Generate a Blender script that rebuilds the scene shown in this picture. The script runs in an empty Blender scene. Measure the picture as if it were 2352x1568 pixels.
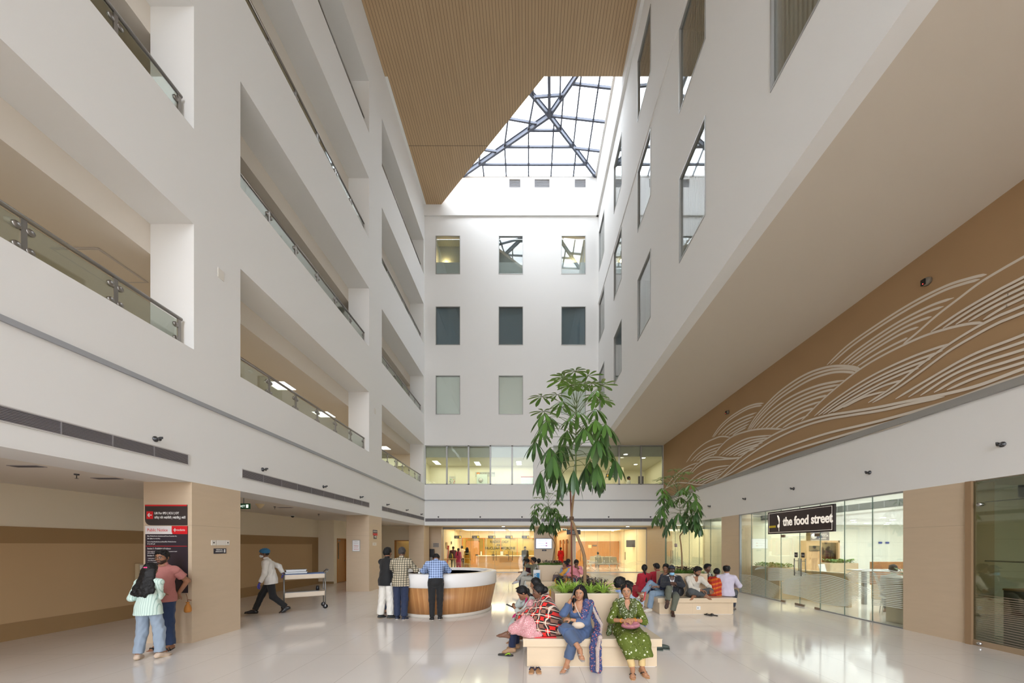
import bpy, bmesh, math, random
import numpy as np
from mathutils import Vector, Matrix, noise as mnoise
random.seed(7)
SC = bpy.context.scene
COL = SC.collection
PI = math.pi
FPX, CX, CY, CAMH = 825.0, 1214.0, 1251.0, 1.75
cam_d = bpy.data.cameras.new('camera')
cam_d.sensor_fit = 'HORIZONTAL'
cam_d.sensor_width = 36.0
cam_d.lens = 36.0 * FPX / 2352.0
cam_d.shift_x = -(CX - 1176.0) / 2352.0
cam_d.shift_y = (CY - 784.0) / 2352.0
cam_d.clip_start = 0.05
cam_d.clip_end = 300
cam = bpy.data.objects.new('camera', cam_d)
COL.objects.link(cam)
cam.location = (0, 0, CAMH)
cam.rotation_euler = (PI / 2, 0, 0)
SC.camera = cam
def at(px, py, Y):
 """the point of the place seen at photo pixel (px, py) and at distance Y"""
 return Vector(((px - CX) * Y / FPX, Y, CAMH + (CY - py) * Y / FPX))
def onx(px, py, X):
 """photo pixel -> point (Y, z) on the vertical plane x = X"""
 Y = X * FPX / (px - CX)
 return (Y, CAMH + (CY - py) * Y / FPX)
def lin(c):
 return tuple(((v / 255.0) / 12.92 if v / 255.0 <= 0.04045 else ((v / 255.0 + 0.055) / 1.055) ** 2.4) for v in c)
class NT:
 """small helper for node trees"""
 def __init__(s, name):
  s.m = bpy.data.materials.new(name)
  s.m.use_nodes = True
  s.t = s.m.node_tree
  s.b = s.t.nodes['Principled BSDF']
  s.out = s.t.nodes['Material Output']
 def n(s, kind, **kw):
  nd = s.t.nodes.new(kind)
  for k, v in kw.items():
   if k in nd.inputs.keys() if hasattr(nd.inputs, 'keys') else False:
    nd.inputs[k].default_value = v
   else:
    setattr(nd, k, v)
  return nd
 def l(s, a, b):
  s.t.links.new(a, b)
 def val(s, x, sock):
  if isinstance(x, (int, float)):
   sock.default_value = x
  elif isinstance(x, tuple):
   sock.default_value = x
  else:
   s.l(x, sock)
 def math(s, op, a, b=0.0, c=None):
  nd = s.t.nodes.new('ShaderNodeMath')
  nd.operation = op
  s.val(a, nd.inputs[0])
  s.val(b, nd.inputs[1])
  if c is not None:
   s.val(c, nd.inputs[2])
  return nd.outputs[0]
 def mix(s, f, a, b):
  nd = s.t.nodes.new('ShaderNodeMix')
  nd.data_type = 'RGBA'
  s.val(f, nd.inputs[0])
  for x, i in ((a, 6), (b, 7)):
   if isinstance(x, tuple):
    nd.inputs[i].default_value = (*x[:3], 1)
   else:
    s.l(x, nd.inputs[i])
  return nd.outputs[2]
 def obj(s):
  tc = s.t.nodes.new('ShaderNodeTexCoord')
  return tc.outputs['Object']
 def xyz(s, v):
  sp = s.t.nodes.new('ShaderNodeSeparateXYZ')
  s.l(v, sp.inputs[0])
  return sp.outputs
 def mapped(s, v, scale):
  mp = s.t.nodes.new('ShaderNodeMapping')
  s.l(v, mp.inputs[0])
  mp.inputs['Scale'].default_value = scale
  return mp.outputs[0]
 def noise(s, v, scale, detail=2.0, rough=0.5):
  nd = s.t.nodes.new('ShaderNodeTexNoise')
  s.l(v, nd.inputs['Vector'])
  nd.inputs['Scale'].default_value = scale
  nd.inputs['Detail'].default_value = detail
  nd.inputs['Roughness'].default_value = rough
  return nd.outputs[0]
 def ramp(s, f, stops):
  nd = s.t.nodes.new('ShaderNodeValToRGB')
  s.l(f, nd.inputs[0])
  e = nd.color_ramp.elements
  while len(e) < len(stops):
   e.new(0.5)
  for el, (p, c) in zip(e, stops):
   el.position = p
   el.color = (*c, 1) if not isinstance(c, float) else (c, c, c, 1)
  return nd.outputs[0]
 def color(s, c):
  s.val(c if not isinstance(c, tuple) else (*c[:3], 1), s.b.inputs['Base Color'])
 def bump(s, h, strength=0.2, dist=0.01):
  nd = s.t.nodes.new('ShaderNodeBump')
  nd.inputs['Strength'].default_value = strength
  nd.inputs['Distance'].default_value = dist
  s.l(h, nd.inputs['Height'])
  s.l(nd.outputs[0], s.b.inputs['Normal'])
_M = {}
def plain(name, rgb, rough=0.6, metal=0.0, spec=0.5, vary=0.0, bump=0.0, bscale=60.0, coat=0.0):
 if name in _M:
  return _M[name]
 t = NT(name)
 c = lin(rgb)
 if vary:
  nz = t.noise(t.obj(), 1.3, 3)
  t.color(t.mix(nz, tuple(x * (1 - vary) for x in c), tuple(min(1, x * (1 + vary)) for x in c)))
 else:
  t.color(c)
 t.b.inputs['Roughness'].default_value = rough
 t.b.inputs['Metallic'].default_value = metal
 t.b.inputs['Specular IOR Level'].default_value = spec
 if coat:
  t.b.inputs['Coat Weight'].default_value = coat
  t.b.inputs['Coat Roughness'].default_value = 0.1
 if bump:
  t.bump(t.noise(t.obj(), bscale, 3), bump, 0.004)
 _M[name] = t.m
 return t.m
def emit(name, rgb, strength):
 if name in _M:
  return _M[name]
 t = NT(name)
 t.color((0.8, 0.8, 0.8))
 t.b.inputs['Emission Color'].default_value = (*lin(rgb), 1)
 t.b.inputs['Emission Strength'].default_value = strength
 _M[name] = t.m
 return t.m
def glass(name, tint=(235, 245, 240), refl=1.0, base=0.03, maxf=0.6):
 """thin architectural glass: clear pane with fresnel reflection"""
 if name in _M:
  return _M[name]
 t = NT(name)
 lw = t.t.nodes.new('ShaderNodeFresnel')
 lw.inputs[0].default_value = 1.5
 f = t.math('MULTIPLY', lw.outputs[0], refl)
 f = t.math('MAXIMUM', f, base)
 f = t.math('MINIMUM', f, maxf)
 tr = t.t.nodes.new('ShaderNodeBsdfTransparent')
 tr.inputs[0].default_value = (*lin(tint), 1)
 gl = t.t.nodes.new('ShaderNodeBsdfGlossy')
 gl.inputs['Roughness'].default_value = 0.02
 mx = t.t.nodes.new('ShaderNodeMixShader')
 t.l(f, mx.inputs[0])
 t.l(tr.outputs[0], mx.inputs[1])
 t.l(gl.outputs[0], mx.inputs[2])
 t.l(mx.outputs[0], t.out.inputs[0])
 _M[name] = t.m
 return t.m
class MB:
 def __init__(s):
  s.v = []
  s.f = []
  s.mi = []
  s.sm = []
 def add(s, verts, faces, mi=0, smooth=False):
  o = len(s.v)
  s.v += [tuple(v) for v in verts]
  s.f += [tuple(i + o for i in f) for f in faces]
  s.mi += [mi] * len(faces)
  s.sm += [smooth] * len(faces)
  return s
 def box(s, a, b, mi=0):
  x0, y0, z0 = (min(a[i], b[i]) for i in range(3))
  x1, y1, z1 = (max(a[i], b[i]) for i in range(3))
  v = [(x0, y0, z0), (x1, y0, z0), (x1, y1, z0), (x0, y1, z0), (x0, y0, z1), (x1, y0, z1), (x1, y1, z1), (x0, y1, z1)]
  return s.add(v, [(0, 3, 2, 1), (4, 5, 6, 7), (0, 1, 5, 4), (1, 2, 6, 5), (2, 3, 7, 6), (3, 0, 4, 7)], mi)
 def obox(s, c, ax, ay, az, mi=0):
  """box with centre c and half-axis vectors"""
  c, ax, ay, az = map(Vector, (c, ax, ay, az))
  v = [c + ax * i + ay * j + az * k for k in (-1, 1) for (i, j) in ((-1, -1), (1, -1), (1, 1), (-1, 1))]
  return s.add(v, [(0, 3, 2, 1), (4, 5, 6, 7), (0, 1, 5, 4), (1, 2, 6, 5), (2, 3, 7, 6), (3, 0, 4, 7)], mi)
 def bar(s, p, q, w, h=None, mi=0, up=(0, 0, 1)):
  """rectangular bar from p to q"""
  p, q, up = Vector(p), Vector(q), Vector(up)
  d = q - p
  L = d.length
  d.normalize()
  if abs(d.dot(up)) > 0.98:
   up = Vector((0, 1, 0))
  sx = d.cross(up).normalized()
  uz = sx.cross(d)
  h = h or w
  return s.obox((p + q) / 2, d * L / 2, sx * w / 2, uz * h / 2, mi)
 def tube(s, pts, r, n=10, mi=0, cap=True, smooth=True):
  pts = [Vector(p) for p in pts]
  rs = r if isinstance(r, (list, tuple)) else [r] * len(pts)
  o = len(s.v)
  ref = None
  vs = []
  for i, p in enumerate(pts):
   d = (pts[min(i + 1, len(pts) - 1)] - pts[max(i - 1, 0)]).normalized()
   if ref is None:
    ref = Vector((0, 0, 1)) if abs(d.z) < 0.9 else Vector((1, 0, 0))
   a = d.cross(ref).normalized()
   b = d.cross(a).normalized()
   ref = -b if ref.dot(-b) > 0 else b
   ref = b.cross(d) if False else ref
   for k in range(n):
    t = 2 * PI * k / n
    vs.append(p + (a * math.cos(t) + b * math.sin(t)) * rs[i])
  fs = []
  for i in range(len(pts) - 1):
   for k in range(n):
    k2 = (k + 1) % n
    fs.append((i * n + k, i * n + k2, (i + 1) * n + k2, (i + 1) * n + k))
  if cap:
   fs.append(tuple(range(n - 1, -1, -1)))
   fs.append(tuple((len(pts) - 1) * n + k for k in range(n)))
  return s.add(vs, fs, mi, smooth)
 def lathe(s, prof, c=(0, 0, 0), n=24, mi=0, smooth=True, axis='z'):
  """prof: [(r, h)...]"""
  vs, fs = [], []
  c = Vector(c)
  for r, h in prof:
   for k in range(n):
    t = 2 * PI * k / n
    if axis == 'z':
     vs.append(c + Vector((r * math.cos(t), r * math.sin(t), h)))
    elif axis == 'y':
     vs.append(c + Vector((r * math.cos(t), h, r * math.sin(t))))
    else:
     vs.append(c + Vector((h, r * math.cos(t), r * math.sin(t))))
  for i in range(len(prof) - 1):
   for k in range(n):
    k2 = (k + 1) % n
    fs.append((i * n + k, i * n + k2, (i + 1) * n + k2, (i + 1) * n + k))
  fs.append(tuple(range(n - 1, -1, -1)))
  fs.append(tuple((len(prof) - 1) * n + k for k in range(n)))
  return s.add(vs, fs, mi, smooth)
 def prism(s, poly, d, mi=0):
  """extrude polygon (list of 3d points) by vector d"""
  p = [Vector(q) for q in poly]
  d = Vector(d)
  n = len(p)
  fs = [tuple(range(n - 1, -1, -1)), tuple(range(n, 2 * n))]
  fs += [(i, (i + 1) % n, n + (i + 1) % n, n + i) for i in range(n)]
  return s.add(p + [q + d for q in p], fs, mi)
 def ball(s, c, r, mi=0, nu=12, nv=8):
  r = r if isinstance(r, (tuple, list)) else (r, r, r)
  c = Vector(c)
  vs = [c + Vector((0, 0, -r[2]))]
  for j in range(1, nv):
   ph = -PI / 2 + PI * j / nv
   for k in range(nu):
    t = 2 * PI * k / nu
    vs.append(c + Vector((r[0] * math.cos(ph) * math.cos(t), r[1] * math.cos(ph) * math.sin(t), r[2] * math.sin(ph))))
  vs.append(c + Vector((0, 0, r[2])))
  fs = [(0, 1 + (k + 1) % nu, 1 + k) for k in range(nu)]
  for j in range(nv - 2):
   for k in range(nu):
    k2 = (k + 1) % nu
    fs.append((1 + j * nu + k, 1 + j * nu + k2, 1 + (j + 1) * nu + k2, 1 + (j + 1) * nu + k))
  L = len(vs) - 1
  b = 1 + (nv - 2) * nu
  fs += [(L, b + k, b + (k + 1) % nu) for k in range(nu)]
  return s.add(vs, fs, mi, True)
 def build(s, name, mats, parent=None, origin=None, bevel=0.0, kind=None):
  me = bpy.data.meshes.new(name)
  o3 = Vector(origin) if origin is not None else Vector((0, 0, 0))
  me.from_pydata([tuple(Vector(v) - o3) for v in s.v], [], s.f)
  for m in (mats if isinstance(mats, (list, tuple)) else [mats]):
   me.materials.append(m)
  me.polygons.foreach_set('material_index', s.mi)
  me.polygons.foreach_set('use_smooth', s.sm)
  me.update()
  o = bpy.data.objects.new(name, me)
  COL.objects.link(o)
  if parent is not None:
   o.parent = parent
  o.location = o3
  if bevel:
   md = o.modifiers.new('bevel', 'BEVEL')
   md.width = bevel
   md.segments = 2
   md.limit_method = 'ANGLE'
  if kind:
   o['kind'] = kind
  return o
def tag(o, label, cat, group=None, kind=None):
 o['label'] = label
 o['category'] = cat
 if group:
  o['group'] = group
 if kind:
  o['kind'] = kind
 return o
def empty(name, loc=(0, 0, 0), rz=0.0):
 o = bpy.data.objects.new(name, None)
 o.empty_display_size = 0.1
 COL.objects.link(o)
 o.location = loc
 o.rotation_euler = (0, 0, rz)
 return o
def thing(name, label, cat, loc=(0, 0, 0), rz=0.0, group=None):
 return tag(empty(name, loc, rz), label, cat, group)
def dup(root, loc, rz, label=None, group=None):
 """a copy of a thing with copies of its parts and sub-parts"""
 r = root.copy()
 COL.objects.link(r)
 r.location = loc
 r.rotation_euler = (0, 0, rz)
 if label:
  r['label'] = label
 if group:
  r['group'] = group
 for ch in list(root.children):
  c = ch.copy()
  COL.objects.link(c)
  c.parent = r
  for g in ch.children:
   d = g.copy()
   COL.objects.link(d)
   d.parent = c
 return r
def struct(name, mb, mats, bevel=0.0, parent=None):
 o = mb.build(name, mats, parent=parent, bevel=bevel)
 if parent is None:
  o['kind'] = 'structure'
  o['label'] = 'building shell, ' + name.replace('_', ' ') + ' of the atrium'
  o['category'] = name.split('_')[0]
 return o
def text_mesh(txt, size, depth=0.0, align='CENTER', sx=1.0, bold=0.0):
 """mesh (verts, faces) of a line of writing in the xz plane, facing -y, origin at the baseline"""
 cu = bpy.data.curves.new('writing', 'FONT')
 cu.body = txt
 cu.size = size
 cu.align_x = align
 cu.extrude = depth
 cu.offset = bold
 cu.resolution_u = 3
 ob = bpy.data.objects.new('writing', cu)
 COL.objects.link(ob)
 dg = bpy.context.evaluated_depsgraph_get()
 me = bpy.data.meshes.new_from_object(ob.evaluated_get(dg))
 vs = [(v.co.x * sx, -v.co.z, v.co.y) for v in me.vertices]
 fs = [tuple(p.vertices) for p in me.polygons]
 bpy.data.objects.remove(ob)
 bpy.data.curves.remove(cu)
 bpy.data.meshes.remove(me)
 return vs, fs
def put_text(mb, txt, size, o, ux, uz=(0, 0, 1), mi=0, depth=0.001, align='CENTER', sx=1.0, bold=0.0):
 """write a line into a mesh: origin o, reading direction ux, up uz"""
 vs, fs = text_mesh(txt, size, depth, align, sx, bold)
 o, ux, uz = Vector(o), Vector(ux).normalized(), Vector(uz).normalized()
 nn = ux.cross(uz)          # towards the reader
 mb.add([o + ux * x + uz * z - nn * y for x, y, z in vs], fs, mi)
def holed(axis, c0, c1, u0, u1, v0, v1, holes, mb=None, mi=0):
 """wall slab between axis planes c0..c1, spanning u (the other horizontal axis) and v = z, with rectangular holes"""
 mb = mb or MB()
 us = sorted({u0, u1} | {min(max(h[i], u0), u1) for h in holes for i in (0, 1)})
 vs = sorted({v0, v1} | {min(max(h[i], v0), v1) for h in holes for i in (2, 3)})
 for i in range(len(us) - 1):
  j = 0
  while j < len(vs) - 1:
   def solid(jj):
    um, vm = (us[i] + us[i + 1]) / 2, (vs[jj] + vs[jj + 1]) / 2
    return not any(h[0] < um < h[1] and h[2] < vm < h[3] for h in holes)
   if not solid(j):
    j += 1
    continue
   k = j
   while k + 1 < len(vs) - 1 and solid(k + 1):
    k += 1
   if axis == 'x':
    mb.box((c0, us[i], vs[j]), (c1, us[i + 1], vs[k + 1]), mi)
   else:
    mb.box((us[i], c0, vs[j]), (us[i + 1], c1, vs[k + 1]), mi)
   j = k + 1
 return mb
XL, XR, XT, YB = -6.0, 4.03, 7.79, 20.72     # left face, upper right face, lower right face, back face
ZC = 2.87                                     # underside of the ground floor ceilings
ZTOP = 22.95
WHITE = plain('white_paint', (229, 228, 226), 0.75, spec=0.2)
CREAM = plain('cream_paint', (226, 214, 192), 0.7, spec=0.25)
CEILW = plain('ceiling_paint', (222, 214, 203), 0.8, spec=0.2)
GREYM = plain('grey_metal', (150, 152, 155), 0.4, 0.6)
DARKM = plain('dark_metal', (52, 50, 52), 0.4, 0.5)
BLACK = plain('black_plastic', (22, 22, 24), 0.4)
STEEL = plain('brushed_steel', (120, 117, 113), 0.32, 0.9)
CHROME = plain('chrome', (190, 190, 192), 0.15, 1.0)
WHITEP = plain('white_plastic', (225, 225, 222), 0.4)
ALU = plain('aluminium_frame', (172, 172, 170), 0.45, 0.4)
GLASS = glass('clear_glass', (245, 249, 245), 0.9, 0.03, 0.45)
GLASSG = glass('railing_glass', (239, 243, 237), 1.0, 0.04, 0.5)
GLASSW = glass('window_glass', (251, 253, 252), 1.0, 0.03, 0.6)
def panel_mat(name, rgb, pw, ph, gap=0.006, dark=0.72, rough=0.35, off=(0, 0, 0)):
 """stone or laminate cladding with fine joints (object space)"""
 if name in _M:
  return _M[name]
 t = NT(name)
 v = t.obj()
 X, Y, Z = t.xyz(v)
 s = t.math('ADD', X, Y)
 a = t.math('PINGPONG', t.math('ADD', s, off[0]), pw / 2)
 b = t.math('PINGPONG', t.math('ADD', Z, off[2]), ph / 2)
 j = t.math('LESS_THAN', t.math('MINIMUM', a, b), gap / 2)
 c = lin(rgb)
 nz = t.noise(t.mapped(v, (1, 1, 6)), 2.2, 4)
 base = t.mix(nz, tuple(x * 0.95 for x in c), tuple(min(1, x * 1.05) for x in c))
 t.color(t.mix(j, base, tuple(x * dark for x in c)))
 t.b.inputs['Roughness'].default_value = rough
 _M[name] = t.m
 return t.m
TAN = panel_mat('beige_cladding', (201, 180, 154), 3.4, 2.2, off=(0.55, 0, 0.1))
STONE = panel_mat('beige_bench_stone', (212, 190, 160), 0.9, 40.0, gap=0.004, dark=0.8, rough=0.3, off=(0.13, 0, 0.5))
TANW = plain('tan_wall_paint', (168, 138, 104), 0.75, spec=0.2, vary=0.03)
BAND = plain('brown_wall_band', (158, 128, 90), 0.6, spec=0.3)
LPANEL = plain('light_wall_panel', (190, 160, 121), 0.5, spec=0.3)
def m_floor():
 t = NT('polished_floor_tiles')
 v = t.obj()
 X, Y, Z = t.xyz(v)
 a = t.math('PINGPONG', t.math('ADD', X, 0.07), 0.4)
 row = t.math('FLOOR', t.math('DIVIDE', X, 0.8))
 b = t.math('PINGPONG', t.math('ADD', t.math('ADD', Y, 0.25), t.math('MULTIPLY', row, 0.0)), 0.6)
 j = t.math('LESS_THAN', t.math('MINIMUM', a, b), 0.0022)
 nz = t.noise(v, 0.9, 4)
 base = t.mix(nz, lin((224, 217, 211)), lin((232, 226, 220)))
 t.color(t.mix(t.math('MULTIPLY', j, 0.7), base, lin((150, 138, 128))))
 t.b.inputs['Roughness'].default_value = 0.085
 t.b.inputs['Specular IOR Level'].default_value = 0.62
 n2 = t.noise(v, 0.55, 2)
 t.bump(n2, 0.02, 0.05)
 return t.m
def m_wood_ceiling():
 t = NT('timber_slat_ceiling')
 v = t.obj()
 X, Y, Z = t.xyz(v)
 a = t.math('PINGPONG', X, 0.06)
 g = t.math('LESS_THAN', a, 0.007)
 plank = t.math('FLOOR', t.math('DIVIDE', X, 0.12))
 cv = t.t.nodes.new('ShaderNodeCombineXYZ')
 t.l(t.math('MULTIPLY', plank, 3.17), cv.inputs[0])
 t.l(t.math('MULTIPLY', Y, 0.7), cv.inputs[1])
 nz = t.noise(cv.outputs[0], 1.0, 2)
 grain = t.noise(t.mapped(v, (60, 2.0, 1)), 1.0, 4)
 base = t.mix(nz, lin((178, 150, 116)), lin((196, 168, 132)))
 base = t.mix(t.math('MULTIPLY', grain, 0.35), base, lin((166, 138, 102)))
 seam = t.math('LESS_THAN', t.math('ABSOLUTE', t.math('SUBTRACT', Y, 17.6)), 0.012)
 t.color(t.mix(t.math('MAXIMUM', g, seam), base, lin((108, 88, 66))))
 t.b.inputs['Roughness'].default_value = 0.6
 return t.m
def m_wood(name, c1, c2, scale=(14, 14, 1.2), rough=0.45):
 if name in _M:
  return _M[name]
 t = NT(name)
 v = t.obj()
 g = t.noise(t.mapped(v, scale), 1.0, 5, 0.6)
 t.color(t.mix(g, lin(c1), lin(c2)))
 t.b.inputs['Roughness'].default_value = rough
 _M[name] = t.m
 return t.m
WOODC = m_wood_ceiling()
WOODD = m_wood('oak_door_veneer', (158, 108, 58), (186, 136, 82), (9, 9, 0.7))
WOODF = m_wood('oak_door_frame', (170, 112, 56), (188, 128, 70))
FLOOR = m_floor()
struct('floor', MB().box((-14, -16, -0.2), (24, 42, 0.0)), FLOOR)
LV = [(5.25, 7.5), (9.2, 11.4), (13.28, 15.55), (17.25, 19.2)]
BAYS = [(-3.5, 6.44), (7.48, 13.52), (14.69, 20.54)]
holes = [(a, b, lo, hi) for (a, b) in BAYS for (lo, hi) in LV]
struct('wall_left', holed('x', XL - 0.78, XL, -16, YB, ZC, ZTOP + 0.4, holes), WHITE)
for a, b in ((-14.5, -13.4), (-4.4, -3.5), (6.40, 7.48), (13.52, 14.67), (20.58, 21.5)):
 struct('wall_left_pier', MB().box((-6.86, a, 0), (XL, b, ZC)), TAN)
mb = MB()
mb.box((-9.75, -16, 0), (-9.5, 16.2, ZC))
mb.box((-9.75, 16.2, 0), (-8.78, 16.4, ZC)); mb.box((-9.75, 16.4, 0), (-9.6, 21.5, ZC))
mb.add([], [])
holed('x', -9.0, -8.78, 16.4, 21.5, 0, ZC, [(16.45, 17.35, -1, 2.05)], mb)
holed('y', 21.5, 21.62, -9.6, -6.0, 0, ZC, [(-8.02, -7.1, -1, 2.03)], mb)
struct('wall_left_recess', mb, CREAM)
mb = MB()
mb.box((-9.5, -16, 1.78), (-9.485, 16.2, 2.09))
mb.box((-9.5, 15.75, 0.32), (-9.485, 16.2, 1.78))
mb.box((-9.5, -16, 0), (-9.482, 16.2, 0.32))
struct('trim_1', mb, BAND)
struct('trim_2', MB().box((-9.5, -16, 0.32), (-9.49, 15.75, 1.78)), LPANEL)
mb = MB()
mb.box((-9.49, 16.19, 0), (-8.78, 16.2, 0.1)); mb.box((-8.78, 17.4, 0), (-8.77, 21.5, 0.1)); mb.box((-8.78, 21.49, 0), (-8.1, 21.5, 0.1))
struct('baseboard_left', mb, BAND)
struct('ceiling_left_recess', MB().box((-9.75, -16, ZC), (XL - 0.78, 21.7, ZC + 0.3)), CEILW)
d = thing('door_1', 'oak door with a narrow vision panel standing ajar in the recess beside the trolley', 'door', (-8.78, 16.45, 0))
d['kind'] = 'structure'
mb = MB(); mb.box((-0.2, 0, 0), (0.02, 0.05, 2.05)); mb.box((-0.2, 0.85, 0), (0.02, 0.9, 2.05)); mb.box((-0.2, 0, 2.0), (0.02, 0.9, 2.05))
mb.build('door_frame', WOODF, d)
lf = MB().box((-0.10, 0.05, 0.01), (-0.06, 0.85, 2.0)).build('door_leaf', WOODD, d)
MB().box((-0.105, 0.15, 1.1), (-0.055, 0.27, 1.85)).build('vision_panel', plain('dark_pane', (72, 84, 76), 0.15), lf)
MB().tube([(-0.06, 0.78, 1.0), (0.0, 0.78, 1.0), (0.0, 0.66, 1.0)], 0.011, 8).build('door_handle', STEEL, lf)
MB().box((-0.06, 0.1, 1.92), (0.0, 0.3, 1.98)).build('door_closer', GREYM, lf)
d = thing('door_2', 'wood framed doorway standing open beyond the round desk', 'door', (-8.02, 21.5, 0))
d['kind'] = 'structure'
mb = MB(); mb.box((0, -0.02, 0), (0.06, 0.14, 2.03)); mb.box((0.86, -0.02, 0), (0.92, 0.14, 2.03)); mb.box((0, -0.02, 1.97), (0.92, 0.14, 2.03))
mb.build('door_frame', WOODF, d)
lf = MB().obox((0.36, 0.42, 0.99), (0.29, 0.33, 0), (0.015, -0.013, 0), (0, 0, 0.98)).build('door_leaf', m_wood('pale_oak', (190, 158, 112), (205, 175, 130)), d)
MB().tube([(0.58, 0.62, 1.0), (0.6, 0.56, 1.0), (0.5, 0.47, 1.0)], 0.011, 8).build('door_handle', STEEL, lf)
mb = MB(); mb.box((-9.6, 24.0, 0), (-6.0, 24.1, ZC)); mb.box((-9.7, 21.6, 0), (-9.6, 24.1, ZC)); mb.box((-6.95, 21.6, 0), (-6.87, 24.1, ZC)); mb.box((-9.7, 21.6, ZC), (-6, 24.1, ZC + .1))
struct('wall_store_room', mb, plain('pale_green_paint', (206, 210, 186), 0.7))
struct('wall_added_sky_blocker', MB().box((XL - .8, -15.8, 18.0), (XT + .4, -15.5, 23)), WHITE)  # unseen strip added behind the camera to keep sky reflections off the windows
mb = MB()
for zlo, zhi in ((ZC + 0.3, 4.25), (6.96, 8.25), (10.9, 12.3), (15.0, 16.3), (18.75, 20.2)):
 mb.box((-11.6, -16, zlo), (XL - 0.78, YB, zhi))
struct('ceiling_galleries', mb, CEILW)
mb = MB()
mb.box((-11.8, -16, ZC), (-11.6, YB, 20.2))
mb.box((-11.8, YB, ZC), (XL - 0.7, YB + 0.1, 20.2))
struct('wall_galleries', mb, CREAM)
mb = MB()
for z in (8.25, 12.3, 16.3, 4.25):
 mb.box((-11.6, -16, z), (-11.585, YB, z + 2.2))
struct('trim_3', mb, plain('gallery_wall_band', (214, 196, 160), 0.6))
mb = MB()
mb.box((XL, -16, 4.29), (XL + 0.035, YB, 4.36))
mb.box((XL, YB - 0.035, 4.29), (XT, YB, 4.35))
struct('trim_4', mb, plain('grey_ledge', (158, 160, 164), 0.5))
struct('trim_5', MB().box((XT - 0.06, -6, 4.27), (XT, YB - .035, 4.40)), plain('grey_ledge2', (150, 148, 144), 0.5))
WINX = [((x0 - CX) / 39.82, (x0 - CX) / 39.82 + 1.42) for x0 in (1000.5, 1145, 1289)]
WINZ = [(9.27, 11.52), (13.27, 15.5), (17.36, 19.58)]
bh = [(a, b, lo, hi) for (a, b) in WINX for (lo, hi) in WINZ]
bh += [(-5.98, 0.31, 5.22, 7.5), (1.43, XT - 0.02, 5.22, 7.5)]
struct('wall_back', holed('y', YB, YB + 0.25, XL - 0.78, XT + 0.3, ZC, ZTOP, bh), WHITE)
VENTS = [(1170, 1195), (1228, 1262), (1320, 1345)]
vh = [((a - CX) / 39.9, (b - CX) / 39.9, 22.28, 22.75) for a, b in VENTS]
struct('wall_back_upstand', holed('y', YB - 0.09, YB, XL, XR, 20.68, ZTOP, vh), WHITE)
RY = [(6.0 - 1.43 - 3.65, 6.0 - 3.65), (4.55, 5.98), (8.17, 9.6), (11.84, 13.27), (15.53, 16.96), (19.1, 20.53)]
rh = [(a, b, lo, hi) for (a, b) in RY for (lo, hi) in WINZ]
struct('wall_right_upper', holed('x', XR, XR + 0.3, -16, YB, 7.5, ZTOP, rh), WHITE)
struct('wall_right_upstand', MB().box((XR - 0.12, -2, 20.68), (XR, YB, ZTOP)), WHITE)
struct('trim_6', MB().box((XR - 0.03, -16, 15.62), (XR, YB, 15.72)), WHITE)
struct('ceiling_right', MB().box((XR + 0.3, -16, 7.5), (XT + 0.4, YB, 7.75)), plain('soffit_paint', (208, 198, 184), 0.8, spec=0.2))
struct('wall_right_mural', MB().box((XT, -16, 4.38), (XT + 0.3, YB, 7.5)), TANW)
struct('wall_right_fascia', MB().box((XT, -16, ZC), (XT + 0.3, YB + 2.2, 4.3)), WHITE)
for a, b in ((13.28, 14.5), (6.39, 7.47), (-3.4, 1.0)):
 struct('wall_right_pier', MB().box((XT, a, 0), (XT + 0.5, b, ZC)), TAN)
mb = MB()
mb.add([(XT, 20.5, 0), (7.52, 22.95, 0), (7.52, 22.95, ZC), (XT, 20.5, ZC), (XT + 0.4, 20.5, 0), (XT + .4, 22.95, 0), (XT + .4, 22.95, ZC), (XT + 0.4, 20.5, ZC)],
       [(0, 1, 2, 3), (4, 7, 6, 5), (0, 3, 7, 4), (1, 5, 6, 2)])
struct('wall_right_corner', mb, TAN)
mb = MB()
mb.box((XL - 0.1, -14, 21.3), (XR + 0.1, 15.0, 21.5))
struct('ceiling_timber', mb, WOODC)
mb = MB()
mb.prism([(XL + 0.12, 15.0, 21.3), (0.65, 15.0, 21.3), (-5.1, YB, 21.3), (XL + 0.12, YB, 21.3)], (0, 0, 0.2))
struct('ceiling_timber_corner', mb, WOODC)
struct('trim_7', MB().box((XL, 15.0, 21.3), (XL + 0.12, YB, 21.5)), WHITE)
mb = MB()
mb.box((XL - 0.8, -14, 21.5), (XR + 0.4, 13.6, 23.2))
mb.prism([(XL - 0.8, 13.6, 22.2), (-1.9, 13.6, 22.2), (-4.6, 15.9, 22.2), (-4.6, YB + .3, 22.2), (XL - 0.8, YB + 0.3, 22.2)], (0, 0, 0.8))
struct('roof', mb, WHITE)
M_ = Vector((-2.5, 14.4, 22.93))
AP, RB, LB, RF = Vector((1.047, 17.99, 23.25)), Vector((3.86, 20.66, 22.93)), Vector((-3.85, 20.66, 22.93)), Vector((3.86, 14.0, 22.93))
sk = thing('skylight_1', 'faceted glazed skylight with grey steel ribs above the atrium', 'skylight', (0, 18.5, 22.9))
sk['kind'] = 'structure'
SO = Vector((0, 18.5, 22.9))
STL = plain('skylight_steel', (86, 90, 102), 0.5, 0.4)
pan = MB(); ribs = MB(); hips = MB()
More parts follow.
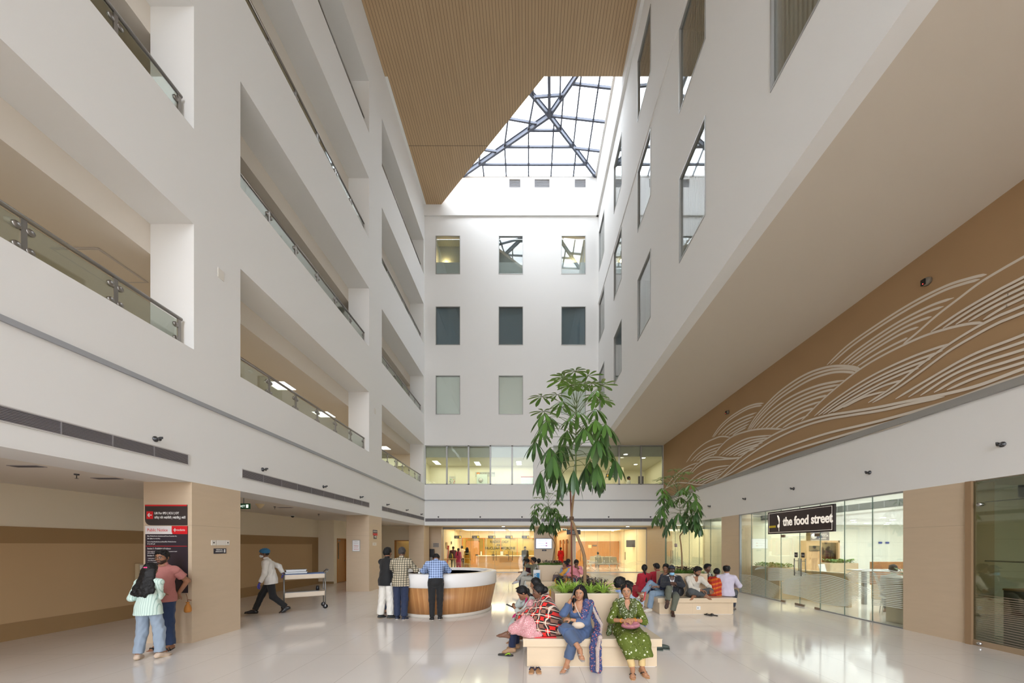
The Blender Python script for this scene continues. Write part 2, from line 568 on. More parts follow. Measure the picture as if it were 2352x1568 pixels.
for P, Q, n in ((LB, RB, 6), (RB, RF, 5), (RF, M_, 5), (M_, LB, 4)):
 nn = (P - AP).cross(Q - AP).normalized()
 if nn.z < 0:
  nn = -nn
 up = nn * 0.06
 pan.prism([AP - SO + up, P - SO + up, Q - SO + up], nn * 0.02)
 for i in range(1, n):
  b = P.lerp(Q, i / n)
  dn = (Q - P).normalized()
  mid = (AP - P).dot(dn)
  along = (b - P).dot(dn)
  tt = along / mid if along < mid else ((Q - P).length - along) / ((Q - P).length - mid)
  foot = P + dn * mid
  top = b + (AP - foot) * tt
  if (top - b).length > 0.25:
   ribs.bar(b - SO, top - SO, 0.075, 0.11, up=nn)
 for s in (0.22, 0.52, 0.78):
  ribs.bar(P.lerp(AP, s) - SO, Q.lerp(AP, s) - SO, 0.075, 0.11, up=nn)
for c in (RB, LB, RF, M_):
 hips.bar(c - SO, AP - SO + Vector((0, 0, -0.02)), 0.10, 0.2)
 hips.bar(c - SO + Vector((0, 0, 0.1)), AP - SO + Vector((0, 0, 0.1)), 0.17, 0.03)
hips.bar(AP - SO + Vector((0, 0, -0.1)), Vector((0.75, 13.6, 23.3)) - SO, 0.14, 0.22)
pan.build('glazing', glass('roof_glass', (251, 252, 253), 0.6, 0.02, 0.3), sk)
ribs.build('rafter', STL, sk)
hips.build('hip_beam', STL, sk)
mb = MB()
for P, Q in ((LB, RB), (RB, RF), (RF, M_), (M_, LB)):
 mb.bar(P - SO - Vector((0, 0, 0.02)), Q - SO - Vector((0, 0, 0.02)), 0.1, 0.08)
mb.build('curb', WHITE, sk)
WARMW = plain('warm_cream_wall', (238, 224, 194), 0.5, spec=0.35)
struct('ceiling_back', MB().box((-6.9, YB + 0.25, ZC + 0.001), (XT + .4, 37, ZC + 0.3)), plain('warm_ceiling', (230, 220, 200), 0.7))
mb = MB()
mb.box((-6.35, 22.5, 0), (-5.45, 22.95, ZC))
mb.box((-6.9, 21.5, 0), (-6.3, 22.6, ZC))
struct('wall_back_pier', mb, TAN)
struct('wall_back_pier', MB().box((0.37, 22.85, 0), (1.6, 23.3, ZC)), TAN)
struct('wall_back_pier', MB().box((2.72, 22.9, 0), (2.98, 23.3, ZC)), TAN)
mb = MB()
mb.box((-6.5, 23, 0), (-5.5, 29, ZC)); mb.box((-5.5, 28.6, 0), (1.0, 28.8, ZC)); mb.box((0.9, 23.3, 0), (1.3, 28.8, ZC))
struct('wall_radiology', mb, WARMW)
mb = MB()
mb.box((1.3, 23.3, 0), (1.55, 37, ZC)); mb.box((2.75, 23.3, 0), (2.95, 37, ZC)); mb.box((1.3, 36.8, 0), (3, 37, ZC))
struct('wall_corridor', mb, WARMW)
mb = MB()
mb.box((2.95, 29.4, 0), (8, 29.6, ZC)); mb.box((7.5, 22.95, 0), (7.7, 29.6, ZC))
struct('wall_waiting', mb, WARMW)
mb = MB()
for x0, x1, yd in ((-6.5, 1.0, 23.3), (1.0, 8.2, 25.0)):
 mb.box((x0, yd, 4.0), (x1, yd + 0.1, 7.6))
 mb.box((x0, YB + 0.2, 4.0), (x0 + 0.1, yd, 7.6))
 mb.box((x1 - 0.1, YB + 0.2, 4.0), (x1, yd, 7.6))
struct('wall_upper_rooms', mb, plain('pale_yellow_paint', (236, 231, 210), 0.7))
mb = MB()
mb.box((-6.5, YB + 0.25, 6.85), (1, 23.4, 7.8)); mb.box((1, YB + 0.25, 6.9), (8.2, 25.1, 7.8))
mb.box((-6.5, YB + .25, 4.0), (8.2, 25.1, 4.2))
struct('ceiling_upper_rooms', mb, plain('upper_ceiling', (214, 210, 196), 0.7))
WT = panel_mat('white_wall_tiles', (226, 226, 214), 1.3, 0.62, gap=0.012, dark=0.8, rough=0.3)
mb = MB()
mb.box((8.0, 16.3, 0), (19, 16.5, ZC + 0.6)); mb.box((18.8, 5.6, 0), (19, 16.5, ZC + .6)); mb.box((XT + .5, 6.9, 0), (19, 7.1, ZC + .6))
mb.box((XT + 0.3, 14.3, 0), (8.6, 14.5, ZC))
struct('wall_food_court', mb, WT)
mb = MB()
mb.box((9.4, 6.9, 2.66), (19, 16.5, 3.4)); mb.box((XT + 0.3, 6.9, 3.2), (9.4, 16.5, 3.4))
struct('ceiling_food_court', mb, WHITE)
mb = MB()
mb.box((11.2, 14.5, 0), (11.4, 20.7, ZC)); mb.box((XT + .4, 20.5, 0), (11.4, 20.7, ZC))
mb.box((8.4, 14.5, 0), (11.4, 14.62, ZC))
struct('wall_consulting', mb, plain('pale_green_wall', (222, 222, 200), 0.6))
struct('ceiling_consulting', MB().box((XT + .3, 14.5, ZC + .02), (11.4, 20.7, ZC + 0.1)), WHITE)
mb = MB()
mb.box((9.6, -1, 0), (9.8, 6.9, ZC)); mb.box((XT + .3, -1, ZC + .03), (9.8, 6.9, ZC + 0.1))
struct('wall_shop', mb, plain('shop_wall', (196, 186, 168), 0.5))
def wpart(mb, name, mats, t, bevel=0.0):
 """a part given in world coordinates under an unrotated thing (or a part of one)"""
 loc = Vector(t.location)
 p = t.parent
 while p is not None:
  loc += Vector(p.location)
  p = p.parent
 me = mb
 me.v = [tuple(Vector(v) - loc) for v in me.v]
 return me.build(name, mats, t, bevel=bevel)
BLW = plain('white_blind', (244, 248, 242), 0.7)
BLD = plain('dark_blind', (104, 124, 138), 0.6)
BLG = plain('grey_blind', (186, 202, 204), 0.6)
ROOMD = plain('dim_room', (150, 162, 162), 0.8)
wi = [0]
def window(axis, c, u0, u1, z0, z1, inward, style):
 """punched window: frame, pane, blind and the reveal box behind it"""
 wi[0] += 1
 def P(u, d, z):
  return (c + inward * d, u, z) if axis == 'x' else (u, c + inward * d, z)
 um, zm = (u0 + u1) / 2, z0
 t = empty('window_%d' % wi[0], P(um, 0, z0))
 t['kind'] = 'structure'
 f = MB(); fw = 0.035
 for a, b, lo, hi in ((u0, u0 + fw, z0, z1), (u1 - fw, u1, z0, z1), (u0 + fw, u1 - fw, z0, z0 + fw), (u0 + fw, u1 - fw, z1 - fw, z1)):
  f.box(P(a, -0.012, lo), P(b, 0.07, hi))
 wpart(f, 'window_frame', ALU, t)
 wpart(MB().box(P(u0 + fw, 0.035, z0 + fw), P(u1 - fw, 0.045, z1 - fw)), 'pane', GLASSW, t)
 b = MB()
 if style == 'vertical':
  n = 15
  w = (u1 - u0) / n
  for i in range(n):
   m = u0 + w * (i + 0.5)
   b.obox(P(m, 0.17, (z0 + z1) / 2), Vector(P(m + w * 0.5, 0.185, 0)) - Vector(P(m, 0.17, 0)), Vector(P(0, 0.0015, 0)) - Vector(P(0, 0, 0)), (0, 0, (z1 - z0) / 2 - 0.02))
  wpart(b, 'vertical_blind', BLW, t)
 elif style == 'dark':
  wpart(b.box(P(u0, 0.15, z0), P(u1, 0.16, z1)), 'roller_blind', BLD, t)
 elif style == 'half':
  wpart(b.box(P(u0, 0.15, z0), P(u1, 0.16, z0 + (z1 - z0) * 0.36)), 'roller_blind', BLG, t)
 box = MB()
 dd = 0.75
 box.box(P(u0 - .02, dd, z0), P(u1 + .02, dd + 0.02, z1))
 box.box(P(u0 - .04, 0.28, z0 - .02), P(u0 - .02, dd, z1 + .02)); box.box(P(u1 + .02, 0.28, z0 - .02), P(u1 + .04, dd, z1 + .02))
 box.box(P(u0 - .02, 0.28, z1), P(u1 + .02, dd, z1 + .02)); box.box(P(u0 - .02, 0.28, z0 - .02), P(u1 + .02, dd, z0))
 wpart(box, 'reveal', BLW if style == 'vertical' else ROOMD, t)
 return t
for (a, b) in WINX:
 window('y', YB, a, b, *WINZ[0], 1, 'vertical')
 window('y', YB, a, b, *WINZ[1], 1, 'dark')
 window('y', YB, a, b, *WINZ[2], 1, 'half')
for i, (a, b) in enumerate(RY):
 for j, (lo, hi) in enumerate(WINZ):
  window('x', XR, a, b, lo, hi, 1, 'vertical')
for nm, x in (('window_lamp', WINX[0][0] + 0.45), ('window_lamp', WINX[2][0] + 0.75)):
 l = bpy.data.lights.new(nm, 'POINT'); l.energy = 14; l.color = lin((255, 214, 140)); l.shadow_soft_size = 0.08
 o = bpy.data.objects.new(nm, l); COL.objects.link(o); o.location = (x, YB + 0.6, 18.6)
for nm, x0, x1 in (('west', -5.98, 0.31), ('east', 1.43, XT - 0.02)):
 wi[0] += 1
 t = empty('window_%d' % wi[0], (x0, YB, 5.22)); t['kind'] = 'structure'
 f = MB()
 n = 5
 for i in range(n + 1):
  x = x0 + (x1 - x0) * i / n
  f.box((x - 0.045 * (i > 0), YB + 0.02, 5.22), (x + 0.045 * (i < n), YB + 0.10, 7.5))
 f.box((x0, YB + 0.02, 5.22), (x1, YB + .1, 5.28)); f.box((x0, YB + 0.02, 7.44), (x1, YB + .1, 7.5))
 wpart(f, 'window_frame', ALU, t)
 for i in range(n):
  wpart(MB().box((x0 + (x1 - x0) * i / n + .045, YB + .05, 5.28), (x0 + (x1 - x0) * (i + 1) / n - .045, YB + .06, 7.44)), 'pane', GLASS, t)
RNAMES = {(0, 0): 'first floor opening by the near pier', (0, 1): 'second floor opening by the near pier', (0, 2): 'third floor opening by the near pier',
          (0, 3): 'fourth floor opening by the near pier', (1, 0): 'first floor opening of the middle bay', (1, 1): 'second floor opening of the middle bay',
          (1, 2): 'third floor opening of the middle bay', (1, 3): 'top floor opening of the middle bay', (2, 0): 'first floor opening next to the end wall',
          (2, 1): 'second floor opening next to the end wall', (2, 2): 'third floor opening next to the end wall', (2, 3): 'top floor opening next to the end wall'}
RAILC = plain('railing_steel', (150, 145, 140), 0.3, 0.85)
for bi, (y0, y1) in enumerate(BAYS):
 for li, (lo, hi) in enumerate(LV):
  if bi == 0 and li > 1:
   continue
  ya = max(y0, 0.4)
  X = XL - 0.17
  t = thing('glass_railing', 'steel glass railing in the ' + RNAMES[(bi, li)], 'railing', (X, (ya + y1) / 2, lo), group='gallery railings')
  h = MB().tube([(X, ya + 0.02, lo + 0.5), (X, y1 - 0.06, lo + 0.5)], 0.03, 12)
  wpart(h, 'handrail', RAILC, t)
  L = y1 - 0.1 - (ya + 0.08)
  n = max(2, round(L / 1.0))
  ys = [ya + 0.08 + L * i / n for i in range(n + 1)]
  for y in ys:
   p = MB().box((X - 0.012, y - 0.028, lo), (X + 0.012, y + 0.028, lo + 0.48))
   po = wpart(p, 'post', RAILC, t)
   for dz in (0.12, 0.36):
    for s in (-1, 1):
     if (y == ys[0] and s < 0) or (y == ys[-1] and s > 0):
      continue
     wpart(MB().lathe([(0.04, -0.018), (0.045, -0.01), (0.045, 0.01), (0.04, 0.018)], (X, y + s * 0.06, lo + dz), 10, axis='x'), 'clamp', RAILC, po)
  for a, b in zip(ys[:-1], ys[1:]):
   wpart(MB().box((X - 0.005, a + 0.035, lo + 0.03), (X + 0.005, b - 0.035, lo + 0.45)), 'glass_panel', GLASSG, t)
GRD = plain('grille_shadow', (84, 80, 86), 0.7)
GRS = plain('grille_slat', (150, 146, 150), 0.5, 0.2)
GRF = plain('grille_frame', (196, 192, 190), 0.5)
def grille(axis, c, out, u0, u1, z0, z1, label):
 def P(u, d, z):
  return (c + out * d, u, z) if axis == 'x' else (u, c + out * d, z)
 t = thing('air_grille', label, 'air grille', P((u0 + u1) / 2, 0, z0), group='linear air grilles')
 wpart(MB().box(P(u0, 0.001, z0), P(u1, 0.004, z1)), 'backing', GRD, t)
 f = MB()
 for a, b, lo, hi in ((u0 - .02, u1 + .02, z0 - .015, z0), (u0 - .02, u1 + .02, z1, z1 + .015), (u0 - .02, u0, z0, z1), (u1, u1 + .02, z0, z1)):
  f.box(P(a, 0.001, lo), P(b, 0.014, hi))
 wpart(f, 'frame', GRF, t)
 s = MB()
 k = 9
 for i in range(k):
  z = z0 + (z1 - z0) * (i + 0.5) / k
  s.box(P(u0, 0.002, z - 0.0035), P(u1, 0.013, z + 0.0035))
 wpart(s, 'slat', GRS, t)
 d = MB()
 n = max(2, round((u1 - u0) / 0.6))
 for i in range(1, n):
  u = u0 + (u1 - u0) * i / n
  d.box(P(u - 0.006, 0.002, z0), P(u + 0.006, 0.0145, z1))
 wpart(d, 'divider', GRS, t)
grille('x', XL, 1, 0.6, 6.32, 3.165, 3.33, 'long slatted air grille above the passage beside the notice board pier')
grille('x', XL, 1, 7.52, 13.5, 3.165, 3.33, 'long slatted air grille above the middle passage of the gallery wall')
grille('x', XL, 1, 14.68, 20.6, 3.165, 3.33, 'slatted air grille high above the open wood framed doorway')
grille('y', YB, -1, -5.95, 0.24, 3.10, 3.27, 'slatted air grille over the radiology counter on the end wall')
grille('y', YB, -1, 0.75, 7.75, 3.10, 3.27, 'slatted air grille over the waiting area on the end wall')
for (a, b, lo, hi), nm in zip(vh, ('above the timber ceiling tip', 'in the middle under the skylight', 'under the skylight corner')):
 t = thing('wall_vent', 'small recessed louvred vent ' + nm, 'vent', ((a + b) / 2, YB - 0.09, lo), group='vents under the skylight')
 wpart(MB().box((a, YB - 0.02, lo), (b, YB - 0.004, hi)), 'backing', GRS, t)
 s = MB()
 for i in range(8):
  z = lo + (hi - lo) * (i + .5) / 8
  s.box((a, YB - 0.05, z - .012), (b, YB - 0.02, z + .004))
 wpart(s, 'slat', plain('vent_slat', (176, 176, 180), 0.5), t)
SPR = plain('sprinkler_metal', (84, 84, 86), 0.4, 0.7)
def sprinkler(loc, out, label):
 t = thing('wall_mounted_sprinkler', label, 'sprinkler', loc, group='wall sprinklers')
 o = Vector(out)
 m = MB()
 ax = 'x' if abs(o.x) > 0.5 else 'y'
 s = 1 if (o.x + o.y) > 0 else -1
 m.lathe([(0.045, 0.001 * s), (0.045, 0.012 * s), (0.02, 0.02 * s), (0.018, 0.07 * s), (0.03, 0.072 * s), (0.03, 0.08 * s)], (0, 0, 0), 12, axis=ax)
 m.build('rosette', SPR, t)
 MB().box(tuple(o * 0.08 + Vector((-.006, -.006, 0.0))), tuple(o * 0.12 + Vector((.006, .006, .035)))).build('deflector', SPR, t)
for y in (5.77, 8.1, 10.5, 12.8, 15.2, 17.6, 20.0):
 sprinkler((XL, y, 3.45), (1, 0, 0), 'small grey wall sprinkler above an air grille on the gallery wall')
for px in (1007, 1103, 1199, 1302, 1398, 1494):
 sprinkler(((px - CX) / 39.82, YB, 3.36), (0, -1, 0), 'small grey wall sprinkler above an air grille on the end wall')
for y in (5.9, 8.2, 10.55, 12.9, 15.4):
 sprinkler((XT, y, 3.4), (-1, 0, 0), 'small grey wall sprinkler on the plain band under the mural')
for Y, z, nm in ((7.0, 6.88, 'larger dark wall sensor on the tan wall near the big mural curves'), (14.0, 6.92, 'small dark wall sensor on the tan wall above the far mural hills')):
 t = thing('motion_sensor', nm, 'sensor', (XT, Y, z))
 MB().lathe([(0.075, -0.001), (0.075, -0.05), (0.065, -0.07), (0.0, -0.075)], (0, 0, 0), 16, axis='x').build('housing', plain('sensor_grey', (120, 112, 100), 0.4), t)
 MB().box((-0.10, -0.02, -0.06), (-0.05, 0.05, 0.05)).build('lens', BLACK, t)
 MB().box((-0.104, 0.0, -0.05), (-0.1, 0.012, -0.038)).build('indicator_lamp', emit('red_led', (255, 40, 20), 3), t)
PLT = plain('switch_plate', (220, 214, 205), 0.4)
def plate(loc, axis, w, h, label, name='wall_plate', group=None, dot=True):
 t = thing(name, label, 'wall plate', loc, group=group)
 if axis == 'x+':
  MB().box((0.0, -w / 2, -h / 2), (0.012, w / 2, h / 2)).build('cover', PLT, t, bevel=0.003)
  if dot:
   MB().box((0.011, -0.012, -0.012), (0.014, 0.012, 0.012)).build('button', BLACK, t)
 else:
  MB().box((-w / 2, -0.012, -h / 2), (w / 2, 0.0, h / 2)).build('cover', PLT, t, bevel=0.003)
  if dot:
   MB().box((-0.012, -0.014, -0.012), (0.012, -0.011, 0.012)).build('button', BLACK, t)
 return t
def lx(px, py):
 f = (1214 - px) / 6.0
 return 825.0 / f, CAMH + (CY - py) / f
for px, w, lb in ((490, .10, 'square white plate, nearest to the notice board of the three on the pier'), (507, .2, 'wide white plate in the middle of three on the pier'), (522, .09, 'square white plate, last of the three on the pier beside the passage')):
 y, z = lx(px, 1246)
 plate((XL, y, z), 'x+', w, 0.10, lb, dot=(px != 507))
y, z = lx(505, 1265)
t = thing('small_sign', 'small dark sign with white writing under the three plates on the near pier', 'sign', (XL, y, z))
MB().box((0, -0.14, -0.05), (0.008, 0.14, 0.05)).build('board', plain('sign_navy', (44, 42, 56), 0.4), t)
m = MB(); put_text(m, 'MEDICAL', 0.035, (0.009, -0.02, 0.012), (0, 1, 0)); put_text(m, 'EMERGENCY', 0.03, (0.009, -0.02, -0.02), (0, 1, 0)); m.box((0.008, 0.085, -.03), (0.0095, 0.115, .035))
m.build('lettering', WHITEP, t)
plate((XL, 7.0, 7.02), 'x+', .14, .18, 'blank square plate high on the pier between first and second floor openings', dot=False)
y, z = lx(861, 944)
plate((XL, y, z), 'x+', .12, .2, 'blank plate on the far pier beside the first floor opening', dot=False)
y, z = lx(861.5, 1223)
t = thing('small_sign', 'small dark and red sign, upper of two on the far pier', 'sign', (XL, y, z))
MB().box((0, -0.2, -0.11), (0.008, 0.2, 0.11)).build('board', plain('sign_navy', (44, 42, 56), 0.4), t)
MB().box((0.007, -0.2, -0.11), (0.0095, 0.2, -0.02)).build('red_band', plain('sign_red', (196, 44, 46), 0.5), t)
m = MB(); put_text(m, 'RADIOLOGY', 0.06, (0.0095, 0, 0.03), (0, 1, 0)); m.build('lettering', WHITEP, t)
y, z = lx(861.5, 1232)
t = thing('small_sign', 'small square dark sign with a white emblem, lower of two on the far pier', 'sign', (XL, y, z))
MB().box((0, -0.14, -0.09), (0.008, 0.14, 0.09)).build('board', plain('sign_navy', (44, 42, 56), 0.4), t)
m = MB(); m.box((0.008, -.09, -.02), (.0095, 0.02, .01)); m.box((0.008, .03, -.05), (.0095, 0.08, .05)); m.build('emblem', WHITEP, t)
y, z = lx(860, 1249)
plate((XL, y, z), 'x+', .34, .12, 'white switch plate on the far pier below the small signs', dot=True)
f = 825 / 13.52
t = thing('framed_poster', 'white framed poster with red writing on the far pier', 'poster', ((818.5 - CX) / f, 13.52, CAMH + (CY - 1266) / f))
MB().box((-0.145, -0.02, 0), (0.145, 0.0, 0.43)).build('frame', ALU, t)
MB().box((-0.128, -0.022, 0.017), (0.128, -0.018, 0.413)).build('sheet', plain('poster_white', (232, 230, 230), 0.5), t)
m = MB(); put_text(m, 'medanta', 0.035, (0, -0.0225, 0.36), (1, 0, 0)); put_text(m, 'we are here', 0.03, (0, -0.0225, 0.30), (1, 0, 0))
m.build('grey_lettering', GREYM, t)
m = MB(); put_text(m, 'Helping', 0.055, (0, -0.0225, 0.2), (1, 0, 0)); put_text(m, 'you care', 0.04, (0, -0.0225, 0.15), (1, 0, 0)); put_text(m, '1800 00 00', 0.04, (0, -0.0225, 0.07), (1, 0, 0))
m.build('red_lettering', plain('sign_red', (196, 44, 46), 0.5), t)
YF = 6.40
f = 825 / YF
RED = plain('sign_red_bright', (206, 24, 34), 0.45)
DKS = plain('sign_charcoal', (56, 48, 48), 0.4)
PUR = plain('sign_aubergine', (47, 38, 48), 0.4)
def np_(px, py):
 return ((px - CX) / f, CAMH + (CY - py) / f)
x0, z1 = np_(335, 1159); x1, z0 = np_(431, 1206)
t = thing('direction_sign', 'dark sign with a red arrow square pointing to the lifts, on the near pier', 'sign', (x0, YF, z0))
w, h = x1 - x0, z1 - z0
pl = [(w, 0), (w, h), (0, h), (0, 0.1)] + [(0.1 - 0.1 * math.cos(a), 0.1 - 0.1 * math.sin(a)) for a in (0.4, 0.8, 1.2)] + [(0.1, 0)]
MB().prism([(x, 0, z) for x, z in pl], (0, -0.015, 0)).build('board', DKS, t)
MB().box((0, -0.017, h - 0.025), (w, -0.014, h)).build('red_band', RED, t)
MB().box((0.03, -0.018, h * 0.31), (0.145, -0.014, h * 0.68)).build('arrow_square', RED, t)
m = MB()
cz = h * 0.495
m.bar((0.055, -0.019, cz), (0.125, -0.019, cz), 0.004, 0.016)
m.bar((0.055, -0.019, cz), (0.085, -0.019, cz + .032), 0.004, 0.016); m.bar((0.055, -0.019, cz), (0.085, -0.019, cz - .032), 0.004, 0.016)
m.build('arrow', WHITEP, t)
m = MB()
put_text(m, 'Lift For IPD | ICU | OT', 0.056, (0.17, -0.0175, h * 0.54), (1, 0, 0), align='LEFT', sx=0.82, bold=.0015)
put_text(m, 'लिफ्ट फॉर आईपीडी | आईसीयू | ओटी', 0.05, (0.17, -0.0175, h * 0.33), (1, 0, 0), align='LEFT', sx=0.80, bold=.0012)
m.build('lettering', WHITEP, t)
x0, z1 = np_(335.5, 1207.5); x1, z0 = np_(432, 1361)
t = thing('notice_board', 'tall dark public notice board with red and white heading on the near pier', 'notice board', (x0, YF, z0))
w, h = x1 - x0, z1 - z0
MB().box((0, -0.012, 0), (w, 0, h)).build('board', PUR, t)
MB().box((0, -0.015, h - 0.145), (w * 0.64, -0.011, h)).build('white_heading', plain('sign_white', (218, 212, 210), 0.5), t)
MB().prism([(w * 0.63, -0.012, h), (w * 0.63, -0.012, h - 0.11), (w * 0.66, -0.012, h - 0.145), (w, -0.012, h - 0.145), (w, -0.012, h)], (0, -0.004, 0)).build('red_heading', RED, t)
m = MB(); put_text(m, 'Public Notice', 0.078, (0.035, -0.0155, h - 0.098), (1, 0, 0), align='LEFT', sx=0.86); m.build('red_lettering', RED, t)
m = MB()
m.box((w * .70, -.0175, h - .105), (w * .715, -.0155, h - .04)); m.box((w * .675, -.0175, h - .08), (w * .74, -.0155, h - .064))
put_text(m, 'medanta', 0.055, (w * .745, -0.0165, h - 0.088), (1, 0, 0), align='LEFT', sx=0.8)
L = [(0.19, .030, 'Bihar Medical Service Institution and Person Protection Act,'), (0.235, .030, '2011 (Bihar Act 18, 2011)'), (0.29, .030, 'Source: http://health.bih.nic.in/Rules/Bihar Medical Services'), (0.33, .030, 'IP Act-2011.pdf'),
     (0.415, .042, 'Section 3 - Prohibition of violence'), (0.46, .024, 'Violence against medical service persons or Damage to property in hospital'), (0.49, .024, 'shall be prohibited'),
     (0.54, .042, 'Section 4 - Penalty and Recovery'), (0.585, .026, '•  imprisonment up to three years'), (0.62, .026, '•  fine of fifty thousand rupees made'), (0.655, .026, '•  twice to compensate the value of damage'),
     (0.74, .042, 'Section 6 - Cognizance of offences'), (0.785, .026, 'Offence committed under this act is cognizable and'), (0.815, .026, 'non-bailable'), (0.93, .026, 'बिहार चिकित्सा सेवा संस्थान और व्यक्ति सुरक्षा अधिनियम'), (1.0, .026, 'धारा 3 - हिंसा का निषेध'), (1.10, .026, 'संपत्ति को नुकसान का दंड'), (1.16, .026, 'चिकित्सा सेवा संस्थान में हिंसा करना या संपत्ति को क्षति')]
for dz, sz, s in L:
 put_text(m, s, sz, (0.035, -0.0125, h - dz), (1, 0, 0), align='LEFT', sx=0.72)
m.build('lettering', WHITEP, t)
m = MB()
for dz in (0.355, 0.86):
 m.box((0.01, -0.0135, h - dz - 0.008), (w - 0.005, -0.0115, h - dz))
m.build('red_rule', RED, t)
t = thing('wall_mounted_box', 'small beige wall box with a white card beside the notice board pier', 'wall box', (-9.46, 8.75, 1.06))
MB().box((-0.02, -0.10, -.2), (0.07, 0.10, 0.24)).build('case', plain('box_beige', (190, 172, 140), 0.5), t, bevel=.005)
MB().box((0.068, -0.07, 0.1), (0.074, 0.07, 0.2)).build('label_card', WHITEP, t)
def disc(loc, r, name, label, mat, cat, group=None, hgt=0.03):
 t = thing(name, label, cat, loc, group=group)
 MB().lathe([(r, 0), (r * 0.95, -hgt), (r * 0.5, -hgt * 1.2)], (0, 0, 0), 20).build('housing', mat, t)
 return t
def slot(loc, sx, sy, label):
 t = thing('ceiling_diffuser', label, 'diffuser', loc, group='ceiling slot diffusers')
 MB().box((-sx / 2, -sy / 2, -0.008), (sx / 2, sy / 2, 0)).build('frame', GRS, t)
 MB().box((-sx / 2 + .02, -sy / 2 + .02, -0.011), (sx / 2 - .02, sy / 2 - .02, -0.007)).build('slot', GRD, t)
for px, py, lb in ((62, 1070, 'dark round slot in the passage ceiling, closer to the frame edge'), (246, 1098, 'dark round slot in the passage ceiling before the notice pier'), (655, 1165, 'dark slot in the passage ceiling above the walking porter')):
 Y = 825 * (ZC - CAMH) / (CY - py); X = (px - CX) * Y / 825
 slot((X, Y, ZC), .42, .12, lb)
for px, py in ((176, 1088), (631, 1163), (732, 1180)):
 Y = 825 * (ZC - CAMH) / (CY - py); X = (px - CX) * Y / 825
 t = disc((X, Y, ZC), 0.03, 'ceiling_sprinkler', 'tiny pendent sprinkler under the passage ceiling', SPR, 'sprinkler', 'passage sprinklers', 0.02)
 MB().box((-.004, -.004, -0.07), (.004, .004, -0.02)).build('stem', SPR, t)
 MB().lathe([(0.022, -0.07), (0.022, -0.074)], (0, 0, 0), 10).build('deflector', SPR, t)
Y = 825 * (ZC - CAMH) / (CY - 1157); X = (597 - CX) * Y / 825
t = thing('ceiling_speaker', 'cream cone shaped speaker under the passage ceiling by the exit sign', 'speaker', (X, Y, ZC))
MB().lathe([(0.10, 0), (0.1, -0.02), (0.03, -0.12), (0.0, -0.125)], (0, 0, 0), 18).build('cone', plain('speaker_cream', (210, 190, 150), 0.5), t)
Y = 825 * (ZC - CAMH) / (CY - 1183); X = (672 - CX) * Y / 825
t = thing('dome_camera', 'black dome camera on the passage ceiling beyond the exit sign', 'camera', (X, Y, ZC))
MB().lathe([(0.075, 0), (0.075, -0.03)], (0, 0, 0), 16).build('base', WHITEP, t)
MB().lathe([(0.06, -0.03), (0.052, -0.06), (0.03, -0.08), (0.0, -0.087)], (0, 0, 0), 16).build('dome', plain('dome_black', (14, 14, 16), 0.15), t)
def exit_sign(loc, label, w=0.3, h=0.13):
 t = thing('exit_sign', label, 'exit sign', loc)
 MB().box((-w / 2, -0.015, -h), (w / 2, 0.015, 0)).build('case', plain('exit_green', (18, 92, 58), 0.4), t)
 m = MB(); put_text(m, 'EXIT', h * 0.6, (-w * 0.12, -0.017, -h * 0.72), (1, 0, 0))
 m.box((w * .22, -.0175, -h * .8), (w * .40, -.0155, -h * .2))
 m.build('lettering', emit('exit_white', (220, 240, 225), 0.8), t)
 MB().box((-0.01, -0.006, 0), (0.01, 0.006, 0.13)).build("bracket", GREYM, t)
p = at(560, 1156, 8.6); exit_sign((p.x, 8.6, p.z), 'green exit sign hanging in the passage just past the near pier')
def smooth(pts, k=6):
 """Catmull-Rom through 2d points"""
 p = [Vector((a, b)) for a, b in pts]
 if len(p) == 2:
  return [p[0].lerp(p[1], i / k) for i in range(k + 1)]
 e = [p[0] * 2 - p[1]] + p + [p[-1] * 2 - p[-2]]
 out = []
 for i in range(1, len(e) - 2):
  for j in range(k):
   t = j / k
   a, b, c, d = e[i - 1], e[i], e[i + 1], e[i + 2]
   out.append(0.5 * ((2 * b) + (c - a) * t + (2 * a - 5 * b + 4 * c - d) * t * t + (3 * b - a - 3 * c + d) * t * t * t))
 out.append(p[-1])
 return out
RBN = [0]
def ribbon(mb, X, pts, w, th=None, taper=True, mi=0):
 """strip of width w along (Y, z) points on the plane x = X, facing -x"""
 if th is None:
  RBN[0] += 1
  th = 0.001 + (RBN[0] % 12) * 0.0003
 n = len(pts)
 vs = []
 for i in range(n):
  d = (pts[min(i + 1, n - 1)] - pts[max(i - 1, 0)])
  d = d.normalized() if d.length > 1e-6 else Vector((1, 0))
  nn = Vector((-d.y, d.x))
  ww = w * (min(1, 0.35 + i * 0.4) * min(1, 0.2 + (n - 1 - i) * 0.4) if taper else 1)
  for s in (-0.5, 0.5):
   q = pts[i] + nn * ww * s
   vs.append((X - th, q.x, q.y))
 mb.add(vs, [(2 * i, 2 * i + 1, 2 * i + 3, 2 * i + 2) for i in range(n - 1)], mi)
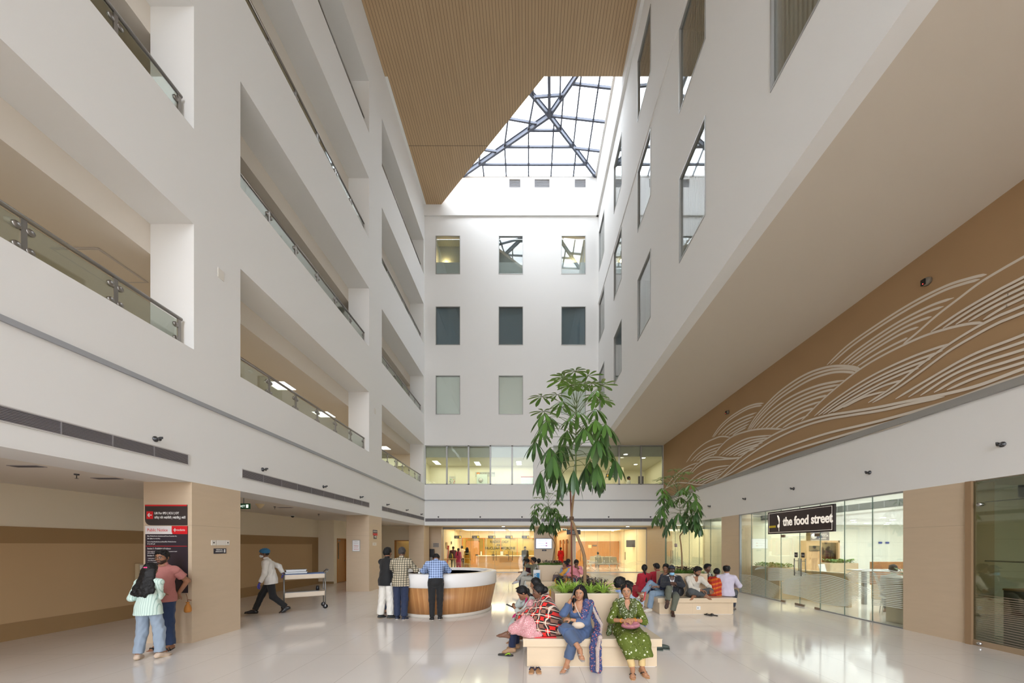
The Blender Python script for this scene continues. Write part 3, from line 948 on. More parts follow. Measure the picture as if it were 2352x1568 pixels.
MUR = """1010,703 1130,590 1300,470 1500,345 1700,245 1850,197 1940,177
1030,700 1150,597 1310,485 1500,368 1680,275 1800,232 1900,205
1455,580 1530,520 1650,415 1780,315 1900,225 2040,140 2155,75
1085,697 1200,605 1400,470 1600,365 1750,312
1108,698 1230,605 1420,482 1580,402 1690,362
1132,700 1260,610 1430,503 1540,450 1620,422
1156,702 1280,618 1400,545 1480,505 1545,482
1190,710 1290,645 1380,595 1440,565 1480,545
862,1028 960,930 1060,840 1200,730 1350,640 1550,545 1700,495 1830,465 1920,457
550,1080 600,1000 700,890 800,810 900,752 1000,718 1080,708 1150,712 1205,725
557,1080 615,1000 710,900 810,826 910,768 1010,735 1090,724 1150,726 1195,736
566,1080 630,1000 720,912 820,842 920,786 1020,752 1100,742 1180,748
585,1072 680,975 800,890 950,825 1120,790
605,1072 700,985 820,905 960,845 1090,815
630,1070 720,992 840,918 960,868 1055,842
655,1070 740,1000 850,935 950,895 1020,878
685,1070 760,1010 860,955 980,912
715,1070 790,1020 870,975 940,952
755,1068 820,1030 905,995
345,1122 390,1060 450,1005 530,955 590,932 645,925
352,1122 400,1065 455,1016 535,966 590,945 635,938
380,1110 440,1055 520,1010 605,978
400,1110 455,1065 520,1030 590,1000
420,1112 480,1068 575,1022
440,1112 500,1075 560,1045
465,1110 505,1085 545,1065
195,1268 240,1210 300,1160 360,1130 400,1118 450,1122
220,1262 270,1215 330,1180 405,1158
238,1262 290,1218 395,1175
255,1262 310,1225 385,1195
272,1262 320,1235 375,1212
350,1230 410,1160 470,1115 560,1085 650,1073 760,1075
385,1228 450,1180 550,1130 695,1110
405,1228 470,1185 560,1145 680,1123
425,1230 490,1190 580,1155 660,1138
445,1230 520,1190 640,1155
470,1230 540,1195 620,1170
495,1230 550,1205 600,1188
340,1390 450,1290 560,1200 700,1110 850,1045 1000,1000 1150,975 1300,950 1500,910 1700,872 1900,820 2155,725
360,1395 470,1300 580,1215 720,1130 870,1062 1010,1020 1160,993 1320,968 1500,928 1700,886
940,1000 1050,910 1250,780 1500,660 1755,570
965,995 1080,910 1280,790 1500,690 1690,620
990,990 1100,915 1290,805 1480,720 1620,668
1020,985 1130,918 1300,825 1450,755 1550,722
1050,975 1180,905 1330,830 1460,788
1110,950 1230,890 1355,855
1255,922 1400,830 1550,710 1700,600 1850,505 2000,425 2155,360
1280,922 1420,840 1570,735 1720,625 1870,535 2010,460 2155,400
1620,510 1800,390 2000,275 2155,195
1690,490 1860,380 2030,285 2155,222
1765,468 1920,375 2060,300 2155,255
1840,450 1980,370 2155,285
1925,440 2050,365 2155,315
1415,900 1600,790 1850,650 2155,530
1490,890 1680,770 1900,660 2155,570
1560,880 1750,760 1950,680 2155,615
1640,862 1830,760 2155,655
1715,848 1900,770 2155,690
310,1395 420,1350 560,1270 750,1190 1000,1105 1250,1045 1500,980 1750,905 2000,815 2155,765
330,1398 470,1345 620,1275 800,1205 1010,1140 1260,1068 1500,1003 1800,910 2155,790
350,1402 520,1340 700,1275 900,1210 1100,1150 1300,1090 1500,1030
205,1388 270,1335 360,1300 450,1285
225,1390 300,1345 430,1300
245,1390 320,1350 410,1320
265,1392 330,1360 395,1335
290,1392 335,1370 380,1350
215,1330 260,1280 320,1245 380,1238 450,1245 520,1240
225,1332 270,1290 330,1258 400,1252 515,1243
75,1420 110,1370 160,1320 210,1290 265,1270
60,1430 130,1390 200,1388 260,1398 330,1395
110,1400 150,1350 190,1315 235,1300"""
mb = MB(); nl = 0
for line in MUR.split('\n'):
 q = [tuple(map(float, a.split(','))) for a in line.split()]
 P = [Vector(onx(1500 + a / 2.5293, 560 + b / 2.5293, XT)) for a, b in q]
 if q[-1][0] > 2150:                                  # the mural runs on out of the frame
  P.append(P[-1] + (P[-1] - P[-2]).normalized() * 1.6)
 c = smooth(P, 7)
 nl += 1
 ribbon(mb, XT, c, 0.046 if P[0].x < 11 else 0.056, 0.003 + nl * 0.0004)
mu = mb.build('wall_mural_lines', plain('mural_line', (216, 206, 192), 0.7, spec=0.2), bpy.data.objects['wall_right_mural'])
def m_frost(name, rgb, a):
 if name in _M:
  return _M[name]
 t = NT(name)
 t.color(lin(rgb))
 t.b.inputs['Roughness'].default_value = 0.7
 t.b.inputs['Alpha'].default_value = a
 _M[name] = t.m
 return t.m
FROST = m_frost('frosted_film', (222, 228, 220), 0.72)
def frost_set(mb, top, bot, n, X, w, org=(1690, 1140), sc=5.6, skip=0):
 T = smooth([Vector(onx(org[0] + a / sc, org[1] + b / sc, X)) for a, b in top], 6)
 B = smooth([Vector(onx(org[0] + a / sc, org[1] + b / sc, X)) for a, b in bot], 6)
 def res(c, m=26):
  L = [0]
  for a, b in zip(c[:-1], c[1:]):
   L.append(L[-1] + (b - a).length)
  out = []
  for i in range(m):
   s = L[-1] * i / (m - 1)
   j = 0
   while j < len(L) - 2 and L[j + 1] < s:
    j += 1
   out.append(c[j].lerp(c[j + 1], (s - L[j]) / max(1e-9, L[j + 1] - L[j])))
  return out
 T, B = res(T), res(B)
 for i in range(n):
  f = i / max(1, n - 1)
  ribbon(mb, X, [a.lerp(b, f) for a, b in zip(T, B)], w)
XG = XT + 0.02
edges = [1699, 1726, 1758, 1794, 1837, 1884, 1940, 2004, 2074]
ys = [XG * 825 / (e - CX) for e in edges]
ys[0], ys[-1] = 13.28, 7.47
t = empty('window_food_court', (XG, 10.4, 0)); t['kind'] = 'structure'
for i in range(8):
 a, b = ys[i + 1], ys[i]
 zt = ZC - 0.02
 if i in (3, 4):
  wpart(MB().box((XG - .006, a + .004, 2.03), (XG + .006, b - .004, zt)), 'pane', GLASS, t)
 else:
  wpart(MB().box((XG - .006, a + .004, 0.02), (XG + .006, b - .004, zt)), 'pane', GLASS, t)
EDGE = plain('glass_edge', (96, 120, 112), 0.3)
m = MB()
for y in ys[1:-1]:
 m.box((XG - .0075, y - .0045, 0.02), (XG + .0075, y + .0045, ZC - .02))
wpart(m, 'glass_joint', EDGE, t)
m = MB(); m.box((XG - .02, 7.47, 0), (XG + .02, ys[5], .025)); m.box((XG - .02, ys[3], 0), (XG + .02, 13.28, .025)); m.box((XG - .02, 7.47, ZC - .03), (XG + .02, 13.28, ZC))
m.box((XG - .03, 13.22, 0), (XG + .03, 13.28, ZC))
wpart(m, 'channel', GREYM, t)
m = MB()
W_ = 0.024
frost_set(m, [(410, 925), (520, 922), (640, 930), (760, 950), (860, 975), (945, 1005)], [(410, 1078), (500, 1076), (600, 1075), (700, 1074), (760, 1072)], 12, XG - .008, W_)
frost_set(m, [(585, 1105), (700, 1060), (830, 1030), (960, 1012), (1088, 1005), (1200, 1015), (1320, 1045), (1400, 1070), (1560, 1130), (1757, 1220)],
          [(600, 1240), (830, 1285), (1000, 1340), (1150, 1375), (1300, 1395), (1480, 1412)], 18, XG - .008, W_)
frost_set(m, [(1400, 1010), (1500, 965), (1620, 945), (1757, 935), (1950, 945), (2155, 985)], [(1480, 1095), (1600, 1100), (1757, 1108), (2000, 1112), (2155, 1120)], 8, XG - .008, W_)
frost_set(m, [(1757, 1130), (1900, 1132), (2155, 1150)], [(1757, 1390), (1900, 1400), (2155, 1440)], 13, XG - .008, W_)
frost_set(m, [(60, 1005), (240, 1025), (400, 1085), (590, 1172)], [(60, 1245), (200, 1275), (330, 1300), (470, 1320)], 15, XG - .008, 0.018)
frost_set(m, [(250, 930), (300, 910), (360, 900)], [(245, 940), (300, 930), (380, 925)], 3, XG - .008, 0.02)
wpart(m, 'frosted_wave_film', FROST, t)
SSS = plain('patch_steel', (132, 118, 104), 0.35, 0.6)
for k, (ya, yb, hs) in enumerate(((ys[4], ys[3], -1), (ys[5], ys[4], 1))):
 d = empty('door_%d' % (3 + k), (XG, (ya + yb) / 2, 0)); d['kind'] = 'structure'
 wpart(MB().box((XG - .006, ya + .006, 0.012), (XG + .006, yb - .006, 2.02)), 'door_leaf', GLASS, d)
 hy = (ya + 0.13) if hs < 0 else (yb - 0.13)
 h = MB()
 for xx in (XG - 0.06, XG + 0.06):
  h.tube([(xx, hy, 0.86), (xx, hy, 1.36)], 0.014, 10)
  for z in (0.93, 1.29):
   h.tube([(XG, hy, z), (xx, hy, z)], 0.008, 8)
 wpart(h, 'pull_handle', STEEL, d)
 pl = wpart(MB().box((XG - .012, hy - .06, 1.39), (XG - .007, hy + .06, 1.53)), 'push_plate', plain('push_black', (38, 36, 40), 0.4), d)
 m = MB(); put_text(m, 'PULL' if hs < 0 else 'PUSH', 0.04, (XG - .0125, hy, 1.445), (0, -1, 0)); wpart(m, 'lettering', WHITEP, pl)
 for yy in (ya + 0.09, yb - 0.09):
  wpart(MB().box((XG - .016, yy - .085, 0.0), (XG + .016, yy + .085, 0.06)), 'patch_fitting', SSS, d)
 yy = yb - .09 if hs < 0 else ya + .09
 wpart(MB().box((XG - .016, yy - .085, 1.98), (XG + .016, yy + .085, 2.06)), 'patch_fitting', SSS, d)
SX = 7.70
yA, yB = 9.06, 11.55
t = thing('shop_sign', 'dark hanging shop sign reading the food street over the glass doors', 'sign', (SX, (yA + yB) / 2, 2.09))
wpart(MB().box((SX, yA, 2.09), (SX + .06, yB, 2.79)), 'board', plain('sign_dark_plum', (44, 32, 38), 0.35), t)
CR = emit('sign_cream', (238, 222, 200), 0.35)
m = MB()
for a, b, lo, hi in ((yA + .05, yB - .05, 2.135, 2.143), (yA + .05, yB - .05, 2.737, 2.745), (yA + .05, yA + .058, 2.135, 2.745), (yB - .058, yB - .05, 2.135, 2.745)):
 m.box((SX - .004, a, lo), (SX, b, hi))
wpart(m, 'border_line', CR, t)
m = MB()
put_text(m, 'the food street', 0.36, (SX - .002, 9.98, 2.33), (0, -1, 0), depth=0.006, sx=0.80, bold=0.009)
wpart(m, 'lettering', CR, t)
wpart(MB().box((SX - .004, yB - .36, 2.29), (SX, yB - .06, 2.355)), 'yellow_bar', plain('sign_yellow', (214, 190, 40), 0.5), t)
m = MB()
fy = yB - .50
fk = [(0.07, 2.66), (0.045, 2.66), (0.03, 2.55), (0.0, 2.47), (-0.012, 2.40), (0.05, 2.37), (0.06, 2.31), (0.02, 2.275), (-0.03, 2.29), (-0.035, 2.36), (-0.03, 2.42), (-0.045, 2.5), (-0.03, 2.58), (0.02, 2.655)]
m.prism([(SX, fy + a, z) for a, z in fk], (-0.006, 0, 0))
m.box((SX - .005, fy - .012, 2.17), (SX, fy + .0, 2.27))
wpart(m, 'fork_emblem', CR, t)
wpart(MB().box((SX + .06, yA + .3, 2.6), (XG - .006, yA + .34, 2.64)).box((SX + .06, yB - .34, 2.6), (XG - .006, yB - .3, 2.64)), 'standoff', GREYM, t)
grey_d = plain('bulkhead_grille', (96, 98, 96), 0.6)
t = thing('bulkhead_grille', 'long grey slatted air grille on the bulkhead inside the food court', 'air grille', (9.4, 11.2, 2.8))
wpart(MB().box((9.385, 7.2, 2.74), (9.4, 16, 2.92)), 'frame', grey_d, t)
m = MB()
for i in range(24):
 y = 7.3 + i * 0.36
 m.box((9.375, y, 2.75), (9.386, y + .02, 2.91))
wpart(m, 'divider', GREYM, t)
LAMP = emit('downlight_glow', (255, 252, 240), 9)
LAMPW = emit('downlight_warm_glow', (255, 236, 200), 9)
def downlight(x, y, z, label, group, m=LAMP, r=0.09):
 t = thing('downlight', label, 'ceiling light', (x, y, z), group=group)
 MB().lathe([(r + .015, 0), (r + .015, -0.006), (r, -0.008)], (0, 0, 0), 18).build('trim_ring', WHITEP, t)
 MB().lathe([(r - .012, -0.0085), (r - .012, -0.010)], (0, 0, 0), 18).build('lens', m, t)
def ceilpt(px, py, zc):
 Y = 825 * (zc - CAMH) / (CY - py)
 return (px - CX) * Y / 825, Y
for px, py in ((1959, 1194), (1962, 1198), (1990, 1201), (2028, 1188), (2050, 1193), (2040, 1200), (2036, 1204)):
 x, y = ceilpt(px, py, 2.66)
 y = min(y, 16.0)
 downlight(x, y, 2.66, 'round white downlight in the food court ceiling', 'food court downlights')
x, y = ceilpt(1974, 1158, 3.2)
downlight(8.8, 9.6, 3.2, 'round white downlight right behind the food court glass', 'food court front downlights', r=.12)
t = thing('serving_kiosk', 'tall wooden kiosk with a dark glass front inside the food court', 'kiosk', (13.0, 14.6, 0))
KW = m_wood('kiosk_wood', (186, 150, 110), (200, 164, 122), (5, 5, .6))
px0, px1 = 1852, 1929
Yk = 14.2
x0, x1 = (px0 - CX) * Yk / 825, (px1 - CX) * Yk / 825
zt = CAMH + (CY - 1241) * Yk / 825
xm = (1888 - CX) * Yk / 825
t.location = (x0, Yk, 0)
wpart(MB().box((x0, Yk, 0), (xm, Yk + .6, zt)), 'side_cabinet', KW, t, bevel=.005)
m = MB(); m.box((xm, Yk, zt - .08), (x1, Yk + .6, zt)); m.box((x1 - .06, Yk, 0), (x1, Yk + .6, zt)); m.box((xm, Yk, 0), (x1, Yk + .6, .95))
wpart(m, 'counter_frame', KW, t)
wpart(MB().box((xm, Yk + .1, .95), (x1 - .06, Yk + .12, zt - .08)), 'dark_glass', glass('kiosk_glass', (150, 130, 110), 1.2, .08), t)
wpart(MB().box((x0 + .1, Yk - .02, 1.5), (x0 + .55, Yk, 1.72)), 'card_slot_panel', BLACK, t)
m = MB(); put_text(m, 'E', .2, (x0 + .3, Yk - .004, zt - .38), (1, 0, 0)); wpart(m, 'red_letter', RED, t)
def flat_sign(name, label, cat, loc, w, h, mat, lines, colm, facing='y'):
 t = thing(name, label, cat, loc)
 ux = (1, 0, 0) if facing == 'y' else (0, -1, 0)
 if facing == 'y':
  MB().box((-w / 2, -.01, -h / 2), (w / 2, .01, h / 2)).build('board', mat, t)
  o = lambda a, z: (a, -.0112, z)
 else:
  MB().box((-.01, -w / 2, -h / 2), (.01, w / 2, h / 2)).build('board', mat, t)
  o = lambda a, z: (-.0112, -a, z)
 m = MB()
 for s, sz, a, z in lines:
  put_text(m, s, sz, o(a, z), ux)
 if lines:
  m.build('lettering', colm, t)
 return t
NAVY = plain('sign_navy2', (56, 60, 92), 0.4)
p = at(1883, 1231, 14.0)
t = flat_sign('hanging_sign', 'blue hanging sign about washing hands above the kiosk', 'sign', (p.x, 14.0, p.z), .72, .32, NAVY, (('WASH', .09, .14, .05), ('IN YOUR', .1, .12, -.02), ('HAND', .1, .1, -.12)), WHITEP)
m = MB(); m.lathe([(.11, -.0125), (.11, -.0115)], (-.24, 0, 0), 20, axis='y'); m.build('round_emblem', plain('emblem_white', (210, 214, 226), .5), t)
MB().box((-.3, -.003, .16), (-.29, .003, .75)).box((.29, -.003, .16), (.3, .003, .75)).build('hanger', GREYM, t)
p = at(1789, 1240, 15.5)
t = thing('menu_poster', 'yellow framed food poster with white dumplings on the tiled wall', 'poster', (p.x, 16.28, p.z - .35))
MB().box((-.42, -.02, -.2), (.1, .0, .55)).build('frame', BLACK, t)
MB().box((-.40, -.024, -.18), (.08, -.018, .53)).build('sheet', plain('poster_yellow', (232, 178, 40), .5), t)
m = MB(); m.ball((-.25, -.028, .02), (.1, .006, .07)); m.ball((-.09, -.028, .0), (.1, .006, .07)); m.build('dumpling_print', plain('print_white', (238, 232, 216), .5), t)
m = MB(); m.ball((-.17, -.025, -.08), (.2, .004, .05)); m.build('leaf_print', plain('print_green', (92, 132, 50), .5), t)
MB().box((.0, -.026, -.14), (.07, -.02, .2)).build('blue_strip', plain('print_blue', (70, 100, 170), .5), t)
t = thing('wall_screen', 'pale glowing screen beside the food poster', 'screen', (p.x + .5, 16.28, p.z - .1))
MB().box((-.3, -.02, -.3), (.3, 0, .22)).build('case', WHITEP, t)
MB().box((-.29, -.023, -.29), (.29, -.019, .21)).build('display', emit('pale_screen', (214, 218, 240), .9), t)
for px, lb in ((2026, 'first'), (2042, 'second')):
 p = at(px, 1246, 16.2)
 flat_sign('small_sign', 'small blue sign on the food court wall, %s from the kiosk' % lb, 'sign', (p.x, 16.28, p.z), .14 * 1.1, .085, plain('sign_blue', (60, 80, 150), .4), (), None)
LEAFG = plain('plant_green', (104, 150, 56), 0.5, vary=.25)
def leaf_tuft(mb, c, n, L, spread, rng, w=0.012, droop=0.6, up=0.9):
 """grassy clump of arching blades"""
 for i in range(n):
  a = rng.uniform(0, 2 * PI)
  d = Vector((math.cos(a), math.sin(a), 0))
  s = Vector((-d.y, d.x, 0))
  l = L * rng.uniform(.6, 1.1)
  out = spread * rng.uniform(.3, 1.0)
  p0 = Vector(c) + d * rng.uniform(0, .02)
  vs = []
  K = 5
  for k in range(K + 1):
   u = k / K
   q = p0 + d * out * u * (0.6 + .6 * u) + Vector((0, 0, l * (up * u - droop * u * u * out / max(spread, 1e-3))))
   ww = w * (1 - u) ** .6 + .0008
   vs += [q - s * ww / 2 + Vector((0, 0, .002)), q - Vector((0, 0, .002)), q + s * ww / 2 + Vector((0, 0, .002))]
  fs = []
  for k in range(K):
   o = 3 * k
   fs += [(o, o + 1, o + 4, o + 3), (o + 1, o + 2, o + 5, o + 4)]
  mb.add(vs, fs, 0, True)
PROF = ((.1, .6, 1, .85, .5, .03), (.12, .42, .86, 1, .8, .12))
def broad_leaf(mb, base, d, L, w, rng, droop=.3, mi=0, fold=.15, K=5, prof=0):
 """one broad pointed leaf from base along d"""
 d = Vector(d).normalized()
 s = d.cross(Vector((0, 0, 1)))
 s = s.normalized() if s.length > .05 else Vector((1, 0, 0))
 n = s.cross(d)
 vs = []
 for k in range(K + 1):
  u = k / K
  q = Vector(base) + d * L * u - Vector((0, 0, 1)) * droop * L * u * u
  ww = w * .5 * float(np.interp(u, (0, .15, .4, .7, .88, 1), PROF[prof])) + .001
  vs += [q - s * ww + n * fold * ww, q, q + s * ww + n * fold * ww]
 fs = []
 for k in range(K):
  o = 3 * k
  fs += [(o, o + 3, o + 4, o + 1), (o + 1, o + 4, o + 5, o + 2)]
 mb.add(vs, fs, mi, True)
rng = random.Random(5)
PLW = m_wood('planter_laminate', (206, 186, 156), (214, 196, 166), (4, 4, .5))
t = thing('planter_box', 'pale box planter with a low hedge directly behind the food court glass', 'planter', (8.45, 12.35, 0))
MB().box((-.35, -.75, 0), (.35, .75, 1.0)).build('box', PLW, t, bevel=.01)
h = tag(MB().build('hedge_plant', LEAFG), 'x', 'plant')
bpy.data.objects.remove(h)
def hedge(name, label, c, sx, sy, hh, n, mat):
 m = MB()
 for i in range(n):
  b = (rng.uniform(-sx, sx), rng.uniform(-sy, sy), rng.uniform(0, hh * .7))
  a = rng.uniform(0, 2 * PI)
  broad_leaf(m, b, (math.cos(a), math.sin(a), rng.uniform(.3, 1.3)), rng.uniform(.08, .16), .05, rng, .4)
 o = m.build(name, mat)
 o.location = c
 return tag(o, label, 'plant')
hedge('hedge_plant', 'low green hedge in the box planter behind the far end of the food court glass', (8.45, 12.35, 0.995), .3, .7, .16, 420, LEAFG)
Yp = 12.6
x0, x1 = (1895 - CX) * Yp / 825, (1960 - CX) * Yp / 825
zt = CAMH + (CY - 1292) * Yp / 825
t = thing('planter_box', 'pale box planter with a low hedge in front of the kiosk', 'planter', ((x0 + x1) / 2, Yp, 0))
MB().box((-(x1 - x0) / 2, -.2, 0), ((x1 - x0) / 2, .2, zt)).build('box', PLW, t, bevel=.01)
hedge('hedge_plant', 'low green hedge in the box planter in front of the kiosk', ((x0 + x1) / 2, Yp, zt - .005), .42, .17, .15, 300, LEAFG)
t = thing('planter_box', 'tall pale box planter behind the glass next to the wide pier', 'planter', (8.45, 7.8, 0))
MB().box((-.25, -.3, 0), (.35, .45, 1.02)).build('box', PLW, t, bevel=.01)
hedge('hedge_plant', 'green plant in the tall box planter behind the glass next to the wide pier', (8.45, 7.85, 1.015), .22, .33, .3, 120, LEAFG)
t = thing('counter_table', 'long white topped counter with brown timber backrest in the food court', 'table', (11.2, 10.6, 0))
MB().box((-1.6, -.25, .98), (1.9, .25, 1.02)).build('table_top', WHITEP, t, bevel=.006)
for x in (-1.3, 0, 1.6):
 MB().box((x - .04, -.05, 0), (x + .04, .05, .98)).build('leg', GREYM, t)
t = thing('banquette', 'brown timber backed bench seat along the food court', 'seat', (12.6, 11.6, 0))
MB().box((-1.4, .1, 0.45), (2.2, .2, 1.2)).build('backrest', m_wood('walnut', (150, 100, 56), (170, 116, 66), (1, 5, 6)), t, bevel=.01)
MB().box((-1.4, -.35, 0), (2.2, .15, .46)).build('seat', PLW, t, bevel=.01)
t = thing('low_wall_divider', 'low wood laminate divider wall behind the food court doors', 'divider', (8.9, 10.85, 0), -1.44)
MB().box((-.8, -.05, 0), (.8, .05, .92)).build('panel', m_wood('divider_wood', (182, 152, 112), (192, 162, 122), (4, 4, .5)), t)
MB().box((-.82, -.07, .92), (.82, .07, .95)).build('cap', PLW, t)
for k, (x, y, rz, lb) in enumerate(((9.75, 11.5, .5, 'white moulded chair behind the low divider wall'),)):
 t = thing('cafe_chair', lb, 'chair', (x, y, 0), rz)
 m = MB(); m.box((-.22, -.22, .44), (.22, .22, .47)); m.build('seat', WHITEP, t, bevel=.01)
 MB().obox((0, .25, .82), (.21, 0, 0), (0, .012, 0), (0, .07, .3)).build('backrest', WHITEP, t, bevel=.008)
 for a in (-1, 1):
  for b in (-1, 1):
   MB().tube([(a * .16, b * .16, .44), (a * .2, b * .2, 0)], .012, 8).build('leg', CHROME, t)
t = thing('dining_table', 'white square table beside the white chairs in the food court', 'table', (10.6, 9.0, 0))
MB().box((-.6, -.35, .73), (.6, .35, .76)).build('table_top', WHITEP, t, bevel=.006)
MB().tube([(0, 0, .73), (0, 0, .02)], .035, 12).build('column', GREYM, t)
MB().lathe([(.25, 0), (.25, .015), (.05, .03)], (0, 0, 0), 20).build('foot', GREYM, t)
t = empty('window_consulting', (XG, 17.5, 0)); t['kind'] = 'structure'
e2 = [1527, 1551, 1583, 1606, 1632, 1656]
yy = [XG * 825 / (e - CX) for e in e2]
yy[0], yy[-1] = 20.45, 14.5
for a, b in zip(yy[1:], yy[:-1]):
 wpart(MB().box((XG - .006, a + .004, .02), (XG + .006, b - .004, ZC - .02)), 'pane', GLASS, t)
m = MB()
for y in yy[1:-1]:
 m.box((XG - .0075, y - .006, .02), (XG + .0075, y + .006, ZC - .02))
m.box((XG - .03, 20.4, 0), (XG + .03, 20.5, ZC))
wpart(m, 'glass_joint', EDGE, t)
m = MB(); m.tube([(XG - .05, yy[1] + .2, .75), (XG - .05, yy[1] + .2, 1.45)], .016, 8); m.tube([(XG - .05, yy[1] + .45, .75), (XG - .05, yy[1] + .45, 1.45)], .016, 8)
wpart(m, 'pull_handle', STEEL, t)
m = MB()
for c, r in ((19.0, 2.0), (16.2, 1.7)):
 for k in range(6):
  rr = r - k * .12
  pts = [Vector((c + rr * math.cos(a), .1 + rr * .45 * math.sin(a))) for a in np.linspace(.1, PI - .1, 20)]
  pts = [q for q in pts if 14.6 < q.x < 20.4]
  if len(pts) > 2:
   ribbon(m, XG - .008, pts, .02)
wpart(m, 'frosted_wave_film', m_frost('faint_film', (214, 222, 212), .35), t)
p = onx(1552, 1252, XG - .01)
flat_sign('small_sign', 'small pale notice stuck on the consulting room glass behind the plant', 'sign', (XG - .01, p[0], p[1]), .3, .18, plain('notice_mauve', (150, 140, 160), .5), (('NOTICE', .05, 0, 0),), WHITEP, 'x')
for px, py in ((1592, 1204), (1620, 1202), (1644, 1205)):
 x, y = ceilpt(px, py, ZC)
 downlight(min(max(x, 8.3), 11), min(max(y, 14.9), 20), ZC + .019, 'round downlight behind the consulting room glass', 'consulting downlights')
t = empty('window_shop', (XG, 4, 0)); t['kind'] = 'structure'
je = [6.36, 5.58, 4.7, 3.8, 2.9, 2.0, 1.0]
for a, b in zip(je[1:], je[:-1]):
 wpart(MB().box((XG - .006, a + .004, .02), (XG + .006, b - .004, ZC - .02)), 'pane', glass('shop_glass', (214, 222, 208), 1.8, .12, .6), t)
m = MB()
for y in je[1:-1]:
 m.box((XG - .0075, y - .006, .02), (XG + .0075, y + .006, ZC - .02))
m.box((XG - .05, 6.30, 0), (XG + .03, 6.39, ZC))
wpart(m, 'glass_joint', plain('tan_mullion', (150, 122, 92), .5), t)
m = MB()
for k in range(22):
 z = .14 + k * .036
 ribbon(m, XG - .008, [Vector((y, z + .02 * math.sin(y * 2 + k * .3))) for y in np.linspace(1.0, 6.28, 24)], .012)
wpart(m, 'frosted_wave_film', m_frost('shop_film', (190, 172, 150), .45), t)
wpart(MB().box((XG - .012, 1.0, 0.0), (XG + .012, 6.3, .1)), 'channel', plain('tan_channel', (156, 134, 108), .5), t)
for z in (2.55, 1.45, 1.41):
 pass
m = MB(); m.tube([(XG + .2, 1, 1.47), (XG + .2, 6.3, 1.47)], .012, 8); m.tube([(XG + .2, 1, 2.5), (XG + .2, 6.3, 2.5)], .008, 8)
wpart(m, 'tie_rod', GREYM, t)
m = MB(); m.lathe([(.03, -.05), (.03, .02)], (XG, 6.2, 2.45), 12, axis='x'); m.lathe([(.03, -.05), (.03, .02)], (XG, 6.2, .05), 12, axis='x'); wpart(m, 'glass_clamp', CHROME, t)
t = thing('shop_counter', 'dark brown counter with an orange edge behind the shop glass', 'counter', (8.5, 3.6, 0))
MB().box((-.3, -2.6, 0), (.4, 2.6, .97)).build('body', plain('counter_brown', (98, 80, 66), .5), t)
MB().box((-.32, -2.6, .97), (.42, 2.6, 1.0)).build('counter_top', plain('counter_orange', (196, 140, 92), .4), t)
GY = 22.92
def front_glass(name, x0, x1, joints, label=None):
 t = empty(name, ((x0 + x1) / 2, GY, 0)); t['kind'] = 'structure'
 xs = [x0] + joints + [x1]
 for a, b in zip(xs[:-1], xs[1:]):
  wpart(MB().box((a + .004, GY - .006, .02), (b - .004, GY + .006, 2.74)), 'pane', GLASS, t)
 m = MB()
 for x in joints:
  m.box((x - .005, GY - .0075, .02), (x + .005, GY + .0075, 2.74))
 wpart(m, 'glass_joint', EDGE, t)
 m = MB(); m.box((x0, GY - .025, 2.74), (x1, GY + .025, ZC)); m.box((x0, GY - .02, 0), (x1, GY + .02, .03)); m.box((x0 - .02, GY - .03, 0), (x0 + .02, GY + .03, 2.8)); m.box((x1 - .02, GY - .03, 0), (x1 + .02, GY + .03, 2.8))
 wpart(m, 'channel', GREYM, t)
 m = MB()
 n = 0
 rr = random.Random(int(x0 * 10) + 3)
 c = x0 + 1.0
 while c < x1:
  R = rr.uniform(.9, 1.5)
  for k in range(7):
   r = R - k * .07
   P = [Vector((c + r * math.cos(a), GY - .009 - (n % 9) * .0003, .12 + r * .5 * math.sin(a))) for a in np.linspace(.05, PI - .05, 22)]
   P = [q for q in P if x0 + .05 < q.x < x1 - .05]
   n += 1
   if len(P) > 2:
    vs = []
    for q in P:
     vs += [q - Vector((0, 0, .007)), q + Vector((0, 0, .007))]
    m.add(vs, [(2 * i, 2 * i + 1, 2 * i + 3, 2 * i + 2) for i in range(len(P) - 1)])
  c += rr.uniform(1.3, 1.8)
 wpart(m, 'frosted_wave_film', m_frost('faint_film2', (226, 214, 190), .38), t)
 return t
t = front_glass('window_radiology', -5.45, 0.37, [-4.7, -3.7, -2.15, -1.15, -.35])
h = MB()
for x in (-2.25, -2.05, -1.27, -1.03):
 h.tube([(x, GY - .05, .75), (x, GY - .05, 1.35)], .016, 8)
wpart(h, 'pull_handle', STEEL, t)
t = front_glass('window_waiting', 2.98, 7.52, [3.55, 4.4, 5.2, 6.1, 6.9])
h = MB(); h.tube([(3.3, GY - .05, .7), (3.3, GY - .05, 1.5)], .016, 8); h.tube([(6.15, GY - .05, .8), (6.15, GY - .05, 1.3)], .02, 8)
wpart(h, 'pull_handle', STEEL, t)
d = empty('door_5', (1.75, 23.0, 0)); d['kind'] = 'structure'
wpart(MB().box((1.62, 23.0, .01), (1.635, 24.0, 2.1)), 'door_leaf', GLASS, d)
wpart(MB().tube([(1.70, 23.3, .7), (1.70, 23.3, 1.5)], .016, 8).tube([(1.70, 23.3, 2.1), (1.70, 23.5, 2.1)], .012, 8), 'pull_handle', STEEL, d)
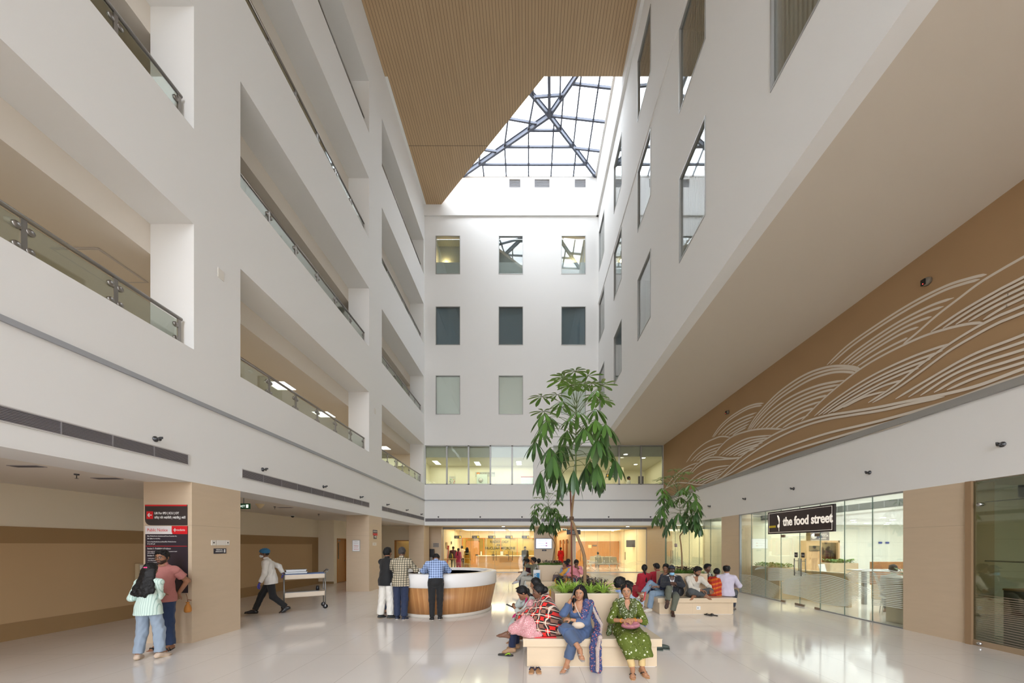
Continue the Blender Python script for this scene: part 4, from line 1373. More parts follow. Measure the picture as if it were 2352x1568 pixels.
for k, y in enumerate((25.2, 27.6, 30.4)):
 d = empty('door_%d' % (6 + k), (2.75, y, 0)); d['kind'] = 'structure'
 m = MB(); m.box((2.70, y, 0), (2.76, y + .07, 2.15)); m.box((2.70, y + .93, 0), (2.76, y + 1.0, 2.15)); m.box((2.70, y, 2.08), (2.76, y + 1, 2.15))
 wpart(m, 'door_frame', WOODF, d)
 wpart(MB().box((2.73, y + .07, .01), (2.755, y + .93, 2.08)), 'door_leaf', WOODD, d)
 flat_sign('small_sign', 'small dark door sign beside the %s corridor door on the wall' % ('first', 'second', 'third')[k], 'sign', (2.735, y - .3, 1.95), .3, .2, PUR, (('ROOM', .07, 0, 0),), WHITEP, 'x')
for k, y in enumerate((24.6, 28.4)):
 d = empty('door_%d' % (9 + k), (1.55, y, 0)); d['kind'] = 'structure'
 m = MB(); m.box((1.54, y, 0), (1.6, y + .07, 2.15)); m.box((1.54, y + .93, 0), (1.6, y + 1.0, 2.15)); m.box((1.54, y, 2.08), (1.6, y + 1, 2.15))
 wpart(m, 'door_frame', WOODF, d)
 wpart(MB().box((1.545, y + .07, .01), (1.57, y + .93, 2.08)), 'door_leaf', WOODD, d)
p = at(1317.5, 1221.5, 22.3)
t = flat_sign('hanging_sign', 'dark hanging radiology sign at the mouth of the lit corridor', 'sign', (p.x, 22.3, p.z), .86, .30, plain('sign_slate', (58, 56, 66), .4),
              (('Radiology', .11, -.02, .02), ('रेडियोलॉजी', .09, .0, -.1)), WHITEP)
m = MB()
for x in (-.35, .35):
 m.box((x - .006, -.004, .15), (x + .006, .004, ZC - p.z))
m.build('hanger', GREYM, t)
exit_sign((p.x - .5, 22.6, ZC - .1), 'small green exit sign next to the dark hanging radiology sign', .3, .12)
CO = emit('cove_glow', (255, 240, 208), 3.5)
for x0, x1, lb in ((-4.75, -1.75, 'long glowing ceiling panel over the radiology queue'), (-1.45, .8, 'glowing ceiling panel over the radiology desk clerk'), (3.0, 6.6, 'long glowing ceiling panel over the waiting area')):
 t = thing('ceiling_light_panel', lb, 'ceiling light', ((x0 + x1) / 2, 26.6, ZC), group='cove light panels')
 MB().box((-(x1 - x0) / 2 - .05, -1.2, -.012), ((x1 - x0) / 2 + .05, 1.2, -.002)).build('frame', WHITEP, t)
 MB().box((-(x1 - x0) / 2, -1.15, -.016), ((x1 - x0) / 2, 1.15, -.011)).build('diffuser', CO, t)
for px, py, lb in ((1159, 1211, 'round warm downlight in the strip of ceiling before the radiology glass'), (1427, 1211.5, 'round warm downlight in the ceiling strip before the waiting area')):
 x, y = ceilpt(px, py, ZC)
 downlight(x, 21.9, ZC, lb, None, LAMPW, .11)
for px, py in ((1396, 1221), (1460, 1218), (1442, 1224)):
 x, y = ceilpt(px, py, ZC)
 downlight(x, min(y, 29), ZC, 'round warm downlight behind the waiting area glass', 'waiting downlights', LAMPW, .10)
for y in (24.5, 26.5, 28.5, 31, 34):
 t = thing('ceiling_strip_light', 'bright strip light across the corridor ceiling', 'ceiling light', (2.1, y, ZC), group='corridor strip lights')
 MB().box((-.5, -.1, -.01), (.5, .1, 0)).build('frame', WHITEP, t)
 MB().box((-.46, -.06, -.014), (.46, .06, -.009)).build('diffuser', emit('strip_glow', (255, 238, 205), 4), t)
CW = m_wood('counter_wood', (196, 152, 104), (212, 170, 120), (1.2, 1.2, 8))
t = thing('reception_counter', 'long wood fronted reception counter behind the radiology glass', 'counter', (-1.6, 26.2, 0))
MB().box((-2.1, -.3, 0), (2.6, .3, .93)).build('front_panel', CW, t)
MB().box((-2.15, -.36, .93), (2.62, .34, .98)).build('counter_top', plain('counter_cream', (236, 222, 196), .35), t, bevel=.005)
MB().box((-.5, -.33, .5), (.4, -.299, .8)).build('front_inset', m_wood('counter_wood_dark', (166, 122, 78), (180, 138, 92), (1.2, 1.2, 8)), t)
for px in (1096, 1133, 1165):
 x = (px - CX) * 26.3 / 825
 t = thing('desk_telephone', 'black telephone on the radiology reception counter', 'telephone', (x, 26.15, .98), group='counter telephones')
 MB().box((-.1, -.08, 0), (.1, .1, .04)).build('base', BLACK, t, bevel=.006)
 MB().box((-.11, -.03, .04), (.11, .02, .075)).build('handset', BLACK, t, bevel=.01)
for px, w, lb in ((1106, .10, 'small upright card holder on the counter'), (1153, .2, 'white upright notice stand on the counter')):
 x = (px - CX) * 26.3 / 825
 t = thing('notice_stand', lb, 'notice', (x, 26.1, .98))
 MB().box((-w / 2, -.004, .0), (w / 2, .004, .3)).build('card', WHITEP, t)
 MB().box((-w / 2, -.04, 0), (w / 2, .04, .012)).build('foot', GREYM, t)
t = empty('wall_radiology_screen', (-2.2, 28.4, 0)); t['kind'] = 'structure'
GOLD = plain('gold_mirror', (190, 160, 88), .12, .55)
wpart(MB().box((-5.2, 28.38, .0), (.85, 28.42, 2.27)), 'screen', GOLD, t)
m = MB()
for px in (1072, 1111, 1150, 1188):
 x = (px - CX) * 28.3 / 825
 m.box((x - .02, 28.34, .9), (x + .02, 28.38, 2.27))
m.box((-5.25, 28.34, 0), (-5.2, 28.4, 2.3)); m.box((-5.2, 28.34, 2.27), (.85, 28.4, 2.30))
wpart(m, 'orange_mullion', plain('orange_mullion', (206, 116, 52), .4), t)
m = MB()
for s, px, py in (('RADIOLOGY', 1147, 1246.5), ('AND', 1147, 1253.3), ('NUCLEAR MEDICINE', 1149, 1261)):
 p = at(px, py, 28.3)
 put_text(m, s, .27 if s != 'AND' else .22, (p.x, 28.375, p.z), (1, 0, 0), depth=.01, sx=.95, bold=.004)
wpart(m, 'lettering', BLACK, t)
d = empty('door_11', (-4.3, 28.36, 0)); d['kind'] = 'structure'
wpart(MB().box((-4.85, 28.30, 0), (-3.95, 28.37, 2.0)), 'door_leaf', WOODD, d)
wpart(MB().box((-4.92, 28.29, 0), (-4.85, 28.375, 2.05)).box((-3.95, 28.29, 0), (-3.88, 28.375, 2.05)).box((-4.92, 28.29, 1.99), (-3.88, 28.375, 2.06)), 'door_frame', WOODF, d)
YEL = plain('sign_yellow2', (226, 200, 40), .5)
for k, (px, s) in enumerate(((1051.5, 'Counter 1'), (1092.5, 'Counter 2'), (1129.5, 'Report'), (1169, 'Counter 3'), (1207, 'Billing'))):
 p = at(px, 1233, 25.6)
 t = flat_sign('hanging_sign', '%s of the five dark counter signs with a yellow square, counted along the radiology ceiling' % ('first', 'second', 'middle', 'fourth', 'last')[k], 'sign', (p.x, 25.6, p.z), .52, .21, plain('sign_slate', (58, 56, 66), .4),
                  ((s, .07, -.06, .015), ('काउंटर', .06, -.06, -.07)), WHITEP)
 MB().box((.11, -.0125, -.07), (.23, -.0105, .07)).build('yellow_square', YEL, t)
 MB().box((-.2, -.003, .1), (-.19, .003, ZC - p.z)).box((.19, -.003, .1), (.2, .003, ZC - p.z)).build('hanger', GREYM, t)
p = at(1026, 1300, 24.2)
t = thing('banner_stand', 'narrow red and white banner stand leaning in the radiology corner', 'banner', (p.x, 24.2, 0))
MB().obox((0, 0, 1.05), (.11, 0, 0), (0, .01, 0), (.06, 0, .65)).build('banner', plain('banner_red', (206, 50, 40), .5), t)
MB().obox((.0, -.012, .95), (.05, 0, 0), (0, .003, 0), (.045, 0, .5)).build('white_panel', plain('banner_white', (236, 226, 214), .5), t)
MB().box((-.2, -.12, 0), (.16, .12, .42)).build('foot', WHITEP, t)
t = thing('side_table', 'small wooden table with splayed pale legs inside the radiology glass', 'table', ((1033 - CX) * 23.7 / 825, 23.7, 0))
MB().box((-.42, -.25, .80), (.42, .25, .84)).build('table_top', m_wood('table_wood', (196, 140, 84), (208, 156, 98)), t, bevel=.005)
for a in (-1, 1):
 for b in (-1, 1):
  MB().tube([(a * .33, b * .18, .8), (a * .42, b * .22, 0)], .016, 8).build('leg', plain('pale_leg', (220, 205, 176), .5), t)
t = thing('high_chair_frame', 'pale yellow high backed chair before the woman in mustard', 'chair', ((1072 - CX) * 23.6 / 825, 23.6, 0))
YW = plain('pale_yellow_wood', (224, 196, 122), .5)
for a in (-1, 1):
 MB().tube([(a * .17, .12, 1.22), (a * .2, .16, 0)], .02, 8).build('leg', YW, t)
 MB().tube([(a * .18, -.2, .5), (a * .21, -.22, 0)], .02, 8).build('leg', YW, t)
MB().box((-.19, -.22, .48), (.19, .14, .52)).build('seat', YW, t, bevel=.01)
MB().tube([(-.17, .12, 1.2), (.17, .12, 1.2)], .02, 8).tube([(-.175, .13, .85), (.175, .13, .85)], .015, 8).build('back_rail', YW, t)
for px, py, w, h, lb, mt in ((1017.5, 1252, .14, .42, 'narrow framed notice just inside the radiology glass', plain('frame_beige', (190, 160, 130), .5)), (1026.5, 1246, .2, .2, 'dark and red notice above the banner stand', PUR)):
 p = at(px, py, 24.9)
 flat_sign('wall_notice', lb, 'notice', (-5.47, 24.0 if w < .15 else 25.5, p.z), h if w < .15 else w, h, mt, (), None, 'x')
p = at(1001.5, 1251.5, 22.5)
flat_sign('wall_notice', 'grey lettered panel on the dark pier before the radiology glass', 'notice', (p.x, 22.485, p.z), .36, .26, plain('notice_grey', (142, 134, 128), .5), (('FREE', .08, 0, .06), ('SERVICE', .06, 0, -.04)), plain('notice_dark', (90, 84, 84), .5))
p = at(997, 1283, 22.4)
t = thing('standing_kiosk', 'dark upright computer terminal behind the round desk by the pier', 'kiosk', (-5.95, 22.2, 0))
MB().box((-.1, -.1, 0), (.1, .1, 1.0)).build('stand', GREYM, t)
MB().box((-.13, -.14, 1.0), (.13, .02, 1.5)).build('screen', BLACK, t, bevel=.01)
p0 = at(1231, 1259, 22.8); p1 = at(1267, 1237, 22.8)
t = thing('wall_television', 'lit wall television with a pale blue screen on the back pier', 'television', ((p0.x + p1.x) / 2, 22.85, p0.z))
w, h = p1.x - p0.x, p1.z - p0.z
MB().box((-w / 2 - .03, -.06, -.03), (w / 2 + .03, 0, h + .03)).build('bezel', BLACK, t, bevel=.006)
MB().box((-w / 2, -.064, 0), (w / 2, -.059, h)).build('display', emit('tv_blue', (190, 202, 255), .7), t)
m = MB(); put_text(m, 'Welcome to our hospital', .055, (-w / 2 + .12, -.0655, h * .78), (1, 0, 0), align='LEFT'); put_text(m, 'Download our app', .05, (-w / 2 + .1, -.0655, h * .5), (1, 0, 0), align='LEFT'); put_text(m, 'Book appointment', .05, (-w / 2 + .3, -.0655, h * .27), (1, 0, 0), align='LEFT')
m.build('screen_writing', plain('tv_ink', (96, 104, 170), .5), t)
MB().box((w * .12, -.066, h * .5), (w * .22, -.0645, h * .58)).box((w * .12, -.066, h * .24), (w * .22, -.0645, h * .32)).build('screen_button', plain('tv_pink', (220, 60, 110), .5), t)
p = at(1250, 1263.5, 22.8)
flat_sign('small_sign', 'small dark sign directly under the lit television', 'sign', (p.x, 22.835, p.z), .28, .10, PUR, (('TOILET', .05, 0, -.02),), WHITEP)
m = MB()
t = empty('door_12', (5.6, 29.3, 0)); t['kind'] = 'structure'
xw = [(a - CX) * 29.2 / 825 for a in (1325, 1385, 1421)]
wpart(MB().box((xw[0], 29.28, 0), (xw[1], 29.36, 1.98)), 'door_leaf', WOODD, t)
wpart(MB().box((xw[1] + .04, 29.28, 0), (xw[2], 29.36, 1.98)), 'door_leaf', WOODD, t)
wpart(MB().box((xw[1], 29.29, 0), (xw[1] + .04, 29.37, 1.98)).box((xw[0] - .06, 29.27, 0), (xw[0], 29.37, 2.04)).box((xw[0] - .06, 29.27, 1.98), (xw[2] + .06, 29.37, 2.04)).box((xw[2], 29.27, 0), (xw[2] + .06, 29.37, 2.04)), 'door_frame', WOODF, t)
p = at(1366, 1252.5, 29.2)
flat_sign('small_sign', 'small dark sign on the wide wooden waiting area door', 'sign', (p.x, 29.26, p.z), .36, .1, plain('sign_brown', (70, 56, 46), .5), (('WAITING AREA', .045, 0, -.015),), WHITEP)
p = at(1355, 1254.5, 29.2)
flat_sign('small_sign', 'small square cream sign on the wide wooden waiting area door', 'sign', (p.x, 29.26, p.z), .26, .26, plain('sign_sand', (226, 196, 150), .5), (), None)
p = at(1470, 1248, 25.5)
t = thing('wall_television', 'dark switched off monitor on the cream wall of the waiting area', 'television', (7.46, 25.5, p.z - .25))
MB().obox((-.12, 0, .25), (.03, .04, 0), (-.3, .34, 0), (0, 0, .25)).build('case', plain('monitor_grey', (74, 70, 82), .35), t, bevel=.01)
MB().box((-.12, -.03, .2), (.05, .03, .3)).build('bracket', GREYM, t)
SEATM = plain('perforated_steel', (176, 170, 150), .35, .6)
for k, (px, Y, rz, lb) in enumerate(((1395, 25.2, .15, 'row of three linked steel seats behind the waiting area glass'), (1352, 25.0, 1.6, 'linked steel seats seen end on by the corridor side of the waiting area'), (1378, 27.2, PI, 'steel seats facing away at the back of the waiting area'))):
 t = thing('linked_seat_bench', lb, 'seat', ((px - CX) * Y / 825, Y, 0), rz)
 MB().box((-.85, -.03, .36), (.85, .03, .42)).build('beam', CHROME, t)
 for i in (-1, 0, 1):
  m = MB(); m.obox((i * .56, -.02, .44), (.25, 0, 0), (0, .23, .0), (0, 0, .012)); MBo = m.build('seat', SEATM, t, bevel=.008)
  MB().obox((i * .56, .27, .68), (.25, 0, 0), (0, .01, 0), (0, .06, .22)).build('backrest', SEATM, t, bevel=.008)
 for i in (-.7, .7):
  MB().tube([(i, -.32, .015), (i, -.12, .12), (i, 0, .38), (i, .12, .12), (i, .32, .015)], .02, 8).build('leg', CHROME, t)
 for i in (-.84, -.28, .28, .84):
  MB().tube([(i, .2, .5), (i, .15, .64), (i, -.15, .64), (i, -.22, .5)], .012, 8).build('armrest', CHROME, t)
for px, py in ((1003, 1062), (1097, 1064), (1192, 1063)):
 zc = 6.84
 Y = 825 * (zc - CAMH) / (CY - py); x = (px - CX) * Y / 825
 t = thing('ceiling_light_panel', 'square white ceiling panel light in the first floor room', 'ceiling light', (x, Y, zc), group='first floor panel lights')
 MB().box((-.17, -.52, -.01), (.17, .52, 0)).build('frame', WHITEP, t)
 MB().box((-.15, -.5, -.014), (.15, .5, -.009)).build('diffuser', emit('panel_glow', (255, 252, 240), 3), t)
for px, py in ((1406, 1056), (1437, 1043), (1478, 1051), (1460, 1066), (1405, 1074), (1497, 1084)):
 zc = 6.89
 Y = min(825 * (zc - CAMH) / (CY - py), 24.7); x = (px - CX) * Y / 825
 downlight(x, Y, zc, 'round white downlight behind the strip window under the mural soffit', 'first floor downlights', LAMP, .12)
p = at(1113, 1086, 22.9)
t = flat_sign('wall_sign', 'grey blood centre sign seen through the first floor window', 'sign', (p.x, 23.28, p.z), 1.28, .28, plain('sign_silver', (190, 190, 180), .5), (('BLOOD CENTRE', .13, .14, .01), ('ब्लड सेंटर', .1, -.1, -.1)), plain('sign_ink', (90, 86, 80), .5))
MB().box((-.56, -.0125, -.11), (-.36, -.0105, .11)).build('orange_square', plain('sign_orange', (222, 140, 70), .5), t)
m = MB(); m.ball((-.46, -.014, -.02), (.04, .002, .06)); m.build('drop_emblem', WHITEP, t)
p = at(1036, 1101, 22.9)
t = flat_sign('wall_poster', 'poster with coloured dots seen through the first floor window', 'poster', (p.x, 23.28, p.z), .38, .56, plain('poster_grey', (206, 210, 200), .5), (('DONATE', .05, 0, .2),), plain('sign_red', (196, 44, 46), .5))
for k, (a, b, c) in enumerate(((-.1, .08, (60, 160, 60)), (.1, .08, (226, 160, 40)), (-.14, -.04, (50, 60, 70)), (.14, -.04, (200, 40, 40)), (-.1, -.15, (60, 60, 60)), (.1, -.15, (210, 50, 50)))):
 MB().ball((a, -.0125, b), (.03, .002, .03)).build('colour_dot', plain('dot_%d' % k, c, .5), t)
p = at(1103, 1101, 22.9)
t = thing('pale_cabinet', 'pale door panel with a round wall clock in the first floor room', 'cabinet', (p.x + .12, 23.24, 4.2))
MB().box((-.38, -.1, 0.01), (.3, .04, 2.1)).build('panel', plain('panel_white', (214, 226, 218), .4), t)
t = thing('wall_clock', 'round white wall clock on the pale panel in the first floor room', 'clock', (p.x, 23.14, p.z))
MB().lathe([(.14, 0), (.14, -.03), (.12, -.035)], (0, 0, 0), 24, axis='y').build('case', GREYM, t)
MB().lathe([(.118, -.036), (.118, -.039)], (0, 0, 0), 24, axis='y').build('dial', WHITEP, t)
MB().box((-.004, -.042, 0), (.004, -.04, .09)).box((0, -.042, -.004), (.06, -.04, .004)).build('hand', BLACK, t)
p = at(1211, 1096, 22.6)
t = thing('glass_screen_rail', 'red topped glass screen in the first floor room', 'screen', (p.x, 22.6, 4.2))
MB().box((-.4, -.006, 0), (.4, .006, p.z - 4.2)).build('pane', glass('green_screen', (222, 240, 226), 1, .05, .4), t)
MB().box((-.4, -.012, p.z - 4.2), (.4, .012, p.z - 4.14)).build('rail', plain('rail_red', (176, 50, 50), .5), t)
MB().box((-.4, -.03, 0), (-.37, .03, 1.35)).build('post', GREYM, t)
p = at(1402, 1092, 23.5)
t = flat_sign('hanging_sign', 'small dark sign with an orange square behind the strip window', 'sign', (p.x, 23.5, p.z), .58, .24, plain('sign_slate', (58, 56, 66), .4), (('Cardiac', .08, .1, .01), ('Sciences', .07, .1, -.07)), WHITEP)
MB().box((-.24, -.0125, -.07), (-.1, -.0105, .07)).build('orange_square', plain('sign_orange2', (226, 170, 60), .5), t)
MB().box((-.2, -.003, .12), (-.19, .003, 6.9 - p.z)).box((.19, -.003, .12), (.2, .003, 6.9 - p.z)).build('hanger', GREYM, t)
p = at(1463, 1057, 23.2)
exit_sign((p.x, 23.2, p.z), 'small green exit sign behind the strip window', .36, .16)
p = at(1451, 1031, 21.2)
t = thing('air_grille', 'dark air grille on the bulkhead behind the strip window', 'air grille', (p.x, 21.0, p.z))
MB().box((-.27, -.02, -.04), (.27, .03, .05)).build('frame', plain('grille_brown', (70, 58, 48), .5), t)
p = at(1473, 1104, 23.6)
t = thing('information_screen', 'dark grey standing screen behind the strip window', 'screen', (p.x, 23.6, 4.2))
MB().box((-.2, -.04, 0), (.14, .04, p.z - 4.2 + .3)).build('case', plain('monitor_grey', (74, 70, 82), .35), t)
p = at(1512, 1085, 24.5)
t = empty('wall_lobby_partition', (6.7, 24, 4.2)); t['kind'] = 'structure'
wpart(MB().box((6.0, 23.6, 4.2), (6.25, 24.8, 6.9)), 'partition', CREAM, t)
for px, py, lb in ((645, 885, 'near'), (744, 951, 'far'), (880, 1028, 'end bay')):
 zc = 6.955
 Y = 825 * (zc - CAMH) / (CY - py); x = (px - CX) * Y / 825
 t = thing('ceiling_light_panel', 'square white ceiling panel light in the first floor gallery, the %s one' % lb, 'ceiling light', (x, Y, zc))
 MB().box((-.32, -.32, -.01), (.32, .32, 0)).build('frame', WHITEP, t)
 MB().box((-.3, -.3, -.014), (.3, .3, -.009)).build('diffuser', emit('panel_glow', (255, 252, 240), 3), t)
zc = 6.955
for px, py, nm, lb in ((22, 503, 'smoke_detector', 'round smoke detector under the first floor gallery ceiling, nearest one'), (575, 851, 'smoke_detector', 'round smoke detector under the gallery ceiling of the middle bay')):
 Y = 825 * (zc - CAMH) / (CY - py); x = (px - CX) * Y / 825
 disc((x, Y, zc), .06, nm, lb, WHITEP, 'smoke detector', hgt=.05)
Y = 825 * (zc - CAMH) / (CY - 611); x = (235 - CX) * Y / 825
t = thing('ceiling_vent_panel', 'square flush ceiling panel behind the first floor railing by the near pier', 'ceiling panel', (x, Y, zc))
MB().box((-.42, -.42, -.012), (.42, .42, 0)).build('frame', GRF, t); MB().box((-.38, -.38, -.016), (.38, .38, -.01)).build('plate', CEILW, t)
DC = Vector((-2.27, 9.8, 0)); DR = 1.39
def m_deskwood():
 t = NT('desk_timber_strips')
 v = t.obj()
 X, Y, Z = t.xyz(v)
 ang = t.math('ARCTAN2', Y, X)
 s = t.math('MULTIPLY', ang, 60 / (2 * PI) * 3)
 k = t.math('FLOOR', s)
 fr = t.math('FRACT', s)
 wn = t.t.nodes.new('ShaderNodeTexWhiteNoise')
 wn.noise_dimensions = '1D'
 t.l(k, wn.inputs['W'])
 g = t.noise(t.mapped(v, (30, 30, 1.6)), 1.0, 4)
 c = t.mix(wn.outputs[0], lin((176, 122, 72)), lin((204, 152, 98)))
 c = t.mix(t.math('MULTIPLY', g, .5), c, lin((160, 106, 60)))
 j = t.math('LESS_THAN', fr, .05)
 t.color(t.mix(t.math('MULTIPLY', j, .5), c, lin((96, 62, 36))))
 t.b.inputs['Roughness'].default_value = .4
 return t.m
DW = plain('desk_solid_white', (236, 233, 230), .25)
t = thing('round_reception_desk', 'large round reception desk with white counter band over wood strips', 'desk', DC)
MB().lathe([(1.0, .98), (1.13, 1.0), (1.13, 1.056), (DR - .02, 1.056), (DR, 1.036), (DR, .74), (DR - .02, .725), (1.30, .725), (1.30, .73), (1.13, .73), (1.13, .98), (1.0, .98)], (0, 0, 0), 96).build('counter_band', DW, t)
o = MB()
o.lathe([(1.37, .728), (1.235, .085), (1.2, .085), (1.2, .728)], (0, 0, 0), 96).build('timber_skirt', m_deskwood(), t)
MB().lathe([(1.26, 0), (1.26, .075), (1.24, .085), (1.1, .085), (1.1, 0)], (0, 0, 0), 96).build('plinth', plain('plinth_stone', (206, 198, 186), .3), t)
DG = plain('desk_inner_grey', (82, 84, 88), .5)
MB().lathe([(1.13, .99), (1.13, .4), (1.09, .4), (1.09, .99)], (0, 0, 0), 96).build('inner_lining', DG, t)
m = MB()
n = 72
for (r0, r1, z0, z1) in ((.62, 1.1, .72, .75),):
 vs = []
 for k in range(n):
  a = 2 * PI * k / n
  for r, z in ((r0, z0), (r1, z0), (r1, z1), (r0, z1)):
   vs.append((r * math.cos(a), r * math.sin(a), z))
 fs = []
 for k in range(n):
  q = (k + 1) % n
  for i in range(4):
   fs.append((4 * k + i, 4 * q + i, 4 * q + (i + 1) % 4, 4 * k + (i + 1) % 4))
 m.add(vs, fs)
m.build('worktop', plain('worktop_grey', (110, 110, 112), .4), t)
for (x, y, rz, lb) in ((-.52, -.82, .3, 'black monitor inside the round desk beside the leaning man in blue checks'),):
 t = thing('desk_monitor', lb, 'monitor', DC + Vector((x, y, .75)), rz)
 MB().box((-.12, -.08, 0), (.12, .08, .012)).build('foot', BLACK, t)
 MB().box((-.02, -.02, .01), (.02, .01, .12)).build('stem', BLACK, t)
 MB().box((-.27, -.02, .06), (.27, .015, .285)).build('screen', BLACK, t, bevel=.006)
for k, (x, y) in enumerate(((-.36, -1.16), (-.22, -1.19))):
 t = thing('desk_cup', ('small white cup' if k == 0 else 'small dark cup') + ' on the round desk counter by the monitor', 'cup', DC + Vector((x, y, 1.056)))
 MB().lathe([(.022, 0), (.03, .05), (.028, .05), (.02, .004)], (0, 0, 0), 14).build('body', WHITEP if k == 0 else BLACK, t)
SOIL = plain('potting_soil', (52, 40, 32), .9, bump=.5, bscale=30)
BT = plain('bench_top_stone', (214, 197, 172), .25, vary=.02)
SH = .418
def make_bench(loc, label):
 t = thing('planter_bench', label, 'bench', loc, group='square planter benches')
 W = .985
 MB().box((-W + .055, -W + .055, .012), (W - .055, W - .055, SH - .11)).build('base', STONE, t)
 MB().box((-W + .07, -W + .07, 0), (W - .07, W - .07, .013)).build('plinth_strip', plain('plinth_white', (226, 220, 212), .4), t)
 s = MB()
 s.box((-W, -W, SH - .112), (W, W, SH - .014))
 s.build('seat_apron', STONE, t, bevel=.003)
 MB().box((-W - .004, -W - .004, SH - .014), (W + .004, W + .004, SH)).build('seat_slab', BT, t, bevel=.003)
 P = .497
 p = MB()
 holed_h = .10
 for a, b in (((-P, -P, SH), (P, -P + holed_h, .98)), ((-P, P - holed_h, SH), (P, P, .98)), ((-P, -P + holed_h, SH), (-P + holed_h, P - holed_h, .98)), ((P - holed_h, -P + holed_h, SH), (P, P - holed_h, .98))):
  p.box(a, b)
 p.build('planter_box', plain('planter_stone', (205, 182, 152), .35, vary=.03), t)
 r = MB()
 for a, b in (((-P, -P, .98), (P, -P + holed_h, .994)), ((-P, P - holed_h, .98), (P, P, .994)), ((-P, -P + holed_h, .98), (-P + holed_h, P - holed_h, .994)), ((P - holed_h, -P + holed_h, .98), (P, P - holed_h, .994))):
  r.box(a, b)
 r.build('planter_rim', BT, t)
 MB().box((-P + holed_h, -P + holed_h, .8), (P - holed_h, P - holed_h, .95)).build('soil', SOIL, t)
 return t
B1, B2, B3 = Vector((.908, 6.075, 0)), Vector((4.223, 9.97, 0)), Vector((.89, 13.98, 0))
b0 = make_bench(B1, 'square stone bench around a planter, nearest one with the tall tree')
dup(b0, B2, 0, 'square stone bench around a planter beside the food street doors')
dup(b0, B3, 0, 'square stone bench around a planter, last one before the radiology glass')
GRN = None
def m_leaf():
 t = NT('umbrella_leaf')
 v = t.obj()
 X, Y, Z = t.xyz(v)
 nz = t.noise(v, 5.0, 2)
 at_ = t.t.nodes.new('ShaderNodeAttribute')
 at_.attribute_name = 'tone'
 c = t.mix(at_.outputs['Fac'], lin((44, 74, 42)), lin((122, 170, 52)))  # lighter green carries the painted backlight of the crown
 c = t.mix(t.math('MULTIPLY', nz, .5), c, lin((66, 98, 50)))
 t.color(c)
 t.b.inputs['Roughness'].default_value = .3
 t.b.inputs['Specular IOR Level'].default_value = .55
 return t.m
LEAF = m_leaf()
BARK = plain('bark_brown', (132, 104, 74), .8, bump=.4, bscale=50)
STEMG = plain('green_stem', (92, 104, 58), .6)
def bez(pts, k=8):
 p = [Vector(q) for q in pts]
 e = [p[0] * 2 - p[1]] + p + [p[-1] * 2 - p[-2]]
 out = []
 for i in range(1, len(e) - 2):
  a, b, c, d = e[i - 1:i + 3]
  for j in range(k):
   t = j / k
   out.append(0.5 * ((2 * b) + (c - a) * t + (2 * a - 5 * b + 4 * c - d) * t * t + (3 * b - a - 3 * c + d) * t ** 3))
 out.append(p[-1])
 return out
